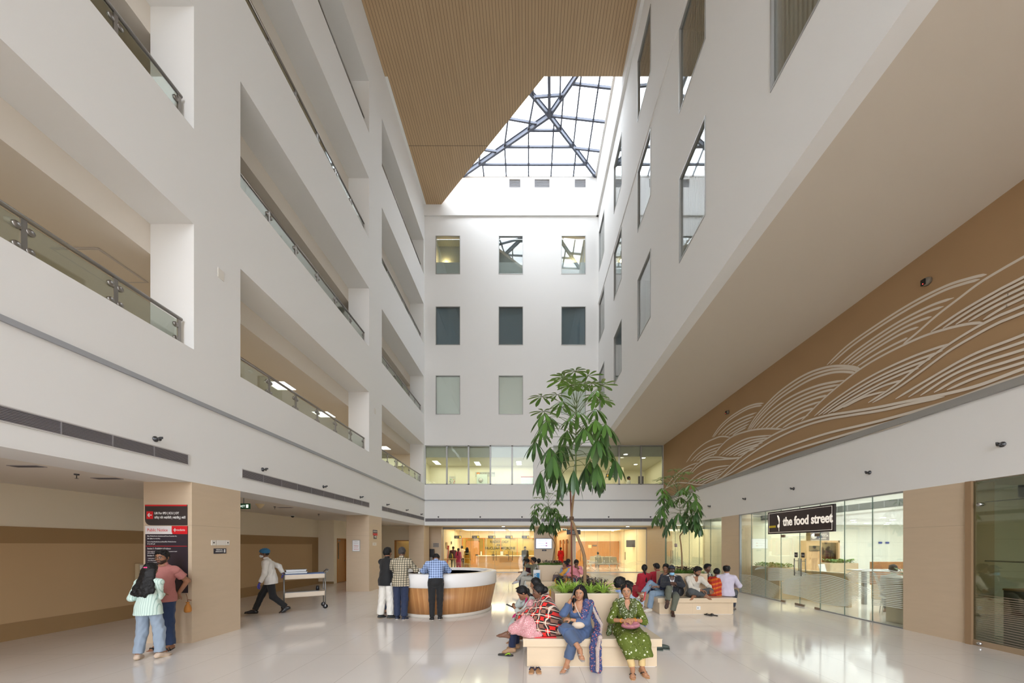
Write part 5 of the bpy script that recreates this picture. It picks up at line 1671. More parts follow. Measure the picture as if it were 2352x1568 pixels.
def tree(base, trunk, r0, top, zlow, n, R, Lf, label, rng, stake=None, top_open=.3):
 """umbrella tree: bent trunk, long petioles each carrying a wheel of drooping leaflets"""
 t = thing('umbrella_tree', label, 'tree', base)
 b = Vector(base)
 tr = bez([Vector(q) - b for q in trunk], 6)
 N = len(tr)
 MB().tube(tr, [r0 * (1 - .45 * i / N) for i in range(N)], 10).build('trunk', BARK, t)
 st = bez([tr[-1], (tr[-1] + (Vector(top) - b)) / 2 + Vector((rng.uniform(-.03, .03), 0, 0)), Vector(top) - b], 8)
 MB().tube(st, [r0 * .55 * (1 - .75 * i / len(st)) for i in range(len(st))], 8).build('upper_stem', STEMG, t)
 lv = MB(); pe = MB(); backlit_tones = []
 zt = top[2] - base[2]
 zl = zlow - base[2]
 path = tr[int(N * .55):] + st
 for i in range(n):
  u = (i + .5) / n                       # 0 low .. 1 top
  a = i * 2.39996 + rng.uniform(-.35, .35)
  if u > 1 - top_open:                   # open parasols at the top
   v_ = (u - 1 + top_open) / top_open
   z = zt - .34 * (1 - v_) - .02
   el = .35 + .75 * v_ + rng.uniform(-.1, .1)
   pl = R * (1.12 - .5 * v_) * rng.uniform(.8, 1.1)
  else:                                  # hanging skirts below
   v_ = u / (1 - top_open)
   z = zl + (zt - .42 - zl) * v_ + .12
   el = -.25 + .75 * v_ + rng.uniform(-.15, .15)
   pl = R * rng.uniform(.45, 1.0) * (.75 + .35 * math.sin(PI * v_))
  q = min(path, key=lambda p_: abs(p_.z - z))
  d = Vector((math.cos(a), math.sin(a), 0))
  e = q + d * pl * math.cos(el) + Vector((0, 0, pl * math.sin(el)))
  mid = (q + e) / 2 + Vector((0, 0, .10 * pl))
  pp = bez([q, mid, e], 4)
  pe.tube(pp, [.006, .006] + [.004] * (len(pp) - 2), 5)
  k = rng.randint(7, 9)
  dr = (.12 if u > 1 - top_open else .55 + .65 * (1 - v_)) + rng.uniform(-.1, .12)      # how far the leaflets hang
  tone = min(1, max(0, (.85 if u > 1 - top_open else .45 * v_) + rng.uniform(-.12, .12)))  # top leaves coloured lighter as if backlit, the rest darker downwards
  for j in range(k):
   b2 = 2 * PI * j / k + rng.uniform(-.15, .15)
   dd = Vector((math.cos(b2), math.sin(b2), 0)) + d * .25
   dd = dd.normalized() * math.cos(dr) + Vector((0, 0, -math.sin(dr) * .95 + .08))
   L = Lf * rng.uniform(.75, 1.1) * (1.12 - .3 * u)
   nv = len(lv.v)
   s = e + dd * .035
   pe.tube([e, s], .003, 4)
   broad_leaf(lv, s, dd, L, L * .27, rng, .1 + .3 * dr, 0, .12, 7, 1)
   backlit_tones += [tone + rng.uniform(-.08, .08)] * (len(lv.v) - nv)
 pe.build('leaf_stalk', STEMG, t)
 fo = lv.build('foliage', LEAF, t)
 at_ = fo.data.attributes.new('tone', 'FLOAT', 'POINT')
 at_.data.foreach_set('value', backlit_tones)
 if stake:
  MB().tube([Vector(q) - b for q in stake], [.013] * len(stake), 8).build('support_stake', plain('stake_brown', (112, 60, 40), .6), t)
  tie = Vector(trunk[-3]) - b
  MB().lathe([(.035, -.03), (.04, 0), (.035, .03)], tie, 10).build('tie', plain('tie_brown', (84, 60, 42), .8), t)
 return t
def zof(py, Y):
 return CAMH + (CY - py) * Y / FPX
def tp(l, Y):
 return [tuple(at(a, b, Y)) for a, b in l]
Y = 6.08
tree((.95, Y, .95), [(.95, Y, .93)] + tp([(1343, 1290), (1338, 1262), (1328, 1235), (1318, 1205), (1313, 1190), (1316, 1150), (1322, 1105)], Y), .030,
     tuple(at(1324, 915, Y)), 2.95, 50, .72, .27, 'tall umbrella tree tied to a brown stake, on the nearest planter bench', random.Random(11),
     stake=[(.745, Y + .05, .93)] + [tuple(at(1312, 1190, Y + .03)), tuple(at(1310, 1120, Y + .03))])
Y = 13.98
tree((.92, Y, .95), [(.92, Y, .93)] + tp([(1272, 1270), (1275, 1252), (1270, 1238), (1262, 1229), (1259, 1215)], Y), .024, tuple(at(1259, 1145, Y)), 2.4, 44, .66, .25,
     'smaller umbrella tree on the last planter bench, in front of the lit corridor', random.Random(23), top_open=.2)
Y = 9.97
tree((4.26, Y, .95), [(4.26, Y, .93)] + tp([(1566, 1275), (1564, 1250), (1562, 1231), (1568, 1222), (1567, 1212)], Y), .022, tuple(at(1553, 1108, Y)), 2.3, 42, .66, .25,
     'umbrella tree on the planter bench by the food street doors, before the mural', random.Random(37), top_open=.25)
SPID = plain('spider_plant_green', (166, 200, 84), .45, vary=.2)
SPID2 = plain('dark_strap_green', (112, 150, 66), .45, vary=.2)
DARKL = plain('dark_purple_leaf', (72, 56, 52), .4, vary=.4)
rng = random.Random(3)
def clump(bc, dx, dy, kind, label, group, n=34, L=.24, sp=.2):
 m = MB()
 if kind == 'spider':
  leaf_tuft(m, (0, 0, 0), n, L, sp, rng, .016, .75, 1.0)
  mat = SPID
 elif kind == 'strap':
  leaf_tuft(m, (0, 0, 0), n, L, sp, rng, .018, .75, .9)
  mat = SPID2
 else:
  for i in range(n):
   a = rng.uniform(0, 2 * PI)
   st = (rng.uniform(-.09, .09), rng.uniform(-.09, .09), rng.uniform(.01, L * .75))
   broad_leaf(m, st, (math.cos(a), math.sin(a), rng.uniform(.1, .9)), rng.uniform(.07, .13), .045, rng, .5)
  m.tube([(0, 0, 0), (0, 0, L * .8)], .008, 6)
  mat = DARKL
 o = m.build('spider_plant' if kind != 'dark' else 'dark_leaf_plant', mat)
 o.location = bc + Vector((dx, dy, .95))
 return tag(o, label, 'plant', group)
for bc, nm in ((B1, 'nearest planter bench'), (B2, 'planter bench by the food street doors'), (B3, 'planter bench before the radiology glass')):
 for dx, dy in ((-.33, -.32), (-.12, -.33), (.08, -.31), (.29, -.33), (-.32, -.08), (-.14, -.1), (.3, .05)):
  clump(bc, dx, dy, 'spider' if bc is B1 else 'strap', 'bright green strap leaved plant in the %s' % nm, 'strap leaved plants in the ' + nm, 60, .31 if bc is B1 else .22, .26)
 for dx, dy in ((.12, .06), (.26, .2), (.0, .22), (-.22, .24), (.3, -.12), (.14, .33)):
  clump(bc, dx, dy, 'dark', 'dark purple leaved plant in the %s' % nm, 'dark leaved plants in the ' + nm, 60, .30 if bc is B1 else .24)
for k, (loc, ax) in enumerate((((B2.x + .05, B2.y - .93, .165), 'y'), ((B2.x - .93, B2.y - .35, .2), 'x'))):
 t = thing('wall_socket', 'white power socket on the %s of the bench by the food street doors' % ('front' if k == 0 else 'end'), 'socket', loc)
 if ax == 'y':
  MB().box((-.05, -.012, -.045), (.05, 0, .045)).build('cover', WHITEP, t, bevel=.003)
  MB().box((-.03, -.014, -.015), (.0, -.0115, .015)).build('outlet', GREYM, t)
 else:
  MB().box((-.012, -.05, -.045), (0, .05, .045)).build('cover', WHITEP, t, bevel=.003)
  MB().box((-.014, -.02, -.015), (-.0115, .02, .015)).build('outlet', GREYM, t)
TY = 9.45
k = TY / 825
RT_ = .62
t = thing('instrument_trolley', 'steel two tier hospital trolley pulled by the walking porter', 'trolley', (-6.12, 9.82, 0), RT_)
TS = plain('trolley_steel', (138, 138, 138), .35, .85)
TB = plain('trolley_panel', (196, 180, 160), .4, .2)
hw, hd = .46, .25
for z, nm in ((.84, 'upper_shelf'), (.36, 'lower_shelf')):
 m = MB(); m.box((-hw, -hd, z), (hw, hd, z + .015))
 for a, b in (((-hw, -hd, z), (hw, -hd + .012, z + .13)), ((-hw, hd - .012, z), (hw, hd, z + .13)), ((-hw, -hd, z), (-hw + .012, hd, z + .13)), ((hw - .012, -hd, z), (hw, hd, z + .13))):
  m.box(a, b)
 m.build(nm, TB, t)
for a in (-1, 1):
 for b in (-1, 1):
  MB().tube([(a * (hw + .01), b * (hd - .02), .1), (a * (hw + .01), b * (hd - .02), .98)], .014, 10).build('leg', TS, t)
  c = MB(); c.lathe([(.06, -.015), (.062, 0), (.06, .015)], (a * (hw + .01), b * (hd - .02), .062), 18, axis='y')
  w_ = c.build('caster', BLACK, t)
  MB().box((a * (hw + .01) - .012, b * (hd - .02) - .02, .05), (a * (hw + .01) + .012, b * (hd - .02) + .02, .11)).build('fork', TS, w_)
MB().tube([(hw + .01, -hd + .02, .98), (hw + .09, -hd + .02, 1.06), (hw + .09, hd - .02, 1.06), (hw + .01, hd - .02, .98)], .012, 10).build('push_handle', TS, t)
MB().tube([(-hw - .01, -hd + .02, .96), (-hw - .07, -hd + .02, 1.0), (-hw - .07, hd - .02, 1.0), (-hw - .01, hd - .02, .96)], .012, 10).build('pull_handle', TS, t)
MB().box((-hw, -hd - .004, .965), (hw, hd + .004, .978)).build('blue_cover_sheet', plain('cover_blue', (88, 112, 158), .7), t)
tl = t.location
for (x, z, w, h, nm, lb) in ((-.2, .978, .5, .05, 'steel_tray', 'lower steel tray on the blue trolley top'), (-.2, 1.03, .46, .06, 'steel_tray', 'upper steel tray stacked on the trolley top'), (-.05, .376, .74, .12, 'steel_tray', 'long steel tray on the lower trolley shelf')):
 q = thing(nm, lb, 'tray', tl + Vector((x * math.cos(RT_), x * math.sin(RT_), z)), RT_)
 m = MB(); m.box((-w / 2, -.16, 0), (w / 2, .16, h)); m.build('body', TS, q, bevel=.008)
 MB().box((-w / 2 - .012, -.172, h - .006), (w / 2 + .012, .172, h + .002)).build('rim', TS, q)
q = thing('black_jar', 'black jar standing on the lower shelf tray of the trolley', 'jar', tl + Vector((.25, .18, .498)))
MB().lathe([(.045, 0), (.045, .09), (.035, .1), (.035, .12), (0, .122)], (0, 0, 0), 16).build('body', BLACK, q)
t = thing('water_bottle', 'clear plastic water bottle with a blue cap and label beside the blanketed woman', 'bottle', (.46, 5.33, SH))
BP = glass('bottle_plastic', (240, 246, 248), 1.4, .08, .5)
MB().lathe([(.034, 0), (.036, .01), (.036, .16), (.034, .18), (.016, .215), (.014, .232)], (0, 0, 0), 18).build('body', BP, t)
MB().lathe([(.0365, .075), (.0365, .135)], (0, 0, 0), 18).build('label_wrap', plain('label_blue', (40, 92, 178), .4), t)
MB().lathe([(.0155, .228), (.0155, .25), (0, .251)], (0, 0, 0), 14).build('cap', plain('cap_blue', (20, 84, 200), .4), t)
t = thing('black_pouch', 'small crumpled black pouch next to the water bottle on the bench', 'pouch', (.52, 5.30, SH))
m = MB(); m.ball((0, 0, .02), (.06, .05, .022), 0, 16, 10); m.build('body', plain('pouch_black', (36, 34, 40), .5), t)
t = thing('red_plastic_bag', 'flat red plastic bag lying under the blanketed woman', 'bag', (.20, 5.22, SH))
m = MB(); m.box((-.20, -.09, 0.001), (.20, .10, .012)); m.build('body', plain('bag_red', (226, 24, 34), .3), t, bevel=.004)
m = MB(); put_text(m, 'H', .04, (.13, -.092, .0), (1, 0, 0), (0, 1, .1)); m.v = [(x, y + .06, z + .014) for x, y, z in m.v]; m.build('print', WHITEP, t)
def flipflop(loc, rz, label, sole, strap, group=None, L=.25, name='flip_flop', cat='sandal'):
 t = thing(name, label, cat, loc, rz, group)
 pts = [(-.035, 0), (-.04, .06), (-.034, .12), (-.046, .2), (-.03, .255), (.0, .268), (.03, .255), (.044, .2), (.036, .12), (.04, .06), (.035, 0), (0, -.012)]
 k_ = L / .28
 MB().prism([(x * k_, (.13 - y) * k_, 0.001) for x, y in pts], (0, 0, .02)).build('sole', sole, t, bevel=.004)
 c = MB()
 for s in (-1, 1):
  c.tube([(0, -.085 * k_, .02), (s * .02 * k_, -.05 * k_, .042), (s * .04 * k_, .0, .02)], .008, 8)
 c.build('strap', strap, t)
 return t
SOLT = plain('sole_tan', (176, 132, 92), .6)
STN = plain('strap_navy', (38, 42, 70), .6)
SOLD = plain('sole_dark', (52, 50, 48), .6)
f = 825 * 1.75 / (1541 - CY)
flipflop(((1221.5 - CX) * f / 825, f, 0), PI - .1, 'tan flip flop with a navy strap before the nearest bench, its left one', SOLT, STN, 'pair of tan flip flops')
flipflop(((1236 - CX) * f / 825, f, 0), PI + .1, 'tan flip flop with a navy strap before the nearest bench, its right one', SOLT, STN, 'pair of tan flip flops')
flipflop((B2.x + .24, B2.y - 1.05, 0), PI + .5, 'dark sandal on the floor before the second bench, left of its pair', SOLD, SOLD, 'pair of dark sandals', .22)
flipflop((B2.x + .36, B2.y - 1.06, 0), PI + .6, 'dark sandal on the floor before the second bench, right of its pair', SOLD, SOLD, 'pair of dark sandals', .22)
GS = plain('clog_green', (64, 72, 64), .6)
for k, dx in enumerate((0, .13)):
 t = thing('clog', ('grey green clog sticking out past the right end of the nearest bench' if k == 0 else 'second grey green clog, further out past the nearest bench'), 'shoe', (2.12 + dx, 6.0 + k * .05, 0), 1.2)
 m = MB(); m.ball((0, 0, .045), (.045, .12, .035), 0, 14, 8); m.box((-.045, -.12, 0), (.045, .12, .02)); m.build('body', GS, t)
 MB().tube([(-.045, .02, .05), (0, .1, .075), (.045, .02, .05)], .008, 8).build('heel_strap', plain('clog_yellow', (196, 180, 40), .5), t)
flipflop((-.36, 5.68, 0), 1.3, 'dark sandal with a lime stripe on the floor left of the nearest bench', SOLD, plain('lime', (150, 190, 50), .5), None, .26)
def carrier(name, loc, rz, w, d, h, mat, label, writing=None, wm=None, tilt=.12):
 t = thing(name, label, 'bag', loc, rz)
 m = MB()
 m.add([(-w / 2, -d / 2, 0), (w / 2, -d / 2, 0), (w / 2, d / 2, 0), (-w / 2, d / 2, 0), (-w / 2 - .01, -d * .2, h * .95), (w / 2 + .01, -d * .3, h), (w / 2, d * .3, h * .97), (-w / 2, d * .25, h)],
          [(0, 3, 2, 1), (0, 1, 5, 4), (1, 2, 6, 5), (2, 3, 7, 6), (3, 0, 4, 7), (4, 5, 6, 7)])
 m.build('body', mat, t, bevel=.006)
 h_ = MB(); h_.tube([(-w * .25, 0, h * .96), (-w * .2, 0, h + .09), (w * .2, 0, h + .09), (w * .25, 0, h * .97)], .006, 6)
 h_.build('handle', mat, t)
 if writing:
  q = MB()
  q.box((-w / 2 + .02, -d / 2 - .004, h * .1), (w / 2 - .1 * w, -d / 2 + .02, h * .72))
  q.build('printed_panel', wm, t)
  q = MB(); put_text(q, writing, h * .3, (-w * .06, -d / 2 - .006, h * .18), (0, 0, 1), (-1, 0, 0), align='LEFT'); q.build('writing', WHITEP, t)
 return t
BWH = plain('bag_white', (226, 228, 230), .45)
BBL = plain('bag_blue', (44, 128, 178), .45)
carrier('carrier_bag', (.30, 13.25, SH), .2, .24, .12, .42, BWH, 'white carrier bag with a blue print leaning beside the man on the phone', 'CARE', BBL)
carrier('carrier_bag', (3.43, 10.08, SH), -.1, .26, .14, .26, plain('bag_mix', (70, 96, 160), .4), 'blue and white carrier bag between the women in red and the man in jeans', 'GO', plain('bag_navy', (34, 48, 110), .4))
t = thing('backpack', 'black backpack standing on the bench beside the man in the cap', 'backpack', (B2.x - .36, B2.y - .70, SH), .5)
BK = plain('nylon_black', (30, 30, 33), .6)
m = MB(); m.ball((0, 0, .22), (.15, .1, .22), 0, 18, 12); m.build('body', BK, t)
m = MB(); m.ball((0, -.08, .14), (.11, .05, .12), 0, 14, 8); m.build('front_pocket', BK, t)
MB().tube([(-.05, .0, .42), (0, 0, .47), (.05, 0, .42)], .008, 8).build('top_handle', BK, t)
m = MB()
for s in (-1, 1):
 m.tube([(s * .07, .09, .40), (s * .09, .14, .25), (s * .08, .1, .06)], .015, 8)
m.build('shoulder_strap', BK, t)
def V3(*a):
 return np.array(a if len(a) == 3 else a[0], dtype=np.float64)
def nrm(v):
 l = np.linalg.norm(v)
 return v / l if l > 1e-9 else V3(0, 0, 1)
def Rx(a):
 c, s = math.cos(a), math.sin(a)
 return np.array([[1, 0, 0], [0, c, -s], [0, s, c]])
def Ry(a):
 c, s = math.cos(a), math.sin(a)
 return np.array([[c, 0, s], [0, 1, 0], [-s, 0, c]])
def Rz(a):
 c, s = math.cos(a), math.sin(a)
 return np.array([[c, -s, 0], [s, c, 0], [0, 0, 1]])
def cone(p, q, r1, r2, flat=None, cut=None):
 """rounded cone; flat = (axis, factor) squashes the section; cut = ends flat at q"""
 p, q = V3(p), V3(q)
 d = q - p
 L2 = max(d @ d, 1e-9)
 rm = max(r1, r2)
 def f(P):
  v = P - p
  t = np.clip((v @ d) / L2, 0, 1)
  w = v - t[..., None] * d
  k = 1.0
  if flat is not None:
   u, s = flat
   wu = w @ u
   w = w + (wu / s - wu)[..., None] * u
   k = min(s, 1.0)
  r = np.linalg.norm(w, axis=-1) - (r1 + t * (r2 - r1))
  r = r * (k ** .5)
  if cut is not None:
   r = np.maximum(r, (P - q) @ (d / math.sqrt(L2)) - cut)
  return r
 lo = np.minimum(p, q) - rm * max(1, flat[1] if flat else 1)
 hi = np.maximum(p, q) + rm * max(1, flat[1] if flat else 1)
 return f, lo, hi
def ell(c, r, R=None):
 c, r = V3(c), V3(r)
 R = np.eye(3) if R is None else R
 def f(P):
  q = (P - c) @ R                      # to the local frame
  k0 = np.linalg.norm(q / r, axis=-1)
  k1 = np.linalg.norm(q / (r * r), axis=-1)
  return k0 * (k0 - 1) / np.maximum(k1, 1e-6)
 e = np.abs(R) @ r
 return f, c - e, c + e
class Field:
 def __init__(s):
  s.p = []
  s.cuts = []
  s.waves = None
 def add(s, prim, k=.03):
  s.p.append((*prim, k))
  return s
 def cut(s, n, c):
  """keep the side where n.x < c"""
  s.cuts.append((nrm(V3(n)), c))
  return s
 def cutf(s, fn):
  s.cuts.append((fn, None))
  return s
 def mesh(s, h, seed=None, amp=0.0, wl=.09):
  lo = np.min([a[1] for a in s.p], axis=0) - 4 * h
  hi = np.max([a[2] for a in s.p], axis=0) + 4 * h
  n = np.ceil((hi - lo) / h).astype(int) + 1
  F = np.full(tuple(n), .25)
  ax = [lo[i] + h * np.arange(n[i]) for i in range(3)]
  for f, a, b, k in s.p:
   pad = k + 3 * h
   i0 = np.maximum(0, np.floor((a - pad - lo) / h).astype(int))
   i1 = np.minimum(n, np.ceil((b + pad - lo) / h).astype(int) + 1)
   if np.any(i1 <= i0):
    continue
   sl = tuple(slice(i0[i], i1[i]) for i in range(3))
   P = np.stack(np.meshgrid(ax[0][sl[0]], ax[1][sl[1]], ax[2][sl[2]], indexing='ij'), -1)
   d = f(P)
   o = F[sl]
   if k > 0:
    m = np.maximum(k - np.abs(o - d), 0) / k
    F[sl] = np.minimum(o, d) - m * m * k * .25
   else:
    F[sl] = np.minimum(o, d)
  if amp or s.cuts:
   P = np.stack(np.meshgrid(*ax, indexing='ij'), -1)
   if amp:
    rg = np.random.RandomState(seed or 1)
    acc = 0
    for i in range(4):
     v = rg.normal(size=3)
     v[2] *= .6
     v = nrm(v) * 2 * PI / (wl * rg.uniform(.6, 1.7))
     w2 = nrm(rg.normal(size=3)) * 2 * PI / .35
     acc = acc + np.sin(P @ v + 1.5 * np.sin(P @ w2) + rg.uniform(0, 6)) * rg.uniform(.5, 1)
    F = F + acc * (amp / 2)
   for nn, c in s.cuts:
    F = np.maximum(F, (P @ nn - c) if c is not None else nn(P))
  F[0], F[-1], F[:, 0], F[:, -1], F[:, :, 0], F[:, :, -1] = (1,) * 6
  return nets(F, lo, h)
def nets(F, o, h):
 I = F < 0
 c = np.zeros(tuple(x - 1 for x in F.shape), np.int8)
 off = [(i, j, k) for i in (0, 1) for j in (0, 1) for k in (0, 1)]
 nx, ny, nz = c.shape
 for i, j, k in off:
  c += I[i:i + nx, j:j + ny, k:k + nz]
 act = (c > 0) & (c < 8)
 idx = np.full(c.shape, -1, np.int64)
 ci = np.argwhere(act)
 if len(ci) == 0:
  return np.zeros((0, 3)), np.zeros((0, 4), int)
 idx[act] = np.arange(len(ci))
 sm = np.zeros((len(ci), 3))
 cn = np.zeros(len(ci))
 for a in off:
  for x in range(3):
   if a[x] == 0:
    b = list(a)
    b[x] = 1
    fa = F[ci[:, 0] + a[0], ci[:, 1] + a[1], ci[:, 2] + a[2]]
    fb = F[ci[:, 0] + b[0], ci[:, 1] + b[1], ci[:, 2] + b[2]]
    cr = (fa < 0) != (fb < 0)
    t = np.where(cr, fa / np.where(cr, fa - fb, 1), 0)
    p = np.array(a, float)[None].repeat(len(ci), 0)
    p[:, x] += t
    sm += p * cr[:, None]
    cn += cr
 V = o + h * (ci + sm / cn[:, None])
 Q = []
 for x in range(3):
  y, z = (x + 1) % 3, (x + 2) % 3
  a = [slice(None)] * 3
  b = [slice(None)] * 3
  a[x] = slice(0, -1)
  b[x] = slice(1, None)
  ch = I[tuple(a)] != I[tuple(b)]
  g = np.argwhere(ch)
  ok = (g[:, y] > 0) & (g[:, z] > 0) & (g[:, y] < F.shape[y] - 1) & (g[:, z] < F.shape[z] - 1)
  g = g[ok]
  ins = I[g[:, 0], g[:, 1], g[:, 2]]
  q = []
  for dy, dz in ((-1, -1), (0, -1), (0, 0), (-1, 0)):
   e = g.copy()
   e[:, y] += dy
   e[:, z] += dz
   q.append(idx[e[:, 0], e[:, 1], e[:, 2]])
  q = np.stack(q, 1)
  q[~ins] = q[~ins][:, ::-1]
  Q.append(q)
 return V, np.concatenate(Q)
def np_obj(name, parts, mat, parent=None, colors=None):
 """object from [(V, Q), ...]"""
 Vs, Qs, o = [], [], 0
 for v, q in parts:
  Vs.append(v)
  Qs.append(q + o)
  o += len(v)
 Vv, Q = np.concatenate(Vs), np.concatenate(Qs)
 me = bpy.data.meshes.new(name)
 me.vertices.add(len(Vv))
 me.vertices.foreach_set('co', Vv.astype(np.float32).ravel())
 me.loops.add(len(Q) * 4)
 me.loops.foreach_set('vertex_index', Q.astype(np.int32).ravel())
 me.polygons.add(len(Q))
 me.polygons.foreach_set('loop_start', np.arange(0, len(Q) * 4, 4, dtype=np.int32))
 me.polygons.foreach_set('use_smooth', np.ones(len(Q), bool))
 me.materials.append(mat)
 me.update(calc_edges=True)
 if colors is not None:
  a = me.attributes.new('skin', 'FLOAT_COLOR', 'POINT')
  a.data.foreach_set('color', np.concatenate([colors, np.ones((len(colors), 1))], 1).astype(np.float32).ravel())
 ob = bpy.data.objects.new(name, me)
 COL.objects.link(ob)
 if parent is not None:
  ob.parent = parent
 return ob
def ik(S, T, l1, l2, pole):
 S, T, pole = V3(S), V3(T), V3(pole)
 d = T - S
 L = np.linalg.norm(d)
 L2 = min(L, (l1 + l2) * .998)
 u = d / max(L, 1e-6)
 T = S + u * L2
 a = (l1 * l1 - l2 * l2 + L2 * L2) / (2 * L2)
 hh = math.sqrt(max(l1 * l1 - a * a, 0))
 pv = nrm(pole - (pole @ u) * u)
 return S + u * a + pv * hh, T
def m_skin():
 t = NT('skin')
 at_ = t.t.nodes.new('ShaderNodeAttribute')
 at_.attribute_name = 'skin'
 t.l(at_.outputs['Color'], t.b.inputs['Base Color'])
 t.b.inputs['Roughness'].default_value = .5
 t.b.inputs['Subsurface Weight'].default_value = .05
 t.b.inputs['Subsurface Radius'].default_value = (.01, .005, .003)
 return t.m
SKIN = m_skin()
HAIRM = None
def m_hair(name, rgb=(20, 18, 18)):
 if name in _M:
  return _M[name]
 t = NT(name)
 v = t.obj()
 nz = t.noise(t.mapped(v, (160, 160, 14)), 1.0, 2)
 t.color(t.mix(nz, lin(rgb), lin(tuple(min(255, c + 16) for c in rgb))))
 t.b.inputs['Roughness'].default_value = .5
 t.b.inputs['Specular IOR Level'].default_value = .3
 t.bump(nz, .8, .005)
 _M[name] = t.m
 return t.m
HAIR = m_hair('black_hair', (15, 13, 13))
HAIRG = m_hair('greying_hair', (58, 54, 52))
def cloth(name, rgb, rough=.8, vary=.08):
 if name in _M:
  return _M[name]
 t = NT(name)
 v = t.obj()
 nz = t.noise(v, 9, 3)
 c = lin(rgb)
 t.color(t.mix(nz, tuple(x * (1 - vary) for x in c), tuple(min(1, x * (1 + vary)) for x in c)))
 t.b.inputs['Roughness'].default_value = rough
 t.b.inputs['Sheen Weight'].default_value = .1
 t.bump(t.noise(t.mapped(v, (1, 1, .6)), 22, 3), .35, .012)
 _M[name] = t.m
 return t.m
def stripes(name, base, items, rough=.8):
 """cloth with line sets: items = [(axis vector, period, width, colour, phase)]; later ones on top"""
 if name in _M:
  return _M[name]
 t = NT(name)
 v = t.obj()
 wob = t.noise(v, 6, 2)
 col = lin(base)
 for axis, per, wd, c, ph in items:
  dt = t.t.nodes.new('ShaderNodeVectorMath')
  dt.operation = 'DOT_PRODUCT'
  t.l(v, dt.inputs[0])
  dt.inputs[1].default_value = axis
  s = t.math('ADD', dt.outputs['Value'], ph)
  s = t.math('ADD', s, t.math('MULTIPLY', wob, per * .12))
  m = t.math('LESS_THAN', t.math('PINGPONG', s, per / 2), wd / 2)
  a = c[3] if len(c) > 3 else 1.0
  col = t.mix(t.math('MULTIPLY', m, a), col, lin(c[:3]))
 t.color(col if not isinstance(col, tuple) else col)
 t.b.inputs['Roughness'].default_value = rough
 t.bump(t.noise(v, 22, 3), .3, .012)
 _M[name] = t.m
 return t.m
def spots(name, base, items, rough=.8):
 """cloth with blotchy prints: items = [(scale, threshold, colour)]"""
 if name in _M:
  return _M[name]
 t = NT(name)
 v = t.obj()
 col = lin(base)
 for i, (sc, th, c) in enumerate(items):
  vo = t.t.nodes.new('ShaderNodeTexVoronoi')
  vo.inputs['Scale'].default_value = sc
  mp = t.t.nodes.new('ShaderNodeMapping')
  t.l(v, mp.inputs[0])
  mp.inputs['Location'].default_value = (i * 3.1, i * 1.7, i * .9)
  t.l(mp.outputs[0], vo.inputs['Vector'])
  m = t.math('LESS_THAN', vo.outputs['Distance'], th)
  col = t.mix(m, col, lin(c))
 t.color(col)
 t.b.inputs['Roughness'].default_value = rough
 t.bump(t.noise(v, 22, 3), .3, .012)
 _M[name] = t.m
 return t.m
SKT = {'fair': (178, 128, 96), 'mid': (150, 104, 76), 'dark': (112, 76, 56), 'deep': (84, 56, 42)}
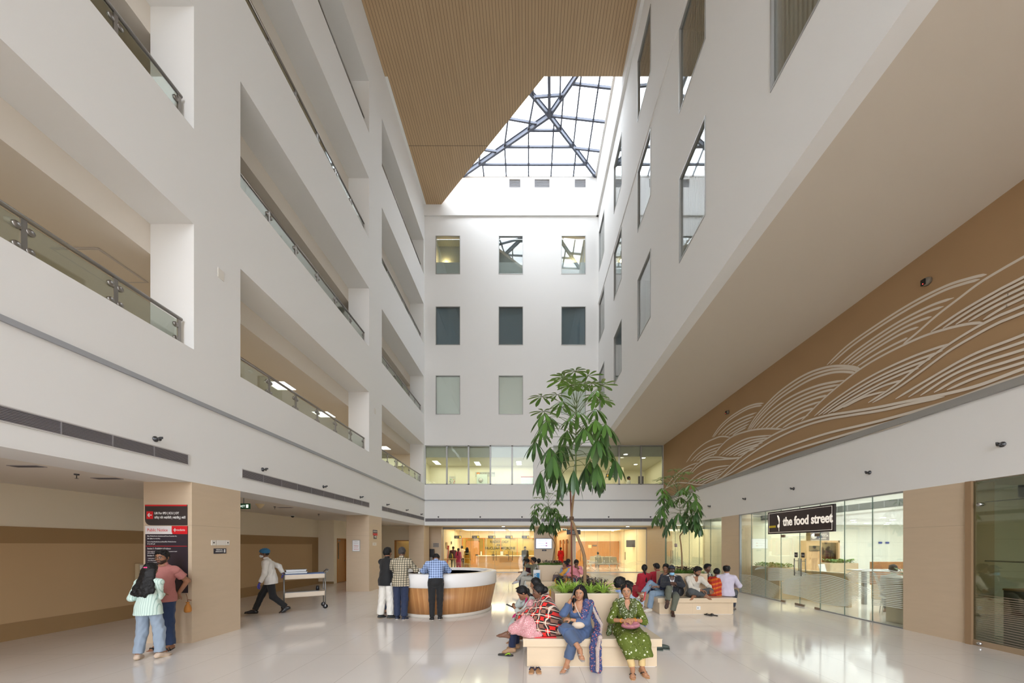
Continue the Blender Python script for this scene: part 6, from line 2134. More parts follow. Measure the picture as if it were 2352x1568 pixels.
class Person:
 """local frame: the person faces -y, their left hand is at +x, z up"""
 def __init__(s, label, loc, yaw, height=1.68, pelvis=None, lean=0., side=0., twist=0., hy=0., hp=0., hr=0., LH=None, RH=None, LF=None, RF=None, LE=None, RE=None, LK=None, RK=None,
                 LT=None, RT=None, female=False, build=1.0, skin='mid', h=.010, hh=.005, cat='person', group=None, curl=.5, slump=0., lpalm=None, rpalm=None, beard=0, bindi=False, hands=True, z0=0.):
  s.sc = k = height / 1.70
  s.fem, s.b, s.h, s.hh, s.beard = female, build, h, hh, beard
  s.skinc = SKT[skin]
  s.root = thing('person', label, cat, (loc[0], loc[1], z0), math.radians(yaw), group)
  s.label = label
  tz = 1.0
  if pelvis is not None and pelvis < .66:      # seated people slouch a little
   pelvis -= .02
   tz = .92
  pz = .93 * k if pelvis is None else pelvis
  P = s.P = V3(0, 0, pz)
  s.Rt = Rt = Rz(twist) @ Ry(side) @ Rx(lean)
  s.R0 = Rz(twist * .3) @ Ry(side * .4) @ Rx(lean * .45)
  s.waist = P + s.R0 @ V3(0, 0, .15 * k * tz)
  s.R1 = Rz(twist) @ Ry(side) @ Rx(lean + slump)
  s.chest = s.waist + Rt @ V3(0, 0, .17 * k * tz)
  s.N = s.chest + s.R1 @ V3(0, .005, .185 * k * tz)
  sw = (.155 if female else .178) * k
  s.SL = s.chest + s.R1 @ V3(sw, .005, .125 * k * tz)
  s.SR = s.chest + s.R1 @ V3(-sw, .005, .125 * k * tz)
  s.Rh = Rz(hy) @ Rx(hp) @ Ry(hr)
  s.C = s.N + s.R1 @ V3(0, 0, .045 * k) + s.Rh @ V3(0, -.018 * k, .125 * k)
  hw = .088 * k
  s.HL, s.HR = P + s.R0 @ V3(hw, 0, -.02 * k), P + s.R0 @ V3(-hw, 0, -.02 * k)
  ua, fa = .285 * k, .25 * k
  th, sh = .425 * k, .405 * k
  LH = V3(sw + .06, .02, pz - .10 * k) if LH is None else V3(LH)
  RH = V3(-sw - .06, .02, pz - .10 * k) if RH is None else V3(RH)
  s.EL, s.WL = ik(s.SL, LH, ua, fa, LE if LE is not None else (.35, .6, -1))
  s.ER, s.WR = ik(s.SR, RH, ua, fa, RE if RE is not None else (-.35, .6, -1))
  LF = V3(.1, 0, .08 * k) if LF is None else V3(LF)
  RF = V3(-.1, 0, .08 * k) if RF is None else V3(RF)
  s.KL, s.AL = ik(s.HL, LF, th, sh, LK if LK is not None else (.12, -1, .1))
  s.KR, s.AR = ik(s.HR, RF, th, sh, RK if RK is not None else (-.12, -1, .1))
  s.TL = nrm(V3(LT if LT is not None else (.15, -1, -.12)))
  s.TR = nrm(V3(RT if RT is not None else (-.15, -1, -.12)))
  s.body(curl, lpalm, rpalm, bindi, hands)
 def torso(s, F, e=0.0, k=.05, low=True):
  c, b = s.sc, s.b
  xr = s.Rt @ V3(1, 0, 0)
  if low:
   F.add(ell(s.P + s.R0 @ V3(0, .012 * c, 0), V3(.165 * b * (1.06 if s.fem else 1) + e, .118 * b + e, .13 + e) * c, s.R0), k)
  F.add(ell(s.waist, V3(.142 * b + e, .105 * b + e, .15 + e) * c, s.R0), k)
  F.add(ell(s.chest + s.R1 @ V3(0, 0, .02 * c), V3((.15 if s.fem else .165) * b + e, .112 * b + e, .165 + e) * c, s.R1), k)
  for S in (s.SL, s.SR):
   F.add(cone(s.N - s.R1 @ V3(0, 0, .045 * c), S, (.062 + e) * c, (.055 + e) * c), k)
  if s.fem:
   for x in (-1, 1):
    F.add(ell(s.chest + s.R1 @ V3(x * .07 * c, -.085 * c, .0), V3(.062 + e, .055 + e, .062 + e) * c * b, s.R1), .04)
  return F
 def arm(s, F, S, E, W, e=0., to=2.0, k=.03):
  """arm sleeve: to = 1 elbow, 2 wrist"""
  c, b = s.sc, (.5 + .5 * s.b) * (.9 if s.fem else 1)
  if to <= 1:
   q = S + (E - S) * to
   F.add(cone(S, q, .054 * c * b + e, (.047) * c * b + e * 1.4, cut=0.), k)
  else:
   F.add(cone(S, E, .053 * c * b + e, .042 * c * b + e), k)
   q = E + (W - E) * (to - 1)
   F.add(cone(E, q, .042 * c * b + e, (.042 - .014 * (to - 1)) * c * b + e, cut=0. if e else None), k)
  return F
 def leg(s, F, H, K, A, e=0., to=2.0, k=.03, flare=0.):
  c, b = s.sc, (.4 + .6 * s.b)
  F.add(cone(H, K, .086 * c * b + e * .5, .06 * c * b + e), k)
  q = K + (A - K) * (to - 1)
  if e == 0:
   F.add(cone(K, A, .055 * c * b, .036 * c), k)
   d = nrm(A - K)
   F.add(ell(K + (A - K) * .3 + V3(0, .0, 0) - nrm(np.cross(np.cross(d, nrm(K - H)), d) if abs(d @ nrm(K - H)) < .98 else V3(0, -1, 0)) * .0, V3(.05, .05, .12) * c * b, frame(d)), k)
  else:
   F.add(cone(K, q, .058 * c * b + e, (.058 - .018 * (to - 1)) * c * b + e + flare, cut=0.), k)
  return F
 def foot(s, F, A, T, e=0., k=.02, bare=True):
  c = s.sc * (.92 if s.fem else 1)
  up = V3(0, 0, 1) - T * T[2]
  up = nrm(up)
  heel = A - up * .045 * c - T * .035 * c
  ball = A - up * .058 * c + T * .125 * c
  F.add(cone(A, heel, .036 * c + e, .032 * c + e), k)
  F.add(cone(heel, ball, .032 * c + e, .036 * c + e, (up, .75)), k)
  F.add(cone(A + T * .02 * c, ball, .036 * c + e, .026 * c + e), k)
  sd = np.cross(T, up)
  if bare:
   for i, x in enumerate((-.032, -.016, 0, .016, .031)):
    x *= c
    L = (.055, .058, .052, .045, .036)[i if A[0] > 0 else i] * c
    p = ball + sd * x * (1 if A[0] > 0 else -1) - up * .008 * c
    F.add(cone(p, p + T * L, .013 * c + e, .010 * c + e), .008)
  else:
   F.add(cone(ball, ball + T * .05 * c, .036 * c + e, .026 * c + e, (up, .7)), k)
  s._sole = (heel, ball, up, T)
  return F
 def hand(s, W, E, palm, left, curl):
  """palm, four separate fingers with two bends, and a thumb from the side of the palm"""
  c = s.sc * (.93 if s.fem else 1)
  d = nrm(W - E)
  if palm is None:
   pn = V3(0, 0, -1)
  else:
   pn = V3(palm)
  pn = nrm(pn - (pn @ d) * d)
  sd = np.cross(d, pn) * (1 if left else -1)          # towards the thumb
  F = Field()
  F.add(cone(W - d * .03 * c, W + d * .02 * c, .026 * c, .027 * c, (pn, .75)), .012)
  for x in (-.024, -.008, .008, .024):
   F.add(cone(W + d * .02 * c + sd * x * .8 * c, W + d * .082 * c + sd * x * c, .0135 * c, .0125 * c), .012)
  for i, (x, L) in enumerate(((.027, .072), (.009, .080), (-.009, .075), (-.026, .058))):
   a = W + d * .084 * c + sd * x * c
   dd = d
   seg = (L * .45 * c, L * .32 * c, L * .26 * c)
   ang = (curl * .8 + .05 * i * curl, curl * 1.1 + .1, curl * .8 + .08)
   r = .0088 * c
   acc = 0
   for sgl, an in zip(seg, ang):
    acc += an
    dd = d * math.cos(acc) + pn * math.sin(acc)
    bpt = a + dd * sgl
    F.add(cone(a, bpt, r, r * .92), .004)
    a, r = bpt, r * .92
  a = W + d * .025 * c + sd * .026 * c
  m = a + (d * .55 + sd * .72 + pn * .35) * .045 * c
  e = m + (d * .8 + sd * .25 + pn * .55) * .032 * c
  t = e + (d * .85 + pn * .5) * .024 * c
  F.add(cone(a, m, .0125 * c, .0105 * c), .012)
  F.add(cone(m, e, .0105 * c, .0095 * c), .004)
  F.add(cone(e, t, .0095 * c, .008 * c), .004)
  return F
 def body(s, curl, lpalm, rpalm, bindi, hands):
  k = s.sc
  F = Field()
  s.torso(F, 0)
  F.add(cone(s.N - s.R1 @ V3(0, 0, .03 * k), s.C - s.Rh @ V3(0, -.005, .06) * k, (.05 if s.fem else .057) * k, (.047 if s.fem else .054) * k), .03)
  s.arm(F, s.SL, s.EL, s.WL)
  s.arm(F, s.SR, s.ER, s.WR)
  s.leg(F, s.HL, s.KL, s.AL)
  s.leg(F, s.HR, s.KR, s.AR)
  parts = [F.mesh(s.h)]
  base = np.array(lin(s.skinc))
  cols = [np.tile(base, (len(parts[0][0]), 1))]
  G = Field()
  s.foot(G, s.AL, s.TL)
  v = G.mesh(min(s.h, .006 if s.h < .011 else .01)); parts.append(v); cols.append(np.tile(base * .95, (len(v[0]), 1)))
  G = Field()
  s.foot(G, s.AR, s.TR)
  v = G.mesh(min(s.h, .006 if s.h < .011 else .01)); parts.append(v); cols.append(np.tile(base * .95, (len(v[0]), 1)))
  if hands:
   for W, E, pm, lf in ((s.WL, s.EL, lpalm, True), (s.WR, s.ER, rpalm, False)):
    cu = curl if not isinstance(curl, tuple) else curl[0 if lf else 1]
    v = s.hand(W, E, pm, lf, cu).mesh(max(.0042, s.hh * .9))
    parts.append(v); cols.append(np.tile(base * .97, (len(v[0]), 1)))
  H = Field()
  R, C = s.Rh, s.C
  q = lambda x, y, z: C + R @ V3(x, y, z) * k
  fw = .93 if s.fem else 1
  H.add(ell(q(0, .008, .025), V3(.076, .094, .092) * k, R), .02)
  H.add(ell(q(0, -.030, -.035), V3(.059 * fw, .062, .075) * k, R), .035)
  H.add(ell(q(0, -.060, -.088), V3(.026, .022, .020) * k, R), .03)
  for x in (-1, 1):
   H.add(ell(q(x * .040 * fw, -.052, -.022), V3(.023, .024, .022) * k, R), .02)
   H.add(cone(q(x * .012, -.083, .026), q(x * .045, -.070, .028), .010 * k, .008 * k), .015)
   H.add(ell(q(x * .077, .012, -.012), V3(.010, .019, .031) * k, R), .008)
   H.add(ell(q(x * .011, -.099, -.030), V3(.008, .009, .007) * k, R), .008)
  H.add(cone(q(0, -.086, .012), q(0, -.104, -.028), .008 * k, .0115 * k), .012)
  H.add(ell(q(0, -.089, -.058), V3(.021, .010, .006) * k, R), .006)
  H.add(ell(q(0, -.087, -.068), V3(.018, .010, .006) * k, R), .006)
  H.add(cone(q(0, .01, -.05), s.N + s.R1 @ V3(0, 0, .0), .05 * k * fw, .052 * k * fw), .03)
  v = H.mesh(s.hh)
  L = ((v[0] - C) @ R) / k
  col = np.tile(base, (len(L), 1))
  x, y, z = np.abs(L[:, 0]), L[:, 1], L[:, 2]
  fr = y < -.045
  def blend(mask, rgb, a=1.0):
   c = np.array(lin(rgb))
   col[mask] = col[mask] * (1 - a) + c * a
  blend(fr & (x < .05) & (z > -.03) & (z < .02), tuple(int(c * .8) for c in s.skinc), .35)
  if s.beard:
   bm = (y < .0) & (z < -.042 - (y + .05) * -.2) & (z > -.135) & ~((x < .024) & (z > -.075) & (z < -.050))
   blend(bm, (24, 18, 16), .9 if s.beard > 1 else .55)
   blend(fr & (x < .034) & (z > -.052) & (z < -.040) & (y < -.07), (22, 17, 15), .9 if s.beard > 1 else .6)
  blend(fr & (((x - .0) / .024) ** 2 + ((z + .063) / .0105) ** 2 < 1), (142, 72, 66) if s.fem else (120, 70, 60), .85)
  blend(fr & (np.abs(z + .063) < .0016) & (x < .021), (60, 28, 26), .8)
  blend(fr & (x > .012) & (x < .052) & (np.abs(z - .030 + (x - .03) ** 2 * 6) < (.0035 if s.fem else .006)), (22, 18, 16), .9)
  blend(fr & (((x - .032) / .0175) ** 2 + ((z - .006) / .0085) ** 2 < 1), (30, 22, 20), .85)
  blend(fr & (((x - .032) / .0145) ** 2 + ((z - .005) / .0055) ** 2 < 1), (205, 196, 188), .95)
  blend(fr & (((x - .032) / .0065) ** 2 + ((z - .006) / .0062) ** 2 < 1), (18, 12, 10), 1)
  blend((y < -.09) & (x < .016) & (x > .003) & (np.abs(z + .036) < .004), (60, 36, 28), .6)
  if bindi:
   blend(fr & (x < .005) & (z > .078) & (z < .105), (190, 30, 40), .9)
  parts.append(v); cols.append(col)
  ob = np_obj('body', parts, SKIN, s.root, np.concatenate(cols))
  s.bodyo = ob
 def hair(s, style='short', mat=None, name='hair'):
  k, R, C = s.sc, s.Rh, s.C
  q = lambda x, y, z: C + R @ V3(x, y, z) * k
  F = Field()
  mat = mat or HAIR
  wv = 0.0
  if style in ('short', 'full', 'bald'):
   t = .012 if style == 'short' else .018
   F.add(ell(q(0, .010, .028), V3(.077 + t * .7, .095 + t * .6, .092 + t) * k, R), .01)
   if style == 'full':
    F.add(ell(q(.012, -.045, .098), V3(.066, .055, .034) * k, R), .03)
   if style == 'bald':
    F.cutf(lambda P: .078 * k - np.linalg.norm((P - q(0, .015, .115)), axis=-1))
   n = R @ V3(0, -.80, -.60)
   F.cutf(lambda P: P @ n - n @ C - .023 * k + .004 * k * np.sin(((P - C) @ R)[..., 0] * 190 / k + ((P - C) @ R)[..., 2] * 60 / k))
   n2 = R @ V3(0, 0, -1)
   F.cut(n2, n2 @ C + .072 * k)
   wv = .005
  else:
   F.add(ell(q(0, .016, .028), V3(.091, .108, .108) * k, R), .01)
   n = R @ V3(0, -.86, -.51)
   cc = n @ C + .026 * k
   F.cutf(lambda P: P @ n - cc)
   F.cutf(lambda P: np.where((((P - C) @ R)[..., 1] < .03 * k) & (((P - C) @ R)[..., 2] > .05 * k), .0045 * k - np.abs(((P - C) @ R)[..., 0]), -1))
   n2 = R @ V3(0, 0, -1)
   F.cut(n2, n2 @ C + .085 * k)
   wv = .003
  parts = [F.mesh(s.hh * 1.05, 3, wv * k, .022)]
  bk = s.R1
  if style == 'bun':
   G = Field(); G.add(ell(q(0, .115, .0), V3(.058, .05, .055) * k, R), .02); G.add(cone(q(0, .06, .0), q(0, .11, 0), .06 * k, .05 * k), .02)
   parts.append(G.mesh(s.hh * 1.1, 5, .003 * k, .03))
  if style in ('braid', 'pony'):
   a = q(0, .095, -.02)
   w = .024 if style == 'braid' else .034
   pts = [a, a + V3(0, .02, -.07 * k), s.N + bk @ V3(0, .085, -.06) * k, s.chest + bk @ V3(0, .14, .02) * k, s.waist + s.Rt @ V3(0, .135, .08) * k]
   G = Field()
   for i in range(len(pts) - 1):
    m = 3
    for j in range(m):
     u, v_ = pts[i] + (pts[i + 1] - pts[i]) * j / m, pts[i] + (pts[i + 1] - pts[i]) * (j + 1) / m
     G.add(cone(u, v_, w * k * (1 + .18 * (j % 2)), w * k * (.9 if i < 3 else .7)), .012)
   G.add(cone(q(0, .06, .0), a, .07 * k, .035 * k), .03)
   parts.append(G.mesh(s.hh * 1.2, 5, .002 * k, .03))
  if style in ('long', 'curly'):
   G = Field()
   top = q(0, .05, -.02)
   rg = np.random.RandomState(4)
   nst = 19 if style == 'curly' else 7
   for i in range(nst):
    f = (i / (nst - 1)) * 2 - 1
    w_ = .034
    a = q(f * .075, .045 + .03 * (1 - abs(f)), .0)
    b = s.N + bk @ V3(f * .10, .085 - .03 * abs(f), -.02) * k
    c = s.chest + bk @ V3(f * (.14 if style == 'curly' else .09), .125 - .02 * abs(f), .03) * k
    d = c + bk @ V3(f * .02, .012, -(.13 if style == 'curly' else .1) + .05 * abs(f) + rg.uniform(-.03, .03)) * k
    P4 = [a, b, c, d]
    pp = bez([Vector(p) for p in P4], 5)
    pp = [V3(*p) for p in pp]
    if style == 'curly':
     pp = [p + V3(math.sin(j * 1.5 + i * 2.1), .35 * math.cos(j * 1.7 + i), 0) * .013 * k * (j / len(pp)) * 2 for j, p in enumerate(pp)]
    for j in range(len(pp) - 1):
     G.add(cone(pp[j], pp[j + 1], w_ * k * (1 - .4 * j / len(pp)), w_ * k * (1 - .4 * (j + 1) / len(pp))), .012)
   parts.append(G.mesh(s.hh * 1.2, 6, .003 * k, .035))
  if style == 'loose':                      # long hair falling before the shoulders
   G = Field()
   for sx in (-1, 1):
    for off in (0, .018, .034):
     pp = [q(sx * (.062 + off * .4), -.01 + off, .06), q(sx * (.086 + off * .2), .012 + off, -.04), s.N + s.R1 @ V3(sx * (.085 + off), -.02 + off, .015) * k, s.chest + s.R1 @ V3(sx * (.08 + off), -.10 + off * 2, .06) * k]
     pp = [V3(*p) for p in bez([Vector(p) for p in pp], 5)]
     for j in range(len(pp) - 1):
      G.add(cone(pp[j], pp[j + 1], .022 * k, .02 * k), .012)
   G.add(cone(q(0, .07, .0), s.N + s.R1 @ V3(0, .08, -.03) * k, .075 * k, .06 * k), .03)
   parts.append(G.mesh(s.hh * 1.2, 6, .002 * k, .035))
  o = np_obj(name, parts, mat, s.root)
  return o
 def shirt(s, mat, sleeve=2.0, hem=.10, e=.016, name='shirt', tuck=False, seed=1, amp=.004, open_neck=.0, h=None, collar=True, flare=0.):
  k = s.sc
  F = Field()
  s.torso(F, e, .05)
  if not tuck:
   F.add(cone(s.waist, s.P - s.R0 @ V3(0, 0, hem + .02) * k, .12 * s.b * k + e, (.172 + flare) * s.b * k + e, (s.R0 @ V3(0, 1, 0), .80)), .05)
  n = s.R0 @ V3(0, 0, -1)
  F.cut(n, n @ s.P + (hem * k if not tuck else -.05 * k))
  n = nrm(s.R1 @ V3(0, -.35 - open_neck, 1))
  F.cut(n, n @ s.N + (.030 if collar else .008) * k)
  if open_neck:
   c_, r_ = s.N + s.R1 @ V3(0, -.09, -.02 - .03 * open_neck) * k, (.045 + .03 * open_neck) * k
   F.cutf(lambda P: r_ - np.linalg.norm((P - c_) @ s.R1 * np.array([1.0, .7, .75]), axis=-1))
  parts = [F.mesh(h or s.h * .8, seed, amp, .10)]
  if sleeve > 0:
   for S, E, W in ((s.SL, s.EL, s.WL), (s.SR, s.ER, s.WR)):
    G = Field()
    s.arm(G, S, E, W, e * .9, sleeve)
    parts.append(G.mesh(h or s.h * .8, seed + 5, amp * .8, .07))
  if collar:
   G = Field()
   a = s.N + s.R1 @ V3(0, .004, .018) * k
   G.add(cone(a, a + s.R1 @ V3(0, -.008, .03) * k, .066 * k, .062 * k, (s.R1 @ V3(0, 1, 0), .95)), .01)
   n = s.R1 @ V3(0, .25, 1)
   G.cut(n, n @ a + .028 * k)
   n = s.R1 @ V3(0, 0, -1)
   G.cut(n, n @ a + .03 * k)
   c2 = a + s.R1 @ V3(0, -.075, .03) * k
   G.cutf(lambda P: .032 * k - np.linalg.norm(P - c2, axis=-1))
   parts.append(G.mesh(max(.006, s.hh)))
  return np_obj(name, parts, mat, s.root)
 def trousers(s, mat, e=.014, to=1.95, flare=0.004, name='trousers', seed=2, amp=.004, top=.10, h=None):
  k = s.sc
  F = Field()
  c, b = s.sc, s.b
  F.add(ell(s.P + s.R0 @ V3(0, .012 * c, 0), V3(.168 * b * (1.06 if s.fem else 1) + e * .6, .120 * b + e * .6, .14) * c, s.R0), .05)
  F.add(cone(s.P, s.waist, .13 * b * k + e * .5, .12 * b * k + e * .5, (s.R0 @ V3(0, 1, 0), .8)), .04)
  n = s.R0 @ V3(0, 0, 1)
  F.cut(n, n @ s.P + top * k)
  parts = [F.mesh(h or s.h * .8, seed, amp * .6, .09)]
  for H, K, A in ((s.HL, s.KL, s.AL), (s.HR, s.KR, s.AR)):
   G = Field()
   s.leg(G, H, K, A, e, to, .03, flare)
   parts.append(G.mesh(h or s.h * .8, seed + 3, amp, .08))
  return np_obj(name, parts, mat, s.root)
 def shoes(s, mat, sole=None, name='shoe', e=.007, kind='shoe'):
  k = s.sc
  for A, T in ((s.AL, s.TL), (s.AR, s.TR)):
   G = Field()
   if kind == 'shoe':
    s.foot(G, A, T, e, .02, False)
    heel, ball, up, T2 = s._sole
    n = up
    G.cut(n, n @ A + .008 * k)
    o = np_obj(name, [G.mesh(min(.008, s.h))], mat, s.root)
   s.foot(Field(), A, T, 0, .02, False)
   heel, ball, up, T2 = s._sole
   S = Field()
   dn = -up
   a, b = heel + dn * .028 * k, ball + dn * .022 * k
   S.add(cone(a - T2 * .004, b, .036 * k, .043 * k, (up, .34)), .01)
   S.add(cone(b, b + T2 * .058 * k, .043 * k, .034 * k, (up, .34)), .01)
   if kind == 'shoe':
    np_obj('sole', [S.mesh(.006)], sole or mat, o)
   else:
    o = np_obj(name, [S.mesh(.006)], sole or mat, s.root)
    sd = np.cross(T2, up)
    m = MB()
    tp_ = ball + T2 * .03 * k
    if kind == 'thong':
     for x in (-1, 1):
      m.tube([Vector(tp_ - up * .01 * k), Vector(ball - T2 * .02 * k + sd * x * .022 * k + up * .030 * k), Vector(ball - T2 * .075 * k + sd * x * .042 * k - up * .012 * k)], .009 * k, 8)
    else:
     for t_ in (.0, -.045):
      m.tube([Vector(ball + T2 * t_ * k + sd * .045 * k - up * .02 * k), Vector(ball + T2 * t_ * k + sd * .022 * k + up * .036 * k), Vector(ball + T2 * t_ * k - sd * .022 * k + up * .036 * k), Vector(ball + T2 * t_ * k - sd * .045 * k - up * .02 * k)], .012 * k, 8)
    m.build('strap', mat, o)
 def skirt_sit(s, mat, e=.03, drop=.5, name='kurta_skirt', seed=3, amp=.006, spread=.0, floor=None, h=None):
  """cloth falling over both thighs of a seated person and hanging below the knees"""
  k = s.sc
  F = Field()
  F.add(ell(s.P + V3(0, .01, -.01), V3(.19 * s.b, .15 * s.b, .12) * k), .06)
  for H, K, A in ((s.HL, s.KL, s.AL), (s.HR, s.KR, s.AR)):
   F.add(cone(H, K, .095 * k * s.b + e * .5, .075 * k + e * .6), .07)
   q = K + (A - K) * drop
   q = q + V3(spread * (1 if A[0] > 0 else -1), 0, 0)
   F.add(cone(K, q, .07 * k + e * .5, .06 * k + e, cut=0.), .09)
  mk, mq = (s.KL + s.KR) / 2, (s.KL + s.KR) / 2 + ((s.AL - s.KL) + (s.AR - s.KR)) / 2 * drop
  F.add(cone((s.HL + s.HR) / 2, mk, .07 * k, .055 * k), .07)
  F.add(cone(mk, mq, .055 * k, .05 * k, cut=0.), .07)
  n = V3(0, 0, 1)
  F.cut(n, s.waist[2])
  if floor is not None:
   F.cut(V3(0, 0, -1), -floor)
  return np_obj(name, [F.mesh(h or s.h * .8, seed, amp, .09)], mat, s.root)
 def drape(s, mat, chains, name='dupatta', k=.03, seed=4, amp=.005, h=None, wl=.06, floor=None):
  """cloth made of chains of flattened bands: [(points, radius or list, flat axis, factor)]"""
  F = Field()
  for pts, r, ax, fac in chains:
   rs = r if isinstance(r, (list, tuple)) else [r] * len(pts)
   for i in range(len(pts) - 1):
    F.add(cone(pts[i], pts[i + 1], rs[i], rs[i + 1], (nrm(V3(ax)), fac) if ax is not None else None), k)
  if floor is not None:
   F.cut(V3(0, 0, -1), -floor)
  return np_obj(name, [F.mesh(h or s.h * .7, seed, amp, wl)], mat, s.root)
 def part(s, mb, name, mat, parent=None):
  return mb.build(name, mat, parent or s.root)
 def q(s, x, y, z):
  return s.C + s.Rh @ V3(x, y, z) * s.sc
 def glasses(s):
  m = MB()
  for x in (-1, 1):
   c = [Vector(s.q(x * .032 + .021 * math.cos(a), -.104, .004 + .016 * math.sin(a))) for a in np.linspace(0, 2 * PI, 13)]
   m.tube(c, .0018, 6, cap=False)
   m.tube([Vector(s.q(x * .053, -.102, .008)), Vector(s.q(x * .078, -.03, .01)), Vector(s.q(x * .08, .01, .0))], .0018, 6)
  m.tube([Vector(s.q(-.011, -.106, .008)), Vector(s.q(.011, -.106, .008))], .0018, 6)
  s.part(m, 'glasses', BLACK)
 def mask(s, mat, low=0.):
  F = Field()
  F.add(ell(s.q(0, -.048, -.055 - low), V3(.064, .066, .050) * s.sc, s.Rh), .01)
  n = s.Rh @ V3(0, 1, 0)
  F.cut(n, n @ s.q(0, -.01, 0))
  np_obj('face_mask', [F.mesh(s.hh)], mat, s.root)
def frame(d):
 d = nrm(d)
 u = V3(1, 0, 0) if abs(d[0]) < .9 else V3(0, 1, 0)
 a = nrm(np.cross(u, d))
 b = np.cross(d, a)
 return np.stack([a, b, d], 1)
def phone(loc, R, label, rgb=(20, 20, 24)):
 """a phone held in a hand; R = columns (width, thickness, length) axes in world space"""
 t = thing('mobile_phone', label, 'phone', tuple(loc))
 m = MB(); m.obox((0, 0, 0), R[0] * .036, R[1] * .005, R[2] * .075)
 m.build('case', plain('phone_%d_%d_%d' % rgb, rgb, .3), t, bevel=.003)
 m = MB(); m.obox(tuple(Vector(R[1]) * .0052), R[0] * .033, R[1] * .0006, R[2] * .070)
 m.build('screen', plain('phone_screen', (14, 14, 18), .12), t)
 return t
def world(p, v):
 """local point of a person -> world"""
 r = p.root
 c, s_ = math.cos(r.rotation_euler.z), math.sin(r.rotation_euler.z)
 return Vector((r.location.x + c * v[0] - s_ * v[1], r.location.y + s_ * v[0] + c * v[1], r.location.z + v[2]))
def wdir(p, v):
 a = p.root.rotation_euler.z
 return Vector((math.cos(a) * v[0] - math.sin(a) * v[1], math.sin(a) * v[0] + math.cos(a) * v[1], v[2]))
J_LIGHT = cloth('light_denim', (142, 156, 172)); J_DARK = cloth('dark_denim', (40, 58, 92)); J_MID = cloth('washed_denim', (128, 148, 168))
T_BLACK = cloth('black_trouser', (26, 26, 28)); T_NAVY = cloth('navy_trouser', (34, 46, 74)); T_WHITE = cloth('white_trouser', (222, 217, 208)); T_OLIVE = cloth('olive_trouser', (96, 98, 84))
T_GREY = cloth('grey_trouser', (72, 74, 76)); T_PALE = cloth('pale_grey_jean', (178, 176, 168))
SB = plain('black_leather', (24, 22, 22), .4); SW = plain('white_sole', (222, 216, 206), .5); SBR = plain('brown_leather', (62, 40, 34), .35)
p = Person('woman with long curly black hair, mint striped shirt and pale jeans, her back turned', (-5.84, 5.52), 187, 1.45, female=True, build=.96, lean=.04, hp=.15, hy=.05, LH=(.17, -.17, .92), RH=(.0, -.24, .96),
           LE=(.3, .5, -1), RE=(-.2, .5, -1), LF=(.12, .03, .075), RF=(-.12, -.04, .075), skin='mid', h=.008, LT=(.45, -1, -.1), RT=(-.25, -1, -.1), curl=.7)
p.hair('curly')
p.shirt(stripes('mint_stripe', (206, 224, 214), [((1, 0, 0), .026, .006, (142, 176, 164, .8), 0)]), 1.9, .13, .018, amp=.005, flare=.03)
p.trousers(J_LIGHT, .020, 1.93, .010, amp=.007)
p.shoes(plain('sneaker_beige', (200, 178, 158), .6), plain('sneaker_sole', (206, 184, 150), .6), 'sneaker', .010)
m = MB()
for x in (-1, 1):
 m.ball(p.q(x * .014, .122, .03), (.014, .008, .012))
p.part(m, 'hair_clip', plain('clip_pink', (240, 70, 140), .4))
phone(world(p, p.WL + V3(.01, -.05, -.02)), (wdir(p, (0, 1, 0)), wdir(p, (1, 0, 0)), Vector((0, 0, 1))), 'black phone held low by the woman with curly hair')
p = Person('bearded man in glasses and a salmon polo shirt, standing before the notice board', (-6.12, 6.02), 4, 1.64, hy=.12, hp=.12, LH=(.10, .17, .92), RH=(-.10, .17, .92), LE=(.45, .8, -.4), RE=(-.45, .8, -.4), build=.94,
           LF=(.13, -.02, .08), RF=(-.10, .04, .08), skin='mid', h=.008, beard=2, hh=.004, curl=.8, lpalm=(0, 1, 0), rpalm=(0, 1, 0))
p.hair('full')
p.glasses()
p.shirt(spots('salmon_melange', (176, 112, 106), [(160, .25, (190, 132, 124)), (130, .18, (150, 88, 84))]), .62, .10, .020, name='polo_shirt', amp=.004, flare=.012)
p.trousers(J_DARK, .018, 1.98, .008, amp=.006)
p.shoes(SB, SOLD, 'sandal', kind='slide')
t = thing('drawstring_pouch', 'mustard brown drawstring pouch hanging behind the man in the salmon polo', 'bag', world(p, (.22, .20, .60)))
m = MB(); m.lathe([(.035, -.02), (.052, .0), (.05, .05), (.036, .10), (.016, .135), (.03, .16)], (0, 0, 0), 14); m.build('body', plain('pouch_mustard', (176, 112, 40), .7), t)
MB().tube([(0, 0, .15), (.0, .0, .20), (.06, 0, .19)], .008, 6).tube([(0, 0, .15), (-.03, .02, .24), (-.06, .03, .30)], .004, 6).build('cord', plain('pouch_cord', (120, 70, 36), .7), t)
p = Person('porter in white shirt, black trousers and blue surgical cap, walking and pulling a trolley', (-6.62, 9.22), -60, 1.70, pelvis=.87, lean=.22, hp=.12, LH=(.24, -.20, .80), RH=(-.2, .26, .98), LE=(.3, .8, -.4), RE=(-.5, .6, -.2),
           RF=(-.08, -.34, .08), LF=(.08, .34, .14), LT=(0, -1, -.5), RT=(0, -1, .1), skin='dark', h=.010, curl=.5)
p.hair('short')
F = Field(); F.add(ell(p.q(0, .012, .048), V3(.098, .118, .088) * p.sc, p.Rh), .01); n = p.Rh @ V3(0, -.45, -.89); F.cut(n, n @ p.C + .0 * p.sc)
np_obj('surgical_cap', [F.mesh(.006, 2, .004, .03)], cloth('cap_blue_cloth', (44, 104, 142)), p.root)
p.mask(cloth('mask_white', (206, 212, 212)))
p.shirt(cloth('white_cotton', (222, 218, 212)), 1.9, .12, .022, amp=.006)
p.trousers(T_BLACK, .016, 1.96, .008)
p.shoes(SB, SB)
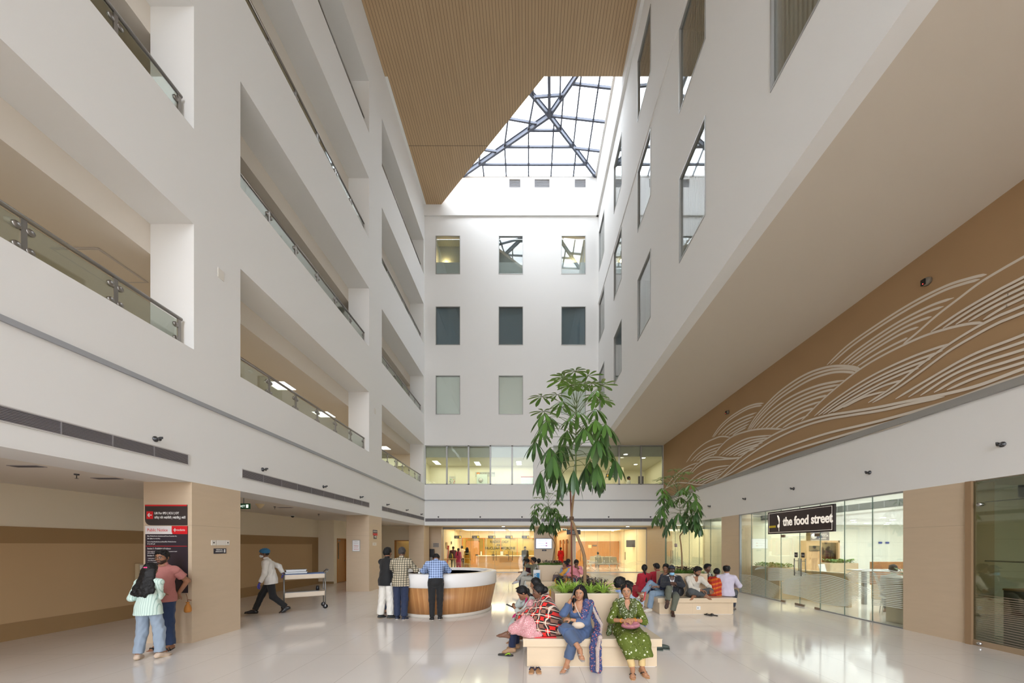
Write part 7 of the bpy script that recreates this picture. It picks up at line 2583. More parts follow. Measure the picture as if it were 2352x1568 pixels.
for W, E, lf in ((p.WL, p.EL, True), (p.WR, p.ER, False)):
 pass
G = []
for W, E, lf in ((p.WL, p.EL, True), (p.WR, p.ER, False)):
 Fh = p.hand(W, E, None, lf, .5)
 Fh.p = [(lambda P, f=f: f(P) - .003, a - .003, b + .003, k) for f, a, b, k in Fh.p]
 np_obj('glove', [Fh.mesh(.005)], cloth('glove_blue', (70, 72, 176)), p.root)
p = Person('man in black T-shirt and white trousers, hand at chin, at the round desk', (-3.41, 8.58), 155, 1.66, lean=.10, hy=.35, hp=.05, RH=(-.10, -.26, 1.30), LH=(-.02, -.42, 1.05), RE=(-.4, -.4, -1), LE=(.6, .3, -.6),
           LF=(.12, .05, .08), RF=(-.12, -.02, .08), skin='mid', h=.009, curl=.8, rpalm=(.5, .5, .2))
p.hair('full')
p.shirt(cloth('black_jersey', (22, 22, 24)), .72, .13, .020, amp=.005)
p.trousers(T_WHITE, .028, 1.97, .014, amp=.008)
p.shoes(plain('canvas_dark', (48, 50, 50), .7), plain('gum_sole', (160, 138, 110), .6))
p = Person('man in light blue shirt mostly hidden behind the man in black, at the round desk', (-3.70, 9.32), 112, 1.62, lean=.05, LH=(.18, -.3, 1.02), RH=(-.18, -.3, 1.02), skin='mid', h=.012, hh=.007)
p.hair('short')
p.shirt(cloth('pale_blue_cotton', (166, 200, 220)), 1.85, .12, .018)
p.trousers(T_NAVY, .016)
p.shoes(plain('sandal_grey', (70, 62, 58), .6), SOLD, 'sandal', kind='slide')
p = Person('man in cream and black checked shirt and navy trousers, leaning on the round desk', (-3.0, 8.42), 182, 1.68, pelvis=.92, lean=.17, hp=.18, hy=.05, LH=(.19, -.40, 1.10), RH=(-.22, -.42, 1.10), LE=(.9, .3, -.7), RE=(-.9, .3, -.7),
           LF=(.09, -.04, .08), RF=(-.09, .02, .08), skin='dark', h=.009, curl=.9)
p.hair('short', HAIRG)
p.shirt(stripes('cream_black_check', (214, 200, 172), [((1, 0, 0), .052, .027, (46, 48, 40, .62), 0), ((0, 0, 1), .052, .027, (46, 48, 40, .62), 0)]), 1.5, .14, .022, amp=.006, flare=.01)
p.trousers(T_NAVY, .022, 1.98, .012, amp=.006)
p.shoes(plain('shoe_navy', (36, 44, 66), .6), SW)
p = Person('man in blue checked shirt and black trousers bent forward over the round desk', (-2.09, 8.10), 194, 1.70, pelvis=.93, lean=.62, slump=.15, hp=1.05, LH=(.15, -.62, 1.10), RH=(-.15, -.62, 1.10), LE=(1, .2, -.35), RE=(-1, .2, -.35),
           LF=(.085, -.17, .085), RF=(-.085, -.20, .085), skin='mid', h=.009, curl=.6)
p.hair('short')
p.shirt(stripes('blue_check', (142, 172, 222), [((1, 0, 0), .05, .018, (84, 96, 136, .7), 0), ((0, 0, 1), .05, .018, (84, 96, 136, .6), 0), ((1, 0, 0), .05, .008, (196, 214, 244, .8), .025), ((0, 0, 1), .05, .008, (196, 214, 244, .8), .025)]), 1.8, .1, .018, tuck=True, amp=.006)
p.trousers(T_BLACK, .013, 1.97, .004)
F = Field(); a = p.P + p.R0 @ V3(0, 0, .085) * p.sc; F.add(cone(a, a + p.R0 @ V3(0, 0, .004), .158, .158, (p.R0 @ V3(0, 1, 0), .78)), .01)
for sg in (1, -1):
 n = p.R0 @ V3(0, 0, sg); F.cut(n, n @ a + .017)
np_obj('belt', [F.mesh(.006)], plain('belt_brown', (58, 46, 44), .4), p.root)
p.shoes(plain('shoe_black', (28, 28, 30), .6), SW)
def m_blanket():
 t = NT('red_brown_plaid_fleece')
 v = t.obj()
 mp = t.t.nodes.new('ShaderNodeMapping'); t.l(v, mp.inputs[0]); mp.inputs['Rotation'].default_value = (.12, .22, .1)
 v2 = mp.outputs[0]
 X, Y, Z = t.xyz(v2)
 w = t.noise(v, 4, 2)
 a = t.math('ADD', t.math('ADD', Y, t.math('MULTIPLY', X, .8)), t.math('MULTIPLY', w, .02))
 b = t.math('ADD', t.math('ADD', Z, t.math('MULTIPLY', X, -.15)), t.math('MULTIPLY', w, .02))
 per = .105
 fa, fb = t.math('FRACT', t.math('DIVIDE', a, per)), t.math('FRACT', t.math('DIVIDE', b, per))
 ia, ib = t.math('LESS_THAN', fa, .5), t.math('LESS_THAN', fb, .5)
 dark = t.math('ABSOLUTE', t.math('SUBTRACT', ia, ib))
 cell = t.math('FRACT', t.math('MULTIPLY', t.math('ADD', t.math('FLOOR', t.math('DIVIDE', a, per)), t.math('MULTIPLY', t.math('FLOOR', t.math('DIVIDE', b, per)), 1.0)), .5))
 red = t.math('GREATER_THAN', cell, .25)
 light = t.mix(red, lin((136, 92, 76)), lin((222, 34, 26)))
 c = t.mix(dark, light, lin((46, 24, 20)))
 la = t.math('LESS_THAN', t.math('PINGPONG', t.math('ADD', a, .026), per / 2), .0055)
 lb = t.math('LESS_THAN', t.math('PINGPONG', t.math('ADD', b, .026), per / 2), .0055)
 c = t.mix(t.math('MAXIMUM', la, lb), c, lin((226, 204, 184)))
 t.color(c)
 t.b.inputs['Roughness'].default_value = .9
 t.b.inputs['Sheen Weight'].default_value = .3
 t.bump(t.noise(v, 60, 2), .3, .006)
 return t.m
p = Person('woman wrapped in a red and brown plaid blanket on the corner of the nearest bench', (.26, 5.42), -88, 1.52, pelvis=SH + .10, lean=.12, slump=.15, hp=.22, hy=.05, female=True, skin='dark', h=.008, hh=.004,
           LH=(.10, -.30, .66), RH=(-.08, -.33, .70), LF=(.10, -.58, .44), RF=(-.12, -.30, .46), LK=(.5, -.3, .75), RK=(-.3, -.3, 1), LT=(.25, -.95, .25), RT=(-.1, -1, -.1), curl=.6)
p.hair('bun')
ch, N, k = p.chest, p.N, p.sc
p.drape(m_blanket(), [([(0, .03, .50), p.waist + V3(0, .01, 0), ch, N + V3(0, .02, -.03)], [.25, .215, .20, .10], None, 1), ([p.SL + V3(0, 0, -.0), p.EL + V3(.02, 0, 0), (.12, -.22, .70)], [.085, .10, .10], None, 1),
                      ([p.SR, p.ER, (-.1, -.26, .72)], [.085, .10, .09], None, 1), ([(0, -.05, .60), (.04, -.24, .62), (.03, -.36, .62)], [.23, .18, .12], None, 1), ([(.1, .0, .50), (.16, -.14, .48)], [.15, .10], None, 1),
                      ([N + V3(0, .05, .0), N + V3(0, .045, .045)], [.085, .075], None, 1)], 'plaid_blanket', .06, 9, .008, .0075, .11, SH + .015)
p.drape(spots('pink_floral', (208, 150, 152), [(40, .28, (232, 196, 196)), (52, .2, (176, 84, 96)), (34, .16, (150, 120, 110))]), [([p.HL, p.KL + V3(0, .02, -.03), p.KL + (p.AL - p.KL) * .62], [.13, .10, .085], None, 1), ([p.HR, p.KR, p.KR + (p.AR - p.KR) * .8], [.12, .09, .08], None, 1),
                      ([(.1, .02, SH + .05), (.2, -.24, SH + .05), (.12, -.36, SH + .05)], [.10, .10, .06], None, 1)], 'floral_skirt', .06, 8, .007, .007, .08, SH + .004)
m = MB(); c = p.AL + (p.KL - p.AL) * .12; m.tube([Vector(c + .042 * (math.cos(a) * V3(1, 0, 0) + math.sin(a) * V3(0, .6, .8))) for a in np.linspace(0, 2 * PI, 14)], .003, 6, cap=False)
p.part(m, 'anklet', CHROME)
p = Person('girl in grey kurta with a dark ponytail looking down on the nearest bench', (.14, 5.86), -95, 1.48, pelvis=SH + .09, lean=.30, slump=.25, hp=.75, hy=.0, female=True, build=.92, skin='mid', h=.008, hh=.004,
           LH=(.10, -.36, .74), RH=(-.02, -.24, .90), LE=(.8, .3, -.6), RE=(-.6, -.2, -.8), LF=(.10, -.40, .09), RF=(-.1, -.36, .09), curl=.7, rpalm=(0, .6, .3), lpalm=(-.6, 0, .3))
p.hair('pony')
gk = cloth('grey_kurta', (186, 192, 186)); p.shirt(gk, 1.7, .02, .018, 'kurta', amp=.005, open_neck=.4, collar=False)
p.skirt_sit(gk, .02, .30, 'kurta_skirt')
p.trousers(cloth('deep_navy', (28, 40, 72)), .016, 1.95, .006)
p.shoes(plain('shoe_tan', (176, 140, 106), .6), plain('shoe_tan_sole', (168, 138, 108), .6))
p.drape(cloth('magenta_cloth', (196, 36, 104)), [([p.SL + V3(-.03, -.06, .05), ch * 0 + p.chest + V3(.02, -.15, 0), p.waist + V3(.02, -.16, 0)], .03, (0, 1, 0), .4)], 'dupatta', .02)
phone(world(p, p.WL + V3(-.02, -.07, .02)), (wdir(p, (1, 0, 0)), wdir(p, (0, .4, .9)), wdir(p, (0, .9, -.4))), 'phone held by the girl in the grey kurta', (40, 40, 48))
p = Person('woman in magenta half hidden behind the girl in grey on the nearest bench', (.20, 6.42), -100, 1.52, pelvis=SH + .09, lean=.12, hp=.2, female=True, skin='mid', h=.010, hh=.006, LH=(.1, -.3, .62), RH=(-.1, -.3, .62), LF=(.1, -.42, .09), RF=(-.1, -.38, .09))
p.hair('pony')
mg = cloth('magenta_kurta', (204, 40, 112)); p.shirt(mg, 1.4, .02, .02, 'kurta', amp=.005, open_neck=.3, collar=False); p.skirt_sit(mg, .02, .4)
p.trousers(cloth('deep_teal', (26, 66, 88)), .014)
p.shoes(SOLT, SOLT, 'sandal', kind='thong')
p = Person('woman in denim blue kurta talking on a phone with crossed legs, on the nearest bench', (.76, 5.30), -14, 1.50, pelvis=SH + .095, lean=.06, slump=.05, hy=-.12, hp=.08, hr=.08, twist=-.08, female=True, build=1.06, skin='fair', h=.007, hh=.0034,
           RH=(-.135, -.10, .93), LH=(-.10, -.24, .69), RE=(-.4, -.45, -1), LE=(.9, .1, -.5), LF=(-.15, -.36, .085), RF=(.05, -.50, .35), LK=(-.25, -1, .3), RK=(-.5, -1, .6), LT=(-.35, -1, -.1), RT=(.35, -.9, -.30), curl=(.6, .75), rpalm=(.9, .1, .1), lpalm=(0, .5, -.8))
p.hair('loose')
den = cloth('denim_kurta', (72, 92, 128), .8, .14)
p.shirt(den, 1.72, .04, .019, 'kurta', amp=.005, open_neck=.7, collar=False)
p.skirt_sit(den, .024, .12, 'kurta_skirt', 5, .007, floor=.40)
p.trousers(cloth('denim_pants', (76, 92, 120)), .018, 1.72, .012, amp=.005)
p.shoes(plain('sandal_silver', (206, 200, 194), .4, .2), plain('sandal_grey2', (160, 150, 142), .5), 'sandal', kind='thong')
dp = spots('printed_dupatta', (56, 68, 112), [(22, .26, (176, 92, 88)), (36, .22, (206, 142, 134)), (30, .18, (150, 146, 160)), (60, .2, (40, 46, 88))])
S = p.SL
p.drape(dp, [([p.N + V3(.03, .06, .0), S + V3(-.03, -.02, .055), p.chest + V3(.09, -.17, .04), p.chest + V3(.05, -.20, -.10)], [.06, .06, .05, .03], (0, 1, .3), .4),
             ([S + V3(.01, .03, .04), S + V3(.08, .04, -.14), (.27, -.02, .60), (.25, -.22, .47), (.24, -.30, .34), (.25, -.33, .06)], [.06, .055, .06, .075, .085, .09], (.3, 1, 0), .28)], 'dupatta', .014, 6, .003, .005, .045, .004)
p.drape(spots('dupatta_border_cloth', (176, 160, 152), [(60, .25, (206, 182, 168)), (44, .2, (150, 120, 124))]), [([S + V3(.03, -.02, .03), S + V3(.11, .0, -.14), (.31, -.06, .60), (.30, -.27, .47), (.275, -.37, .34), (.27, -.39, .05)], [.022, .022, .024, .026, .028, .026], (.3, 1, 0), .5)], 'dupatta_border', .02, 7, .003, .005, .05, .004)
m = MB(); m.tube([Vector(p.WL + .032 * (math.cos(a) * V3(0, .5, .8) + math.sin(a) * V3(.3, .9, -.3))) for a in np.linspace(0, 2 * PI, 12)], .003, 6, cap=False); p.part(m, 'bangle', plain('bangle_green', (40, 120, 70), .3))
hd = nrm(p.q(-.080, -.02, -.01) - p.WR)
phone(world(p, p.q(-.112, -.055, -.035)), (wdir(p, (.2, -.8, .3)), wdir(p, (1, .2, 0)), wdir(p, (.25, .25, .95))), 'black phone held to the ear of the woman in denim blue', (24, 20, 24))
t = thing('shoulder_bag', 'small cream shoulder bag in the lap of the woman in denim blue', 'bag', world(p, (.0, -.23, .62)))
m = MB(); m.ball((0, 0, 0), (.095, .05, .055), 0, 18, 12); m.build('body', plain('bag_cream', (206, 186, 164), .5, bump=.3), t)
MB().tube([(.06, .02, .04), (.03, .03, .12), (-.02, .06, .22), (-.04, .09, .30)], .006, 6).build('strap', plain('strap_cream', (206, 190, 172), .5), t)
p = Person('woman in olive green printed kurta with hands on a pink handbag, on the nearest bench', (1.45, 5.30), -9, 1.54, pelvis=SH + .095, lean=.03, hy=-.10, hp=.02, hr=-.05, female=True, build=1.04, skin='fair', h=.007, hh=.0034, bindi=True,
           LH=(.05, -.27, .70), RH=(-.075, -.29, .69), LE=(.8, .3, -.5), RE=(-.8, .3, -.5), LF=(.155, -.42, .09), RF=(.02, -.50, .09), LK=(.2, -1, .2), RK=(0, -1, .2), LT=(.35, -1, -.12), RT=(-.1, -1, -.12), curl=.5, lpalm=(-.3, .3, -.8), rpalm=(.3, .3, -.8))
p.hair('pony')
ol = spots('olive_block_print', (84, 96, 22), [(17, .22, (196, 198, 172)), (30, .17, (150, 156, 110)), (12, .10, (60, 72, 20))])
oi = stripes('olive_kurta', (86, 98, 20), [((0, 0, 1), .30, .02, (190, 194, 160, .5), .1)])
p.shirt(ol, 1.30, .04, .020, 'kurta', amp=.005, open_neck=.55, collar=False)
p.skirt_sit(ol, .05, .60, 'kurta_skirt', 5, .010, spread=.045)
p.trousers(cloth('beige_legging', (206, 176, 122)), .007, 1.93, .0)
p.shoes(plain('strap_charcoal', (46, 42, 44), .5), SOLT, 'sandal', kind='thong')
op = spots('olive_dupatta_print', (74, 84, 36), [(46, .30, (206, 208, 196)), (60, .2, (120, 128, 92)), (30, .14, (40, 48, 24))])
ch = p.chest
p.drape(op, [([p.N + V3(.02, .07, .0), p.SL + V3(-.06, -.03, .05), ch + V3(.07, -.16, .05), ch + V3(.01, -.19, -.08), p.waist + V3(-.02, -.17, .0)], [.05, .05, .045, .04, .03], (0, 1, .3), .45),
             ([p.N + V3(-.02, .07, .0), p.SR + V3(.06, -.03, .05), ch + V3(-.07, -.16, .05), ch + V3(-.01, -.19, -.08)], [.05, .05, .045, .04], (0, 1, .3), .45),
             ([p.SR + V3(-.0, .05, .04), p.SR + V3(-.06, .10, -.12), (-.22, .08, .60), (-.25, .02, .47), (-.28, -.06, .44)], [.05, .05, .06, .06, .05], (1, .3, 0), .4)], 'dupatta', .03, 8, .006, .005, .04, SH + .004)
for W, E in ((p.WL, p.EL), (p.WR, p.ER)):
 m = MB(); c = W - nrm(W - E) * .035; fr_ = frame(nrm(W - E))
 m.tube([Vector(c + .031 * (math.cos(a) * fr_[:, 0] + math.sin(a) * fr_[:, 1])) for a in np.linspace(0, 2 * PI, 12)], .0045, 6, cap=False); p.part(m, 'bangle', plain('bangle_orange', (236, 150, 30), .3))
t = thing('pink_handbag', 'soft dusty pink handbag in the lap of the woman in olive green', 'bag', world(p, (.02, -.27, .622)), .05)
m = MB(); m.ball((0, 0, 0), (.135, .06, .05), 0, 20, 12); m.ball((-.05, -.02, .01), (.08, .05, .045), 0, 16, 10); m.ball((.06, -.02, .015), (.07, .05, .045), 0, 16, 10); m.build('body', plain('bag_pink', (176, 112, 122), .5, bump=.5, bscale=20), t)
MB().tube([(-.1, -.04, .03), (-.05, -.075, .03), (.05, -.075, .035), (.11, -.04, .03)], .008, 8).build('seam', plain('bag_pink2', (150, 90, 102), .5), t)
p = Person('man in white and blue shirt half hidden behind the woman in olive green', (1.47, 6.02), 115, 1.62, pelvis=SH + .09, lean=.10, hp=.15, skin='mid', h=.010, hh=.006, LH=(.12, -.32, .66), RH=(-.12, -.32, .66), LF=(.1, -.42, .09), RF=(-.1, -.36, .09))
p.hair('full')
p.shirt(stripes('white_blue_shirt', (206, 214, 226), [((1, 0, 0), .2, .05, (90, 120, 180, .8), .03)]), 1.8, .05, .018)
p.trousers(J_MID, .014)
p.shoes(SB, SB)
p = Person('bearded man leaning forward over a red phone at the end of the nearest bench', (1.55, 6.35), 52, 1.58, pelvis=SH + .09, lean=.42, slump=.2, hp=.35, hy=-.6, hr=-.15, skin='mid', h=.009, hh=.004, beard=2, LH=(.02, -.46, .84), RH=(-.12, -.40, .72), LE=(.6, -.2, -.8), RE=(-.6, .2, -.8),
           LF=(.16, -.42, .09), RF=(-.40, -.34, .50), RK=(-.5, -.3, 1), RT=(-.55, -.8, -.25), curl=.7, lpalm=(-.5, .4, 0))
p.hair('full')
p.shirt(cloth('pale_shirt', (176, 192, 210)), 1.7, .05, .018)
p.trousers(cloth('mid_blue_trouser', (84, 106, 146)), .02, 1.72, .014)
phone(world(p, p.WL + V3(-.01, -.05, .05)), (wdir(p, (1, 0, .2)), wdir(p, (0, 1, .2)), wdir(p, (-.2, -.2, .95))), 'red phone held up by the bearded man on the nearest bench', (196, 28, 44))
p = Person('woman in yellow with round dark hair, sitting on the far side of the nearest bench', (.60, 6.85), 178, 1.50, pelvis=SH + .09, hp=.1, female=True, skin='mid', h=.011, hh=.006, LH=(.12, -.3, .62), RH=(-.12, -.3, .62), LF=(.1, -.42, .09), RF=(-.1, -.42, .09))
p.hair('bun')
yl = cloth('yellow_cotton', (218, 164, 56)); p.shirt(yl, 1.0, .03, .024, 'blouse', open_neck=.2, collar=False); p.skirt_sit(yl, .03, .8)
p = Person('man with short greying hair behind the trunk, far side of the nearest bench', (1.10, 6.84), 182, 1.56, pelvis=SH + .09, hp=.3, lean=.1, skin='dark', h=.012, hh=.006, LH=(.12, -.3, .62), RH=(-.12, -.3, .62), LF=(.1, -.42, .09), RF=(-.1, -.42, .09))
p.hair('short', HAIRG)
p.shirt(cloth('brown_check', (96, 84, 76)), 1.8, .05, .018); p.trousers(T_GREY)
bx, by = B2.x, B2.y
p = Person('woman in red kurta with a long braid, seen from behind on the second bench', (3.36, 10.42), 186, 1.54, pelvis=SH + .095, hy=-.5, hp=.1, female=True, build=1.1, skin='mid', h=.010, hh=.006, LH=(.1, -.3, .62), RH=(-.1, -.3, .62), LF=(.1, -.42, .09), RF=(-.1, -.42, .09))
p.hair('braid')
rd = cloth('crimson_cotton', (166, 22, 44)); p.shirt(rd, 1.5, .03, .022, 'kurta', amp=.006, open_neck=.4, collar=False); p.skirt_sit(rd, .03, .7)
p = Person('person in red with a white scarf at the back of the second bench', (3.86, 10.72), 160, 1.60, pelvis=SH + .095, hy=.7, hp=.3, skin='mid', h=.011, hh=.006, LH=(.1, -.3, .62), RH=(-.1, -.3, .62), LF=(.1, -.42, .09), RF=(-.1, -.42, .09))
p.hair('full')
p.shirt(rd, 1.8, .03, .02); p.trousers(T_NAVY)
p.drape(cloth('white_scarf', (226, 220, 214)), [([p.SR + V3(0, .06, .05), p.SR + V3(.03, .13, -.1), p.waist + V3(-.1, .16, .05)], .035, (0, 1, 0), .4)], 'scarf')
p = Person('young man in navy shirt and pale jeans with crossed legs on the second bench', (3.62, 9.50), -84, 1.68, pelvis=SH + .10, lean=-.05, hy=.75, hp=.05, skin='mid', h=.009, hh=.005, LH=(.10, -.28, .66), RH=(-.08, -.34, .68), LF=(.06, -.47, .09), RF=(.02, -.62, .48), RK=(-.1, -1, .6),
           LT=(.1, -1, -.1), RT=(.2, -.9, -.3), curl=.5)
p.hair('full')
p.shirt(cloth('navy_cotton', (26, 36, 66)), 1.75, .05, .019, amp=.006, open_neck=.25)
p.trousers(J_MID, .02, 1.95, .01, amp=.006)
p.shoes(plain('trainer_cream', (206, 198, 184), .6), plain('trainer_sole', (196, 184, 160), .6), 'trainer')
m = MB(); c = p.WL - nrm(p.WL - p.EL) * .03; fr_ = frame(nrm(p.WL - p.EL)); m.tube([Vector(c + .031 * (math.cos(a) * fr_[:, 0] + math.sin(a) * fr_[:, 1])) for a in np.linspace(0, 2 * PI, 12)], .008, 6, cap=False); p.part(m, 'wristwatch', CHROME)
p = Person('man in black jacket and cap, face mask under his chin, on the second bench', (3.69, 9.28), -14, 1.64, pelvis=SH + .10, lean=.12, hp=.0, skin='deep', h=.009, hh=.005, LH=(.03, -.40, .80), RH=(-.045, -.40, .79), LE=(.8, .2, -.4), RE=(-.8, .2, -.4), LF=(-.03, -.42, .09), RF=(-.17, -.58, .36), LK=(-.0, -1, .3), RK=(.0, -1, .7),
           LT=(0, -1, -.12), RT=(-.3, -.9, -.35), curl=.8, beard=1, lpalm=(-.8, .2, -.3), rpalm=(.8, .2, -.3))
p.hair('short')
F = Field(); F.add(ell(p.q(0, .008, .045), V3(.088, .106, .078) * p.sc, p.Rh), .01); n = p.Rh @ V3(0, -.1, -1); F.cut(n, n @ p.C - .048 * p.sc)
F2 = Field(); F2.add(ell(p.q(0, -.115, .055), V3(.062, .05, .010) * p.sc, p.Rh), .01)
np_obj('cap', [F.mesh(.005), F2.mesh(.004)], cloth('cap_navy', (44, 50, 66)), p.root)
p.mask(cloth('mask_blue', (140, 190, 222)), .045)
p.shirt(cloth('white_tee', (222, 220, 220)), 0, -.06, .014, 'undershirt', open_neck=.3)
F = Field(); p.torso(F, .030, .05); F.add(cone(p.waist, p.P - V3(0, 0, .03), .15, .17, (V3(0, 1, 0), .8)), .05); n = V3(0, 0, -1); F.cut(n, n @ p.P + .04); n = nrm(p.R1 @ V3(0, -.2, 1)); F.cut(n, n @ p.N + .02)
a_, b_ = p.N, p.waist
F.cutf(lambda P: np.where(P[..., 1] < 0.02, .012 + np.clip((P[..., 2] - b_[2]) / (a_[2] - b_[2]), 0, 1) * .055 - np.abs(P[..., 0]), -1))
G1, G2 = Field(), Field(); p.arm(G1, p.SL, p.EL, p.WL, .024, 1.92); p.arm(G2, p.SR, p.ER, p.WR, .024, 1.92)
np_obj('jacket', [F.mesh(.0075, 3, .006, .09), G1.mesh(.0075, 3, .005, .07), G2.mesh(.0075, 4, .005, .07)], cloth('black_jacket', (32, 34, 42)), p.root)
p.trousers(T_OLIVE, .018, 1.9, .006, amp=.006)
p.shoes(SBR, SBR)
p = Person('bearded man in off white shirt sitting cross legged on the second bench, looking down', (4.26, 9.34), 8, 1.66, pelvis=SH + .095, lean=.22, slump=.2, hp=.4, hy=.2, skin='mid', h=.009, hh=.005, beard=2, LH=(.22, -.42, .62), RH=(-.02, -.42, .62), LE=(.8, .2, -.5), RE=(-.7, .3, -.6),
           LF=(-.13, -.28, .49), RF=(.12, -.36, .50), LK=(1, -.45, .35), RK=(-1, -.45, .35), LT=(-.9, -.3, -.3), RT=(.9, -.3, -.3), curl=.6)
p.hair('full')
p.shirt(cloth('ivory_shirt', (206, 198, 184)), 1.85, .05, .02, amp=.007, open_neck=.2)
p.trousers(T_GREY, .018, 1.9, .006)
p = Person('man in pale shirt and dark waistcoat on the far side of the second bench', (5.02, 10.12), 42, 1.62, pelvis=SH + .095, hy=-.35, hp=.1, skin='dark', h=.011, hh=.006, LH=(.1, -.3, .62), RH=(-.1, -.3, .62), LF=(.1, -.42, .09), RF=(-.1, -.42, .09))
p.hair('full')
p.shirt(cloth('pale_cotton', (206, 206, 206)), 1.8, .05, .018, open_neck=.3); p.trousers(T_NAVY); p.shoes(SB, SB)
p.drape(cloth('waistcoat_dark', (40, 40, 52)), [([p.SR + V3(.04, -.09, .0), p.waist + V3(-.09, -.13, 0)], .05, (0, 1, 0), .4), ([p.SL + V3(-.04, -.09, 0), p.waist + V3(.09, -.13, 0)], .05, (0, 1, 0), .4)], 'waistcoat')
p = Person('woman draped in an orange red sari, her back turned, on the second bench', (4.93, 9.50), 128, 1.46, pelvis=SH + .09, lean=.15, slump=.1, hp=.3, female=True, skin='dark', h=.009, hh=.005, LH=(.1, -.28, .62), RH=(-.1, -.28, .62), LF=(-.1, -.24, .47), RF=(.12, -.28, .48), LK=(1, -.4, .3), RK=(-1, -.4, .3), LT=(-.9, -.3, -.3), RT=(.9, -.3, -.3))
p.hair('bun')
sa = stripes('orange_red_sari', (178, 34, 22), [((.25, .2, 1), .11, .045, (216, 108, 24, .9), .02), ((.25, .2, 1), .055, .006, (120, 120, 30, .8), .01), ((1, .5, .0), .09, .012, (150, 20, 20, .7), 0)])
p.drape(sa, [([(0, .02, SH + .08), p.waist, p.chest, p.N + V3(0, .0, -.04)], [.20, .175, .165, .08], None, 1), ([p.SL, p.EL, p.WL], [.075, .08, .06], None, 1), ([p.SR, p.ER, p.WR], [.075, .08, .06], None, 1), ([p.HL, p.KL, p.AL], [.12, .10, .08], None, 1), ([p.HR, p.KR, p.AR], [.12, .10, .08], None, 1)], 'sari', .05, 3, .006, .008, .09, SH + .004)
p = Person('man in lavender shirt with thinning hair, his back turned, on the second bench', (5.16, 9.36), 142, 1.66, pelvis=SH + .10, lean=.03, hp=.08, hy=.1, skin='mid', h=.009, hh=.005, LH=(.06, -.30, .78), RH=(-.10, -.34, .66), LF=(.08, -.36, .09), RF=(-.08, -.42, .09), LE=(.8, .2, -.5), RE=(-.9, .3, -.4))
p.hair('bald')
p.shirt(cloth('lavender_cotton', (198, 190, 206)), 1.8, .07, .022, amp=.006)
p.trousers(cloth('charcoal_trouser', (46, 46, 56)), .018); p.shoes(plain('shoe_taupe', (110, 92, 80), .6), SOLD)
p = Person('man in olive shirt and pale jeans talking on a phone on the last bench', (.22, 13.62), -88, 1.74, pelvis=SH + .10, lean=.02, hp=.05, hy=.1, skin='mid', h=.011, hh=.006, RH=(-.10, -.14, 1.12), LH=(.14, -.18, .66), RE=(-.5, -.6, -.9), LE=(.8, .4, -.4), LF=(.05, -.50, .09), RF=(.06, -.66, .40), RK=(0, -1, .8),
           LT=(.1, -1, -.1), RT=(.1, -.9, -.2), rpalm=(.9, 0, 0), curl=.7)
p.hair('full'); p.glasses()
p.shirt(cloth('olive_shirt', (112, 112, 94)), 1.5, .06, .02, amp=.005); p.trousers(T_PALE, .02, 1.95, .008); p.shoes(plain('sneaker_grey', (190, 190, 194), .6), SW)
phone(world(p, p.q(-.09, -.03, -.03)), (wdir(p, (.2, -.8, .3)), wdir(p, (1, .2, 0)), wdir(p, (.1, .2, .95))), 'phone at the ear of the man in the olive shirt')
p = Person('man in maroon shirt leaning forward on the last bench, behind the man on the phone', (.12, 14.30), -105, 1.66, pelvis=SH + .095, lean=.28, slump=.15, hp=.2, skin='dark', h=.012, hh=.006, LH=(.1, -.4, .66), RH=(-.1, -.4, .66), LF=(.1, -.44, .09), RF=(-.1, -.44, .09))
p.hair('short'); p.shirt(cloth('maroon_cotton', (72, 28, 44)), 1.8, .06, .02); p.trousers(T_NAVY); p.shoes(SB, SB)
p = Person('person with a ponytail facing away at the back of the last bench', (.42, 14.72), 175, 1.56, pelvis=SH + .095, female=True, skin='mid', h=.013, hh=.007, LH=(.1, -.3, .62), RH=(-.1, -.3, .62), LF=(.1, -.42, .09), RF=(-.1, -.42, .09))
p.hair('bun'); p.shirt(cloth('white_blouse', (222, 220, 218)), 1.5, .04, .02); p.trousers(T_NAVY)
p = Person('woman in a yellow and blue sari looking sideways, at the corner of the last bench', (1.36, 13.28), -38, 1.50, pelvis=SH + .09, hy=-.7, hp=.0, female=True, skin='mid', h=.010, hh=.005, LH=(.08, -.28, .62), RH=(-.08, -.3, .62), LF=(.1, -.40, .09), RF=(-.1, -.40, .09))
p.hair('bun')
p.shirt(cloth('blue_grey_blouse', (132, 152, 188)), .8, .02, .018, 'blouse', open_neck=.5, collar=False)
ys_ = spots('yellow_sari', (216, 156, 52), [(18, .22, (150, 160, 180)), (26, .16, (190, 120, 40))])
p.skirt_sit(ys_, .03, .85, 'sari_skirt')
p.drape(ys_, [([p.SL + V3(0, .04, .05), p.chest + V3(.06, -.15, .04), p.waist + V3(-.08, -.16, .02), p.P + V3(-.12, -.1, .05)], [.05, .06, .07, .08], (0, 1, .2), .5)], 'sari_end')
t = thing('brown_handbag', 'dark brown handbag standing beside the woman in the yellow sari', 'bag', (1.02, 13.18, SH))
MB().obox((0, 0, .12), (.13, 0, 0), (0, .05, 0), (.02, 0, .12)).build('body', plain('bag_brown', (62, 34, 34), .4), t, bevel=.01)
MB().tube([(-.07, 0, .23), (-.03, 0, .33), (.06, 0, .33), (.1, 0, .24)], .006, 6).build('handle', plain('bag_brown', (62, 34, 34), .4), t)
p = Person('man in pink shirt bowing his head onto his hand on the last bench', (1.74, 13.30), 2, 1.68, pelvis=SH + .095, lean=.15, slump=.15, hp=.5, skin='dark', h=.010, hh=.005, LH=(.03, -.30, .93), RH=(-.12, -.32, .64), LE=(.6, -.2, -.9), RE=(-.8, .2, -.5), LF=(.1, -.42, .09), RF=(-.1, -.42, .09), lpalm=(-.2, .8, .1), curl=.6)
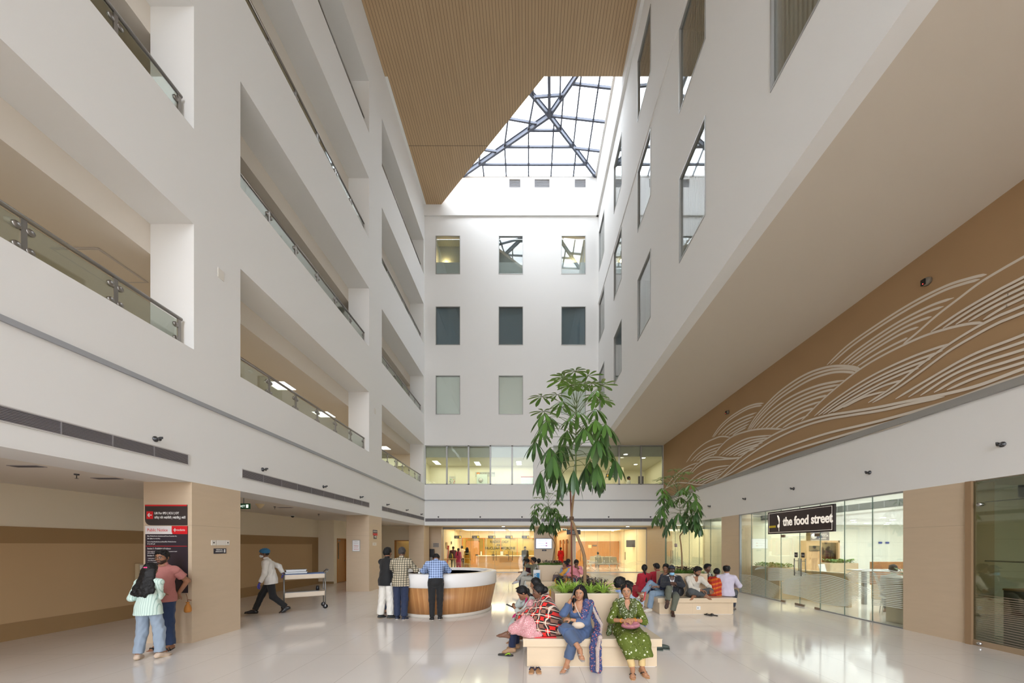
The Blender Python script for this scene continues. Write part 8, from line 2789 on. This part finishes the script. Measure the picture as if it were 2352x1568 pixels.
p.hair('full'); p.shirt(cloth('pink_cotton', (222, 140, 150)), 1.7, .06, .021, amp=.006); p.trousers(J_DARK); p.shoes(SB, SB)
p = Person('person in purple striped top facing away, behind the man in pink', (1.56, 14.40), 150, 1.58, pelvis=SH + .095, lean=.1, hp=.3, female=True, skin='mid', h=.012, hh=.006, LH=(.1, -.3, .62), RH=(-.1, -.3, .62), LF=(.1, -.42, .09), RF=(-.1, -.42, .09))
p.hair('bun'); p.shirt(stripes('purple_stripe', (120, 44, 92), [((0, 0, 1), .03, .012, (60, 40, 90), 0)]), 1.7, .05, .02); p.trousers(T_BLACK)
def standing(label, px, Y, yaw, hgt, style, top, bottom, female=False, skirt=None, **kw):
 x = (px - CX) * Y / FPX
 p = Person(label, (x, Y), yaw, hgt, female=female, h=.014, hh=.008, LH=(.2, -.1, .8), RH=(-.2, -.1, .8), **kw)
 p.hair(style)
 p.shirt(top, 1.5, .10 if not skirt else .45 * p.sc, .022, flare=.03 if skirt else 0.)
 p.trousers(bottom, .03 if skirt else .016, 1.96)
 p.shoes(SB, SOLD)
 return p
standing('man in maroon shirt waiting at the radiology counter, a bag on his back', 1041, 25.0, 190, 1.62, 'short', cloth('maroon_cotton', (72, 28, 44)), T_OLIVE, skin='dark')
q = _last = None
t = thing('backpack', 'dark olive backpack with a yellow edge on the man in maroon', 'backpack', ((1036 - CX) * 24.8 / FPX, 24.76, .72))
m = MB(); m.ball((0, 0, .22), (.15, .1, .25), 0, 14, 10); m.build('body', plain('nylon_olive', (52, 50, 36), .6), t); m = MB(); m.tube([(.13, -.04, .05), (.14, -.05, .25), (.08, -.04, .42)], .02, 6); m.build('edge_trim', YEL, t)
standing('woman in a magenta dress queuing at the radiology counter', 1053, 24.6, 165, 1.50, 'pony', cloth('magenta_print', (168, 30, 84)), cloth('magenta_print', (168, 30, 84)), True, True)
standing('man in cream shirt and dark trousers at the radiology door', 1061, 25.6, 182, 1.66, 'short', cloth('cream_cotton', (226, 208, 178)), T_BLACK)
standing('woman in mustard dress with long loose hair at the radiology counter', 1073, 24.2, 180, 1.56, 'long', cloth('mustard_cotton', (196, 136, 24)), cloth('mustard_cotton', (196, 136, 24)), True, True)
p = standing('staff member in dark jacket and mask behind the radiology glass, by the pier', 1206, 24.6, 10, 1.62, 'short', cloth('dark_jacket', (62, 60, 52)), T_BLACK, skin='dark')
p.mask(cloth('mask_pale', (206, 224, 220)))
p = standing('woman in a bright red sari with a long braid walking down the lit corridor', 1288, 27.2, 175, 1.54, 'braid', cloth('bright_red', (196, 14, 24)), cloth('bright_red', (196, 14, 24)), True, True)
p = Person('seated person with dark hair in the waiting area, seen over the steel seats', (5.25, 27.2), 175, 1.6, pelvis=.53, skin='dark', h=.014, hh=.008, LH=(.1, -.3, .62), RH=(-.1, -.3, .62), LF=(.1, -.42, .09), RF=(-.1, -.42, .09))
p.hair('short'); p.shirt(cloth('grey_shirt', (120, 112, 100)), 1.6, .04, .02); p.trousers(T_GREY)
p = Person('person in white walking along the first floor lobby behind the strip window', (6.13, 22.0), 90, 1.72, skin='mid', h=.014, hh=.008, z0=4.2)
p.hair('short'); p.shirt(cloth('white_cotton', (222, 218, 212)), 1.7, .12, .02); p.trousers(T_GREY)
t = thing('cafe_chair', 'white moulded chair holding the diner behind the wave patterned glass', 'chair', (9.12, 9.02, 0), .9)
MB().box((-.22, -.22, .42), (.22, .22, .45)).build('seat', WHITEP, t, bevel=.01)
MB().obox((0, .25, .78), (.21, 0, 0), (0, .012, 0), (0, .07, .26)).build('backrest', WHITEP, t, bevel=.008)
for a in (-1, 1):
 for b in (-1, 1):
  MB().tube([(a * .16, b * .16, .42), (a * .2, b * .2, 0)], .012, 8).build('leg', CHROME, t)
p = Person('diner with black hair seen from behind through the wave patterned food court glass', (9.12, 8.98), 140, 1.62, pelvis=.55, hp=.1, skin='mid', h=.012, hh=.007, LH=(.14, -.34, .74), RH=(-.14, -.34, .74), LF=(.1, -.42, .09), RF=(-.1, -.42, .09))
p.hair('full'); p.shirt(cloth('grey_white', (190, 190, 186)), 1.6, .04, .02); p.trousers(T_GREY)
w = bpy.data.worlds.new('overcast_sky')
SC.world = w
w.use_nodes = True
nt = w.node_tree
bg = nt.nodes['Background']
tc = nt.nodes.new('ShaderNodeTexCoord')
sp = nt.nodes.new('ShaderNodeSeparateXYZ')
nt.links.new(tc.outputs['Generated'], sp.inputs[0])
rp = nt.nodes.new('ShaderNodeValToRGB')
nt.links.new(sp.outputs[2], rp.inputs[0])
rp.color_ramp.elements[0].position = 0.0
rp.color_ramp.elements[0].color = (0.20, 0.19, 0.17, 1)
rp.color_ramp.elements[1].position = 0.06
rp.color_ramp.elements[1].color = (0.68, 0.73, 0.80, 1)
e = rp.color_ramp.elements.new(1.0)
e.color = (0.90, 0.95, 1.0, 1)
nt.links.new(rp.outputs[0], bg.inputs[0])
bg.inputs[1].default_value = 7.0
def area(name, loc, size, power, rgb=(255, 255, 255), rot=(0, 0, 0), parent=None):
 l = bpy.data.lights.new(name, 'AREA')
 l.shape = 'RECTANGLE'
 l.size, l.size_y = size
 l.energy = power
 l.color = lin(rgb)
 o = bpy.data.objects.new(name, l)
 COL.objects.link(o)
 o.location = loc
 o.rotation_euler = rot
 return o
WARM = (255, 236, 204)
area('radiology_lamps', (-2.4, 25.6, 2.8), (6, 3), 75, WARM)
area('corridor_lamps', (2.1, 30, 2.8), (0.8, 10), 45, (255, 222, 178))
area('waiting_lamps', (5.2, 26.2, 2.8), (4, 5), 65, WARM)
area('upper_room_lamps', (-2.6, 22.0, 6.8), (6.4, 2), 45, (255, 247, 215))
area('upper_lobby_lamps', (4.6, 22.8, 6.85), (6, 3), 55, (255, 247, 215))
area('food_court_lamps', (13.5, 11.5, 2.62), (8, 8), 420, (240, 248, 255))
area('food_court_front_lamps', (8.7, 10.5, 3.15), (1.0, 6), 60, (250, 250, 240))
area('consulting_lamps', (9.6, 17.5, 2.8), (2.5, 4.5), 80, (250, 246, 225))
area('shop_lamps', (8.8, 3.8, 2.8), (1.2, 4), 14, (255, 240, 215))
area('store_lamps', (-8, 22.8, 2.8), (2, 1.5), 22, (255, 240, 200))
area('gallery_lamps', (-9.3, 9, 6.9), (2.5, 20), 55, (255, 238, 208))
vs = SC.view_settings
vs.view_transform = 'Standard'
vs.look = 'None'
vs.gamma = 1.0
vs.use_curve_mapping = False
vs.exposure = 0.6
SC.cycles.use_denoising = True
SC.cycles.max_bounces = 9
SC.cycles.diffuse_bounces = 6
SC.cycles.glossy_bounces = 4
SC.cycles.transparent_max_bounces = 24
SC.cycles.transmission_bounces = 4
SC.cycles.caustics_reflective = False
SC.cycles.caustics_refractive = False
SC.cycles.sample_clamp_indirect = 6.0
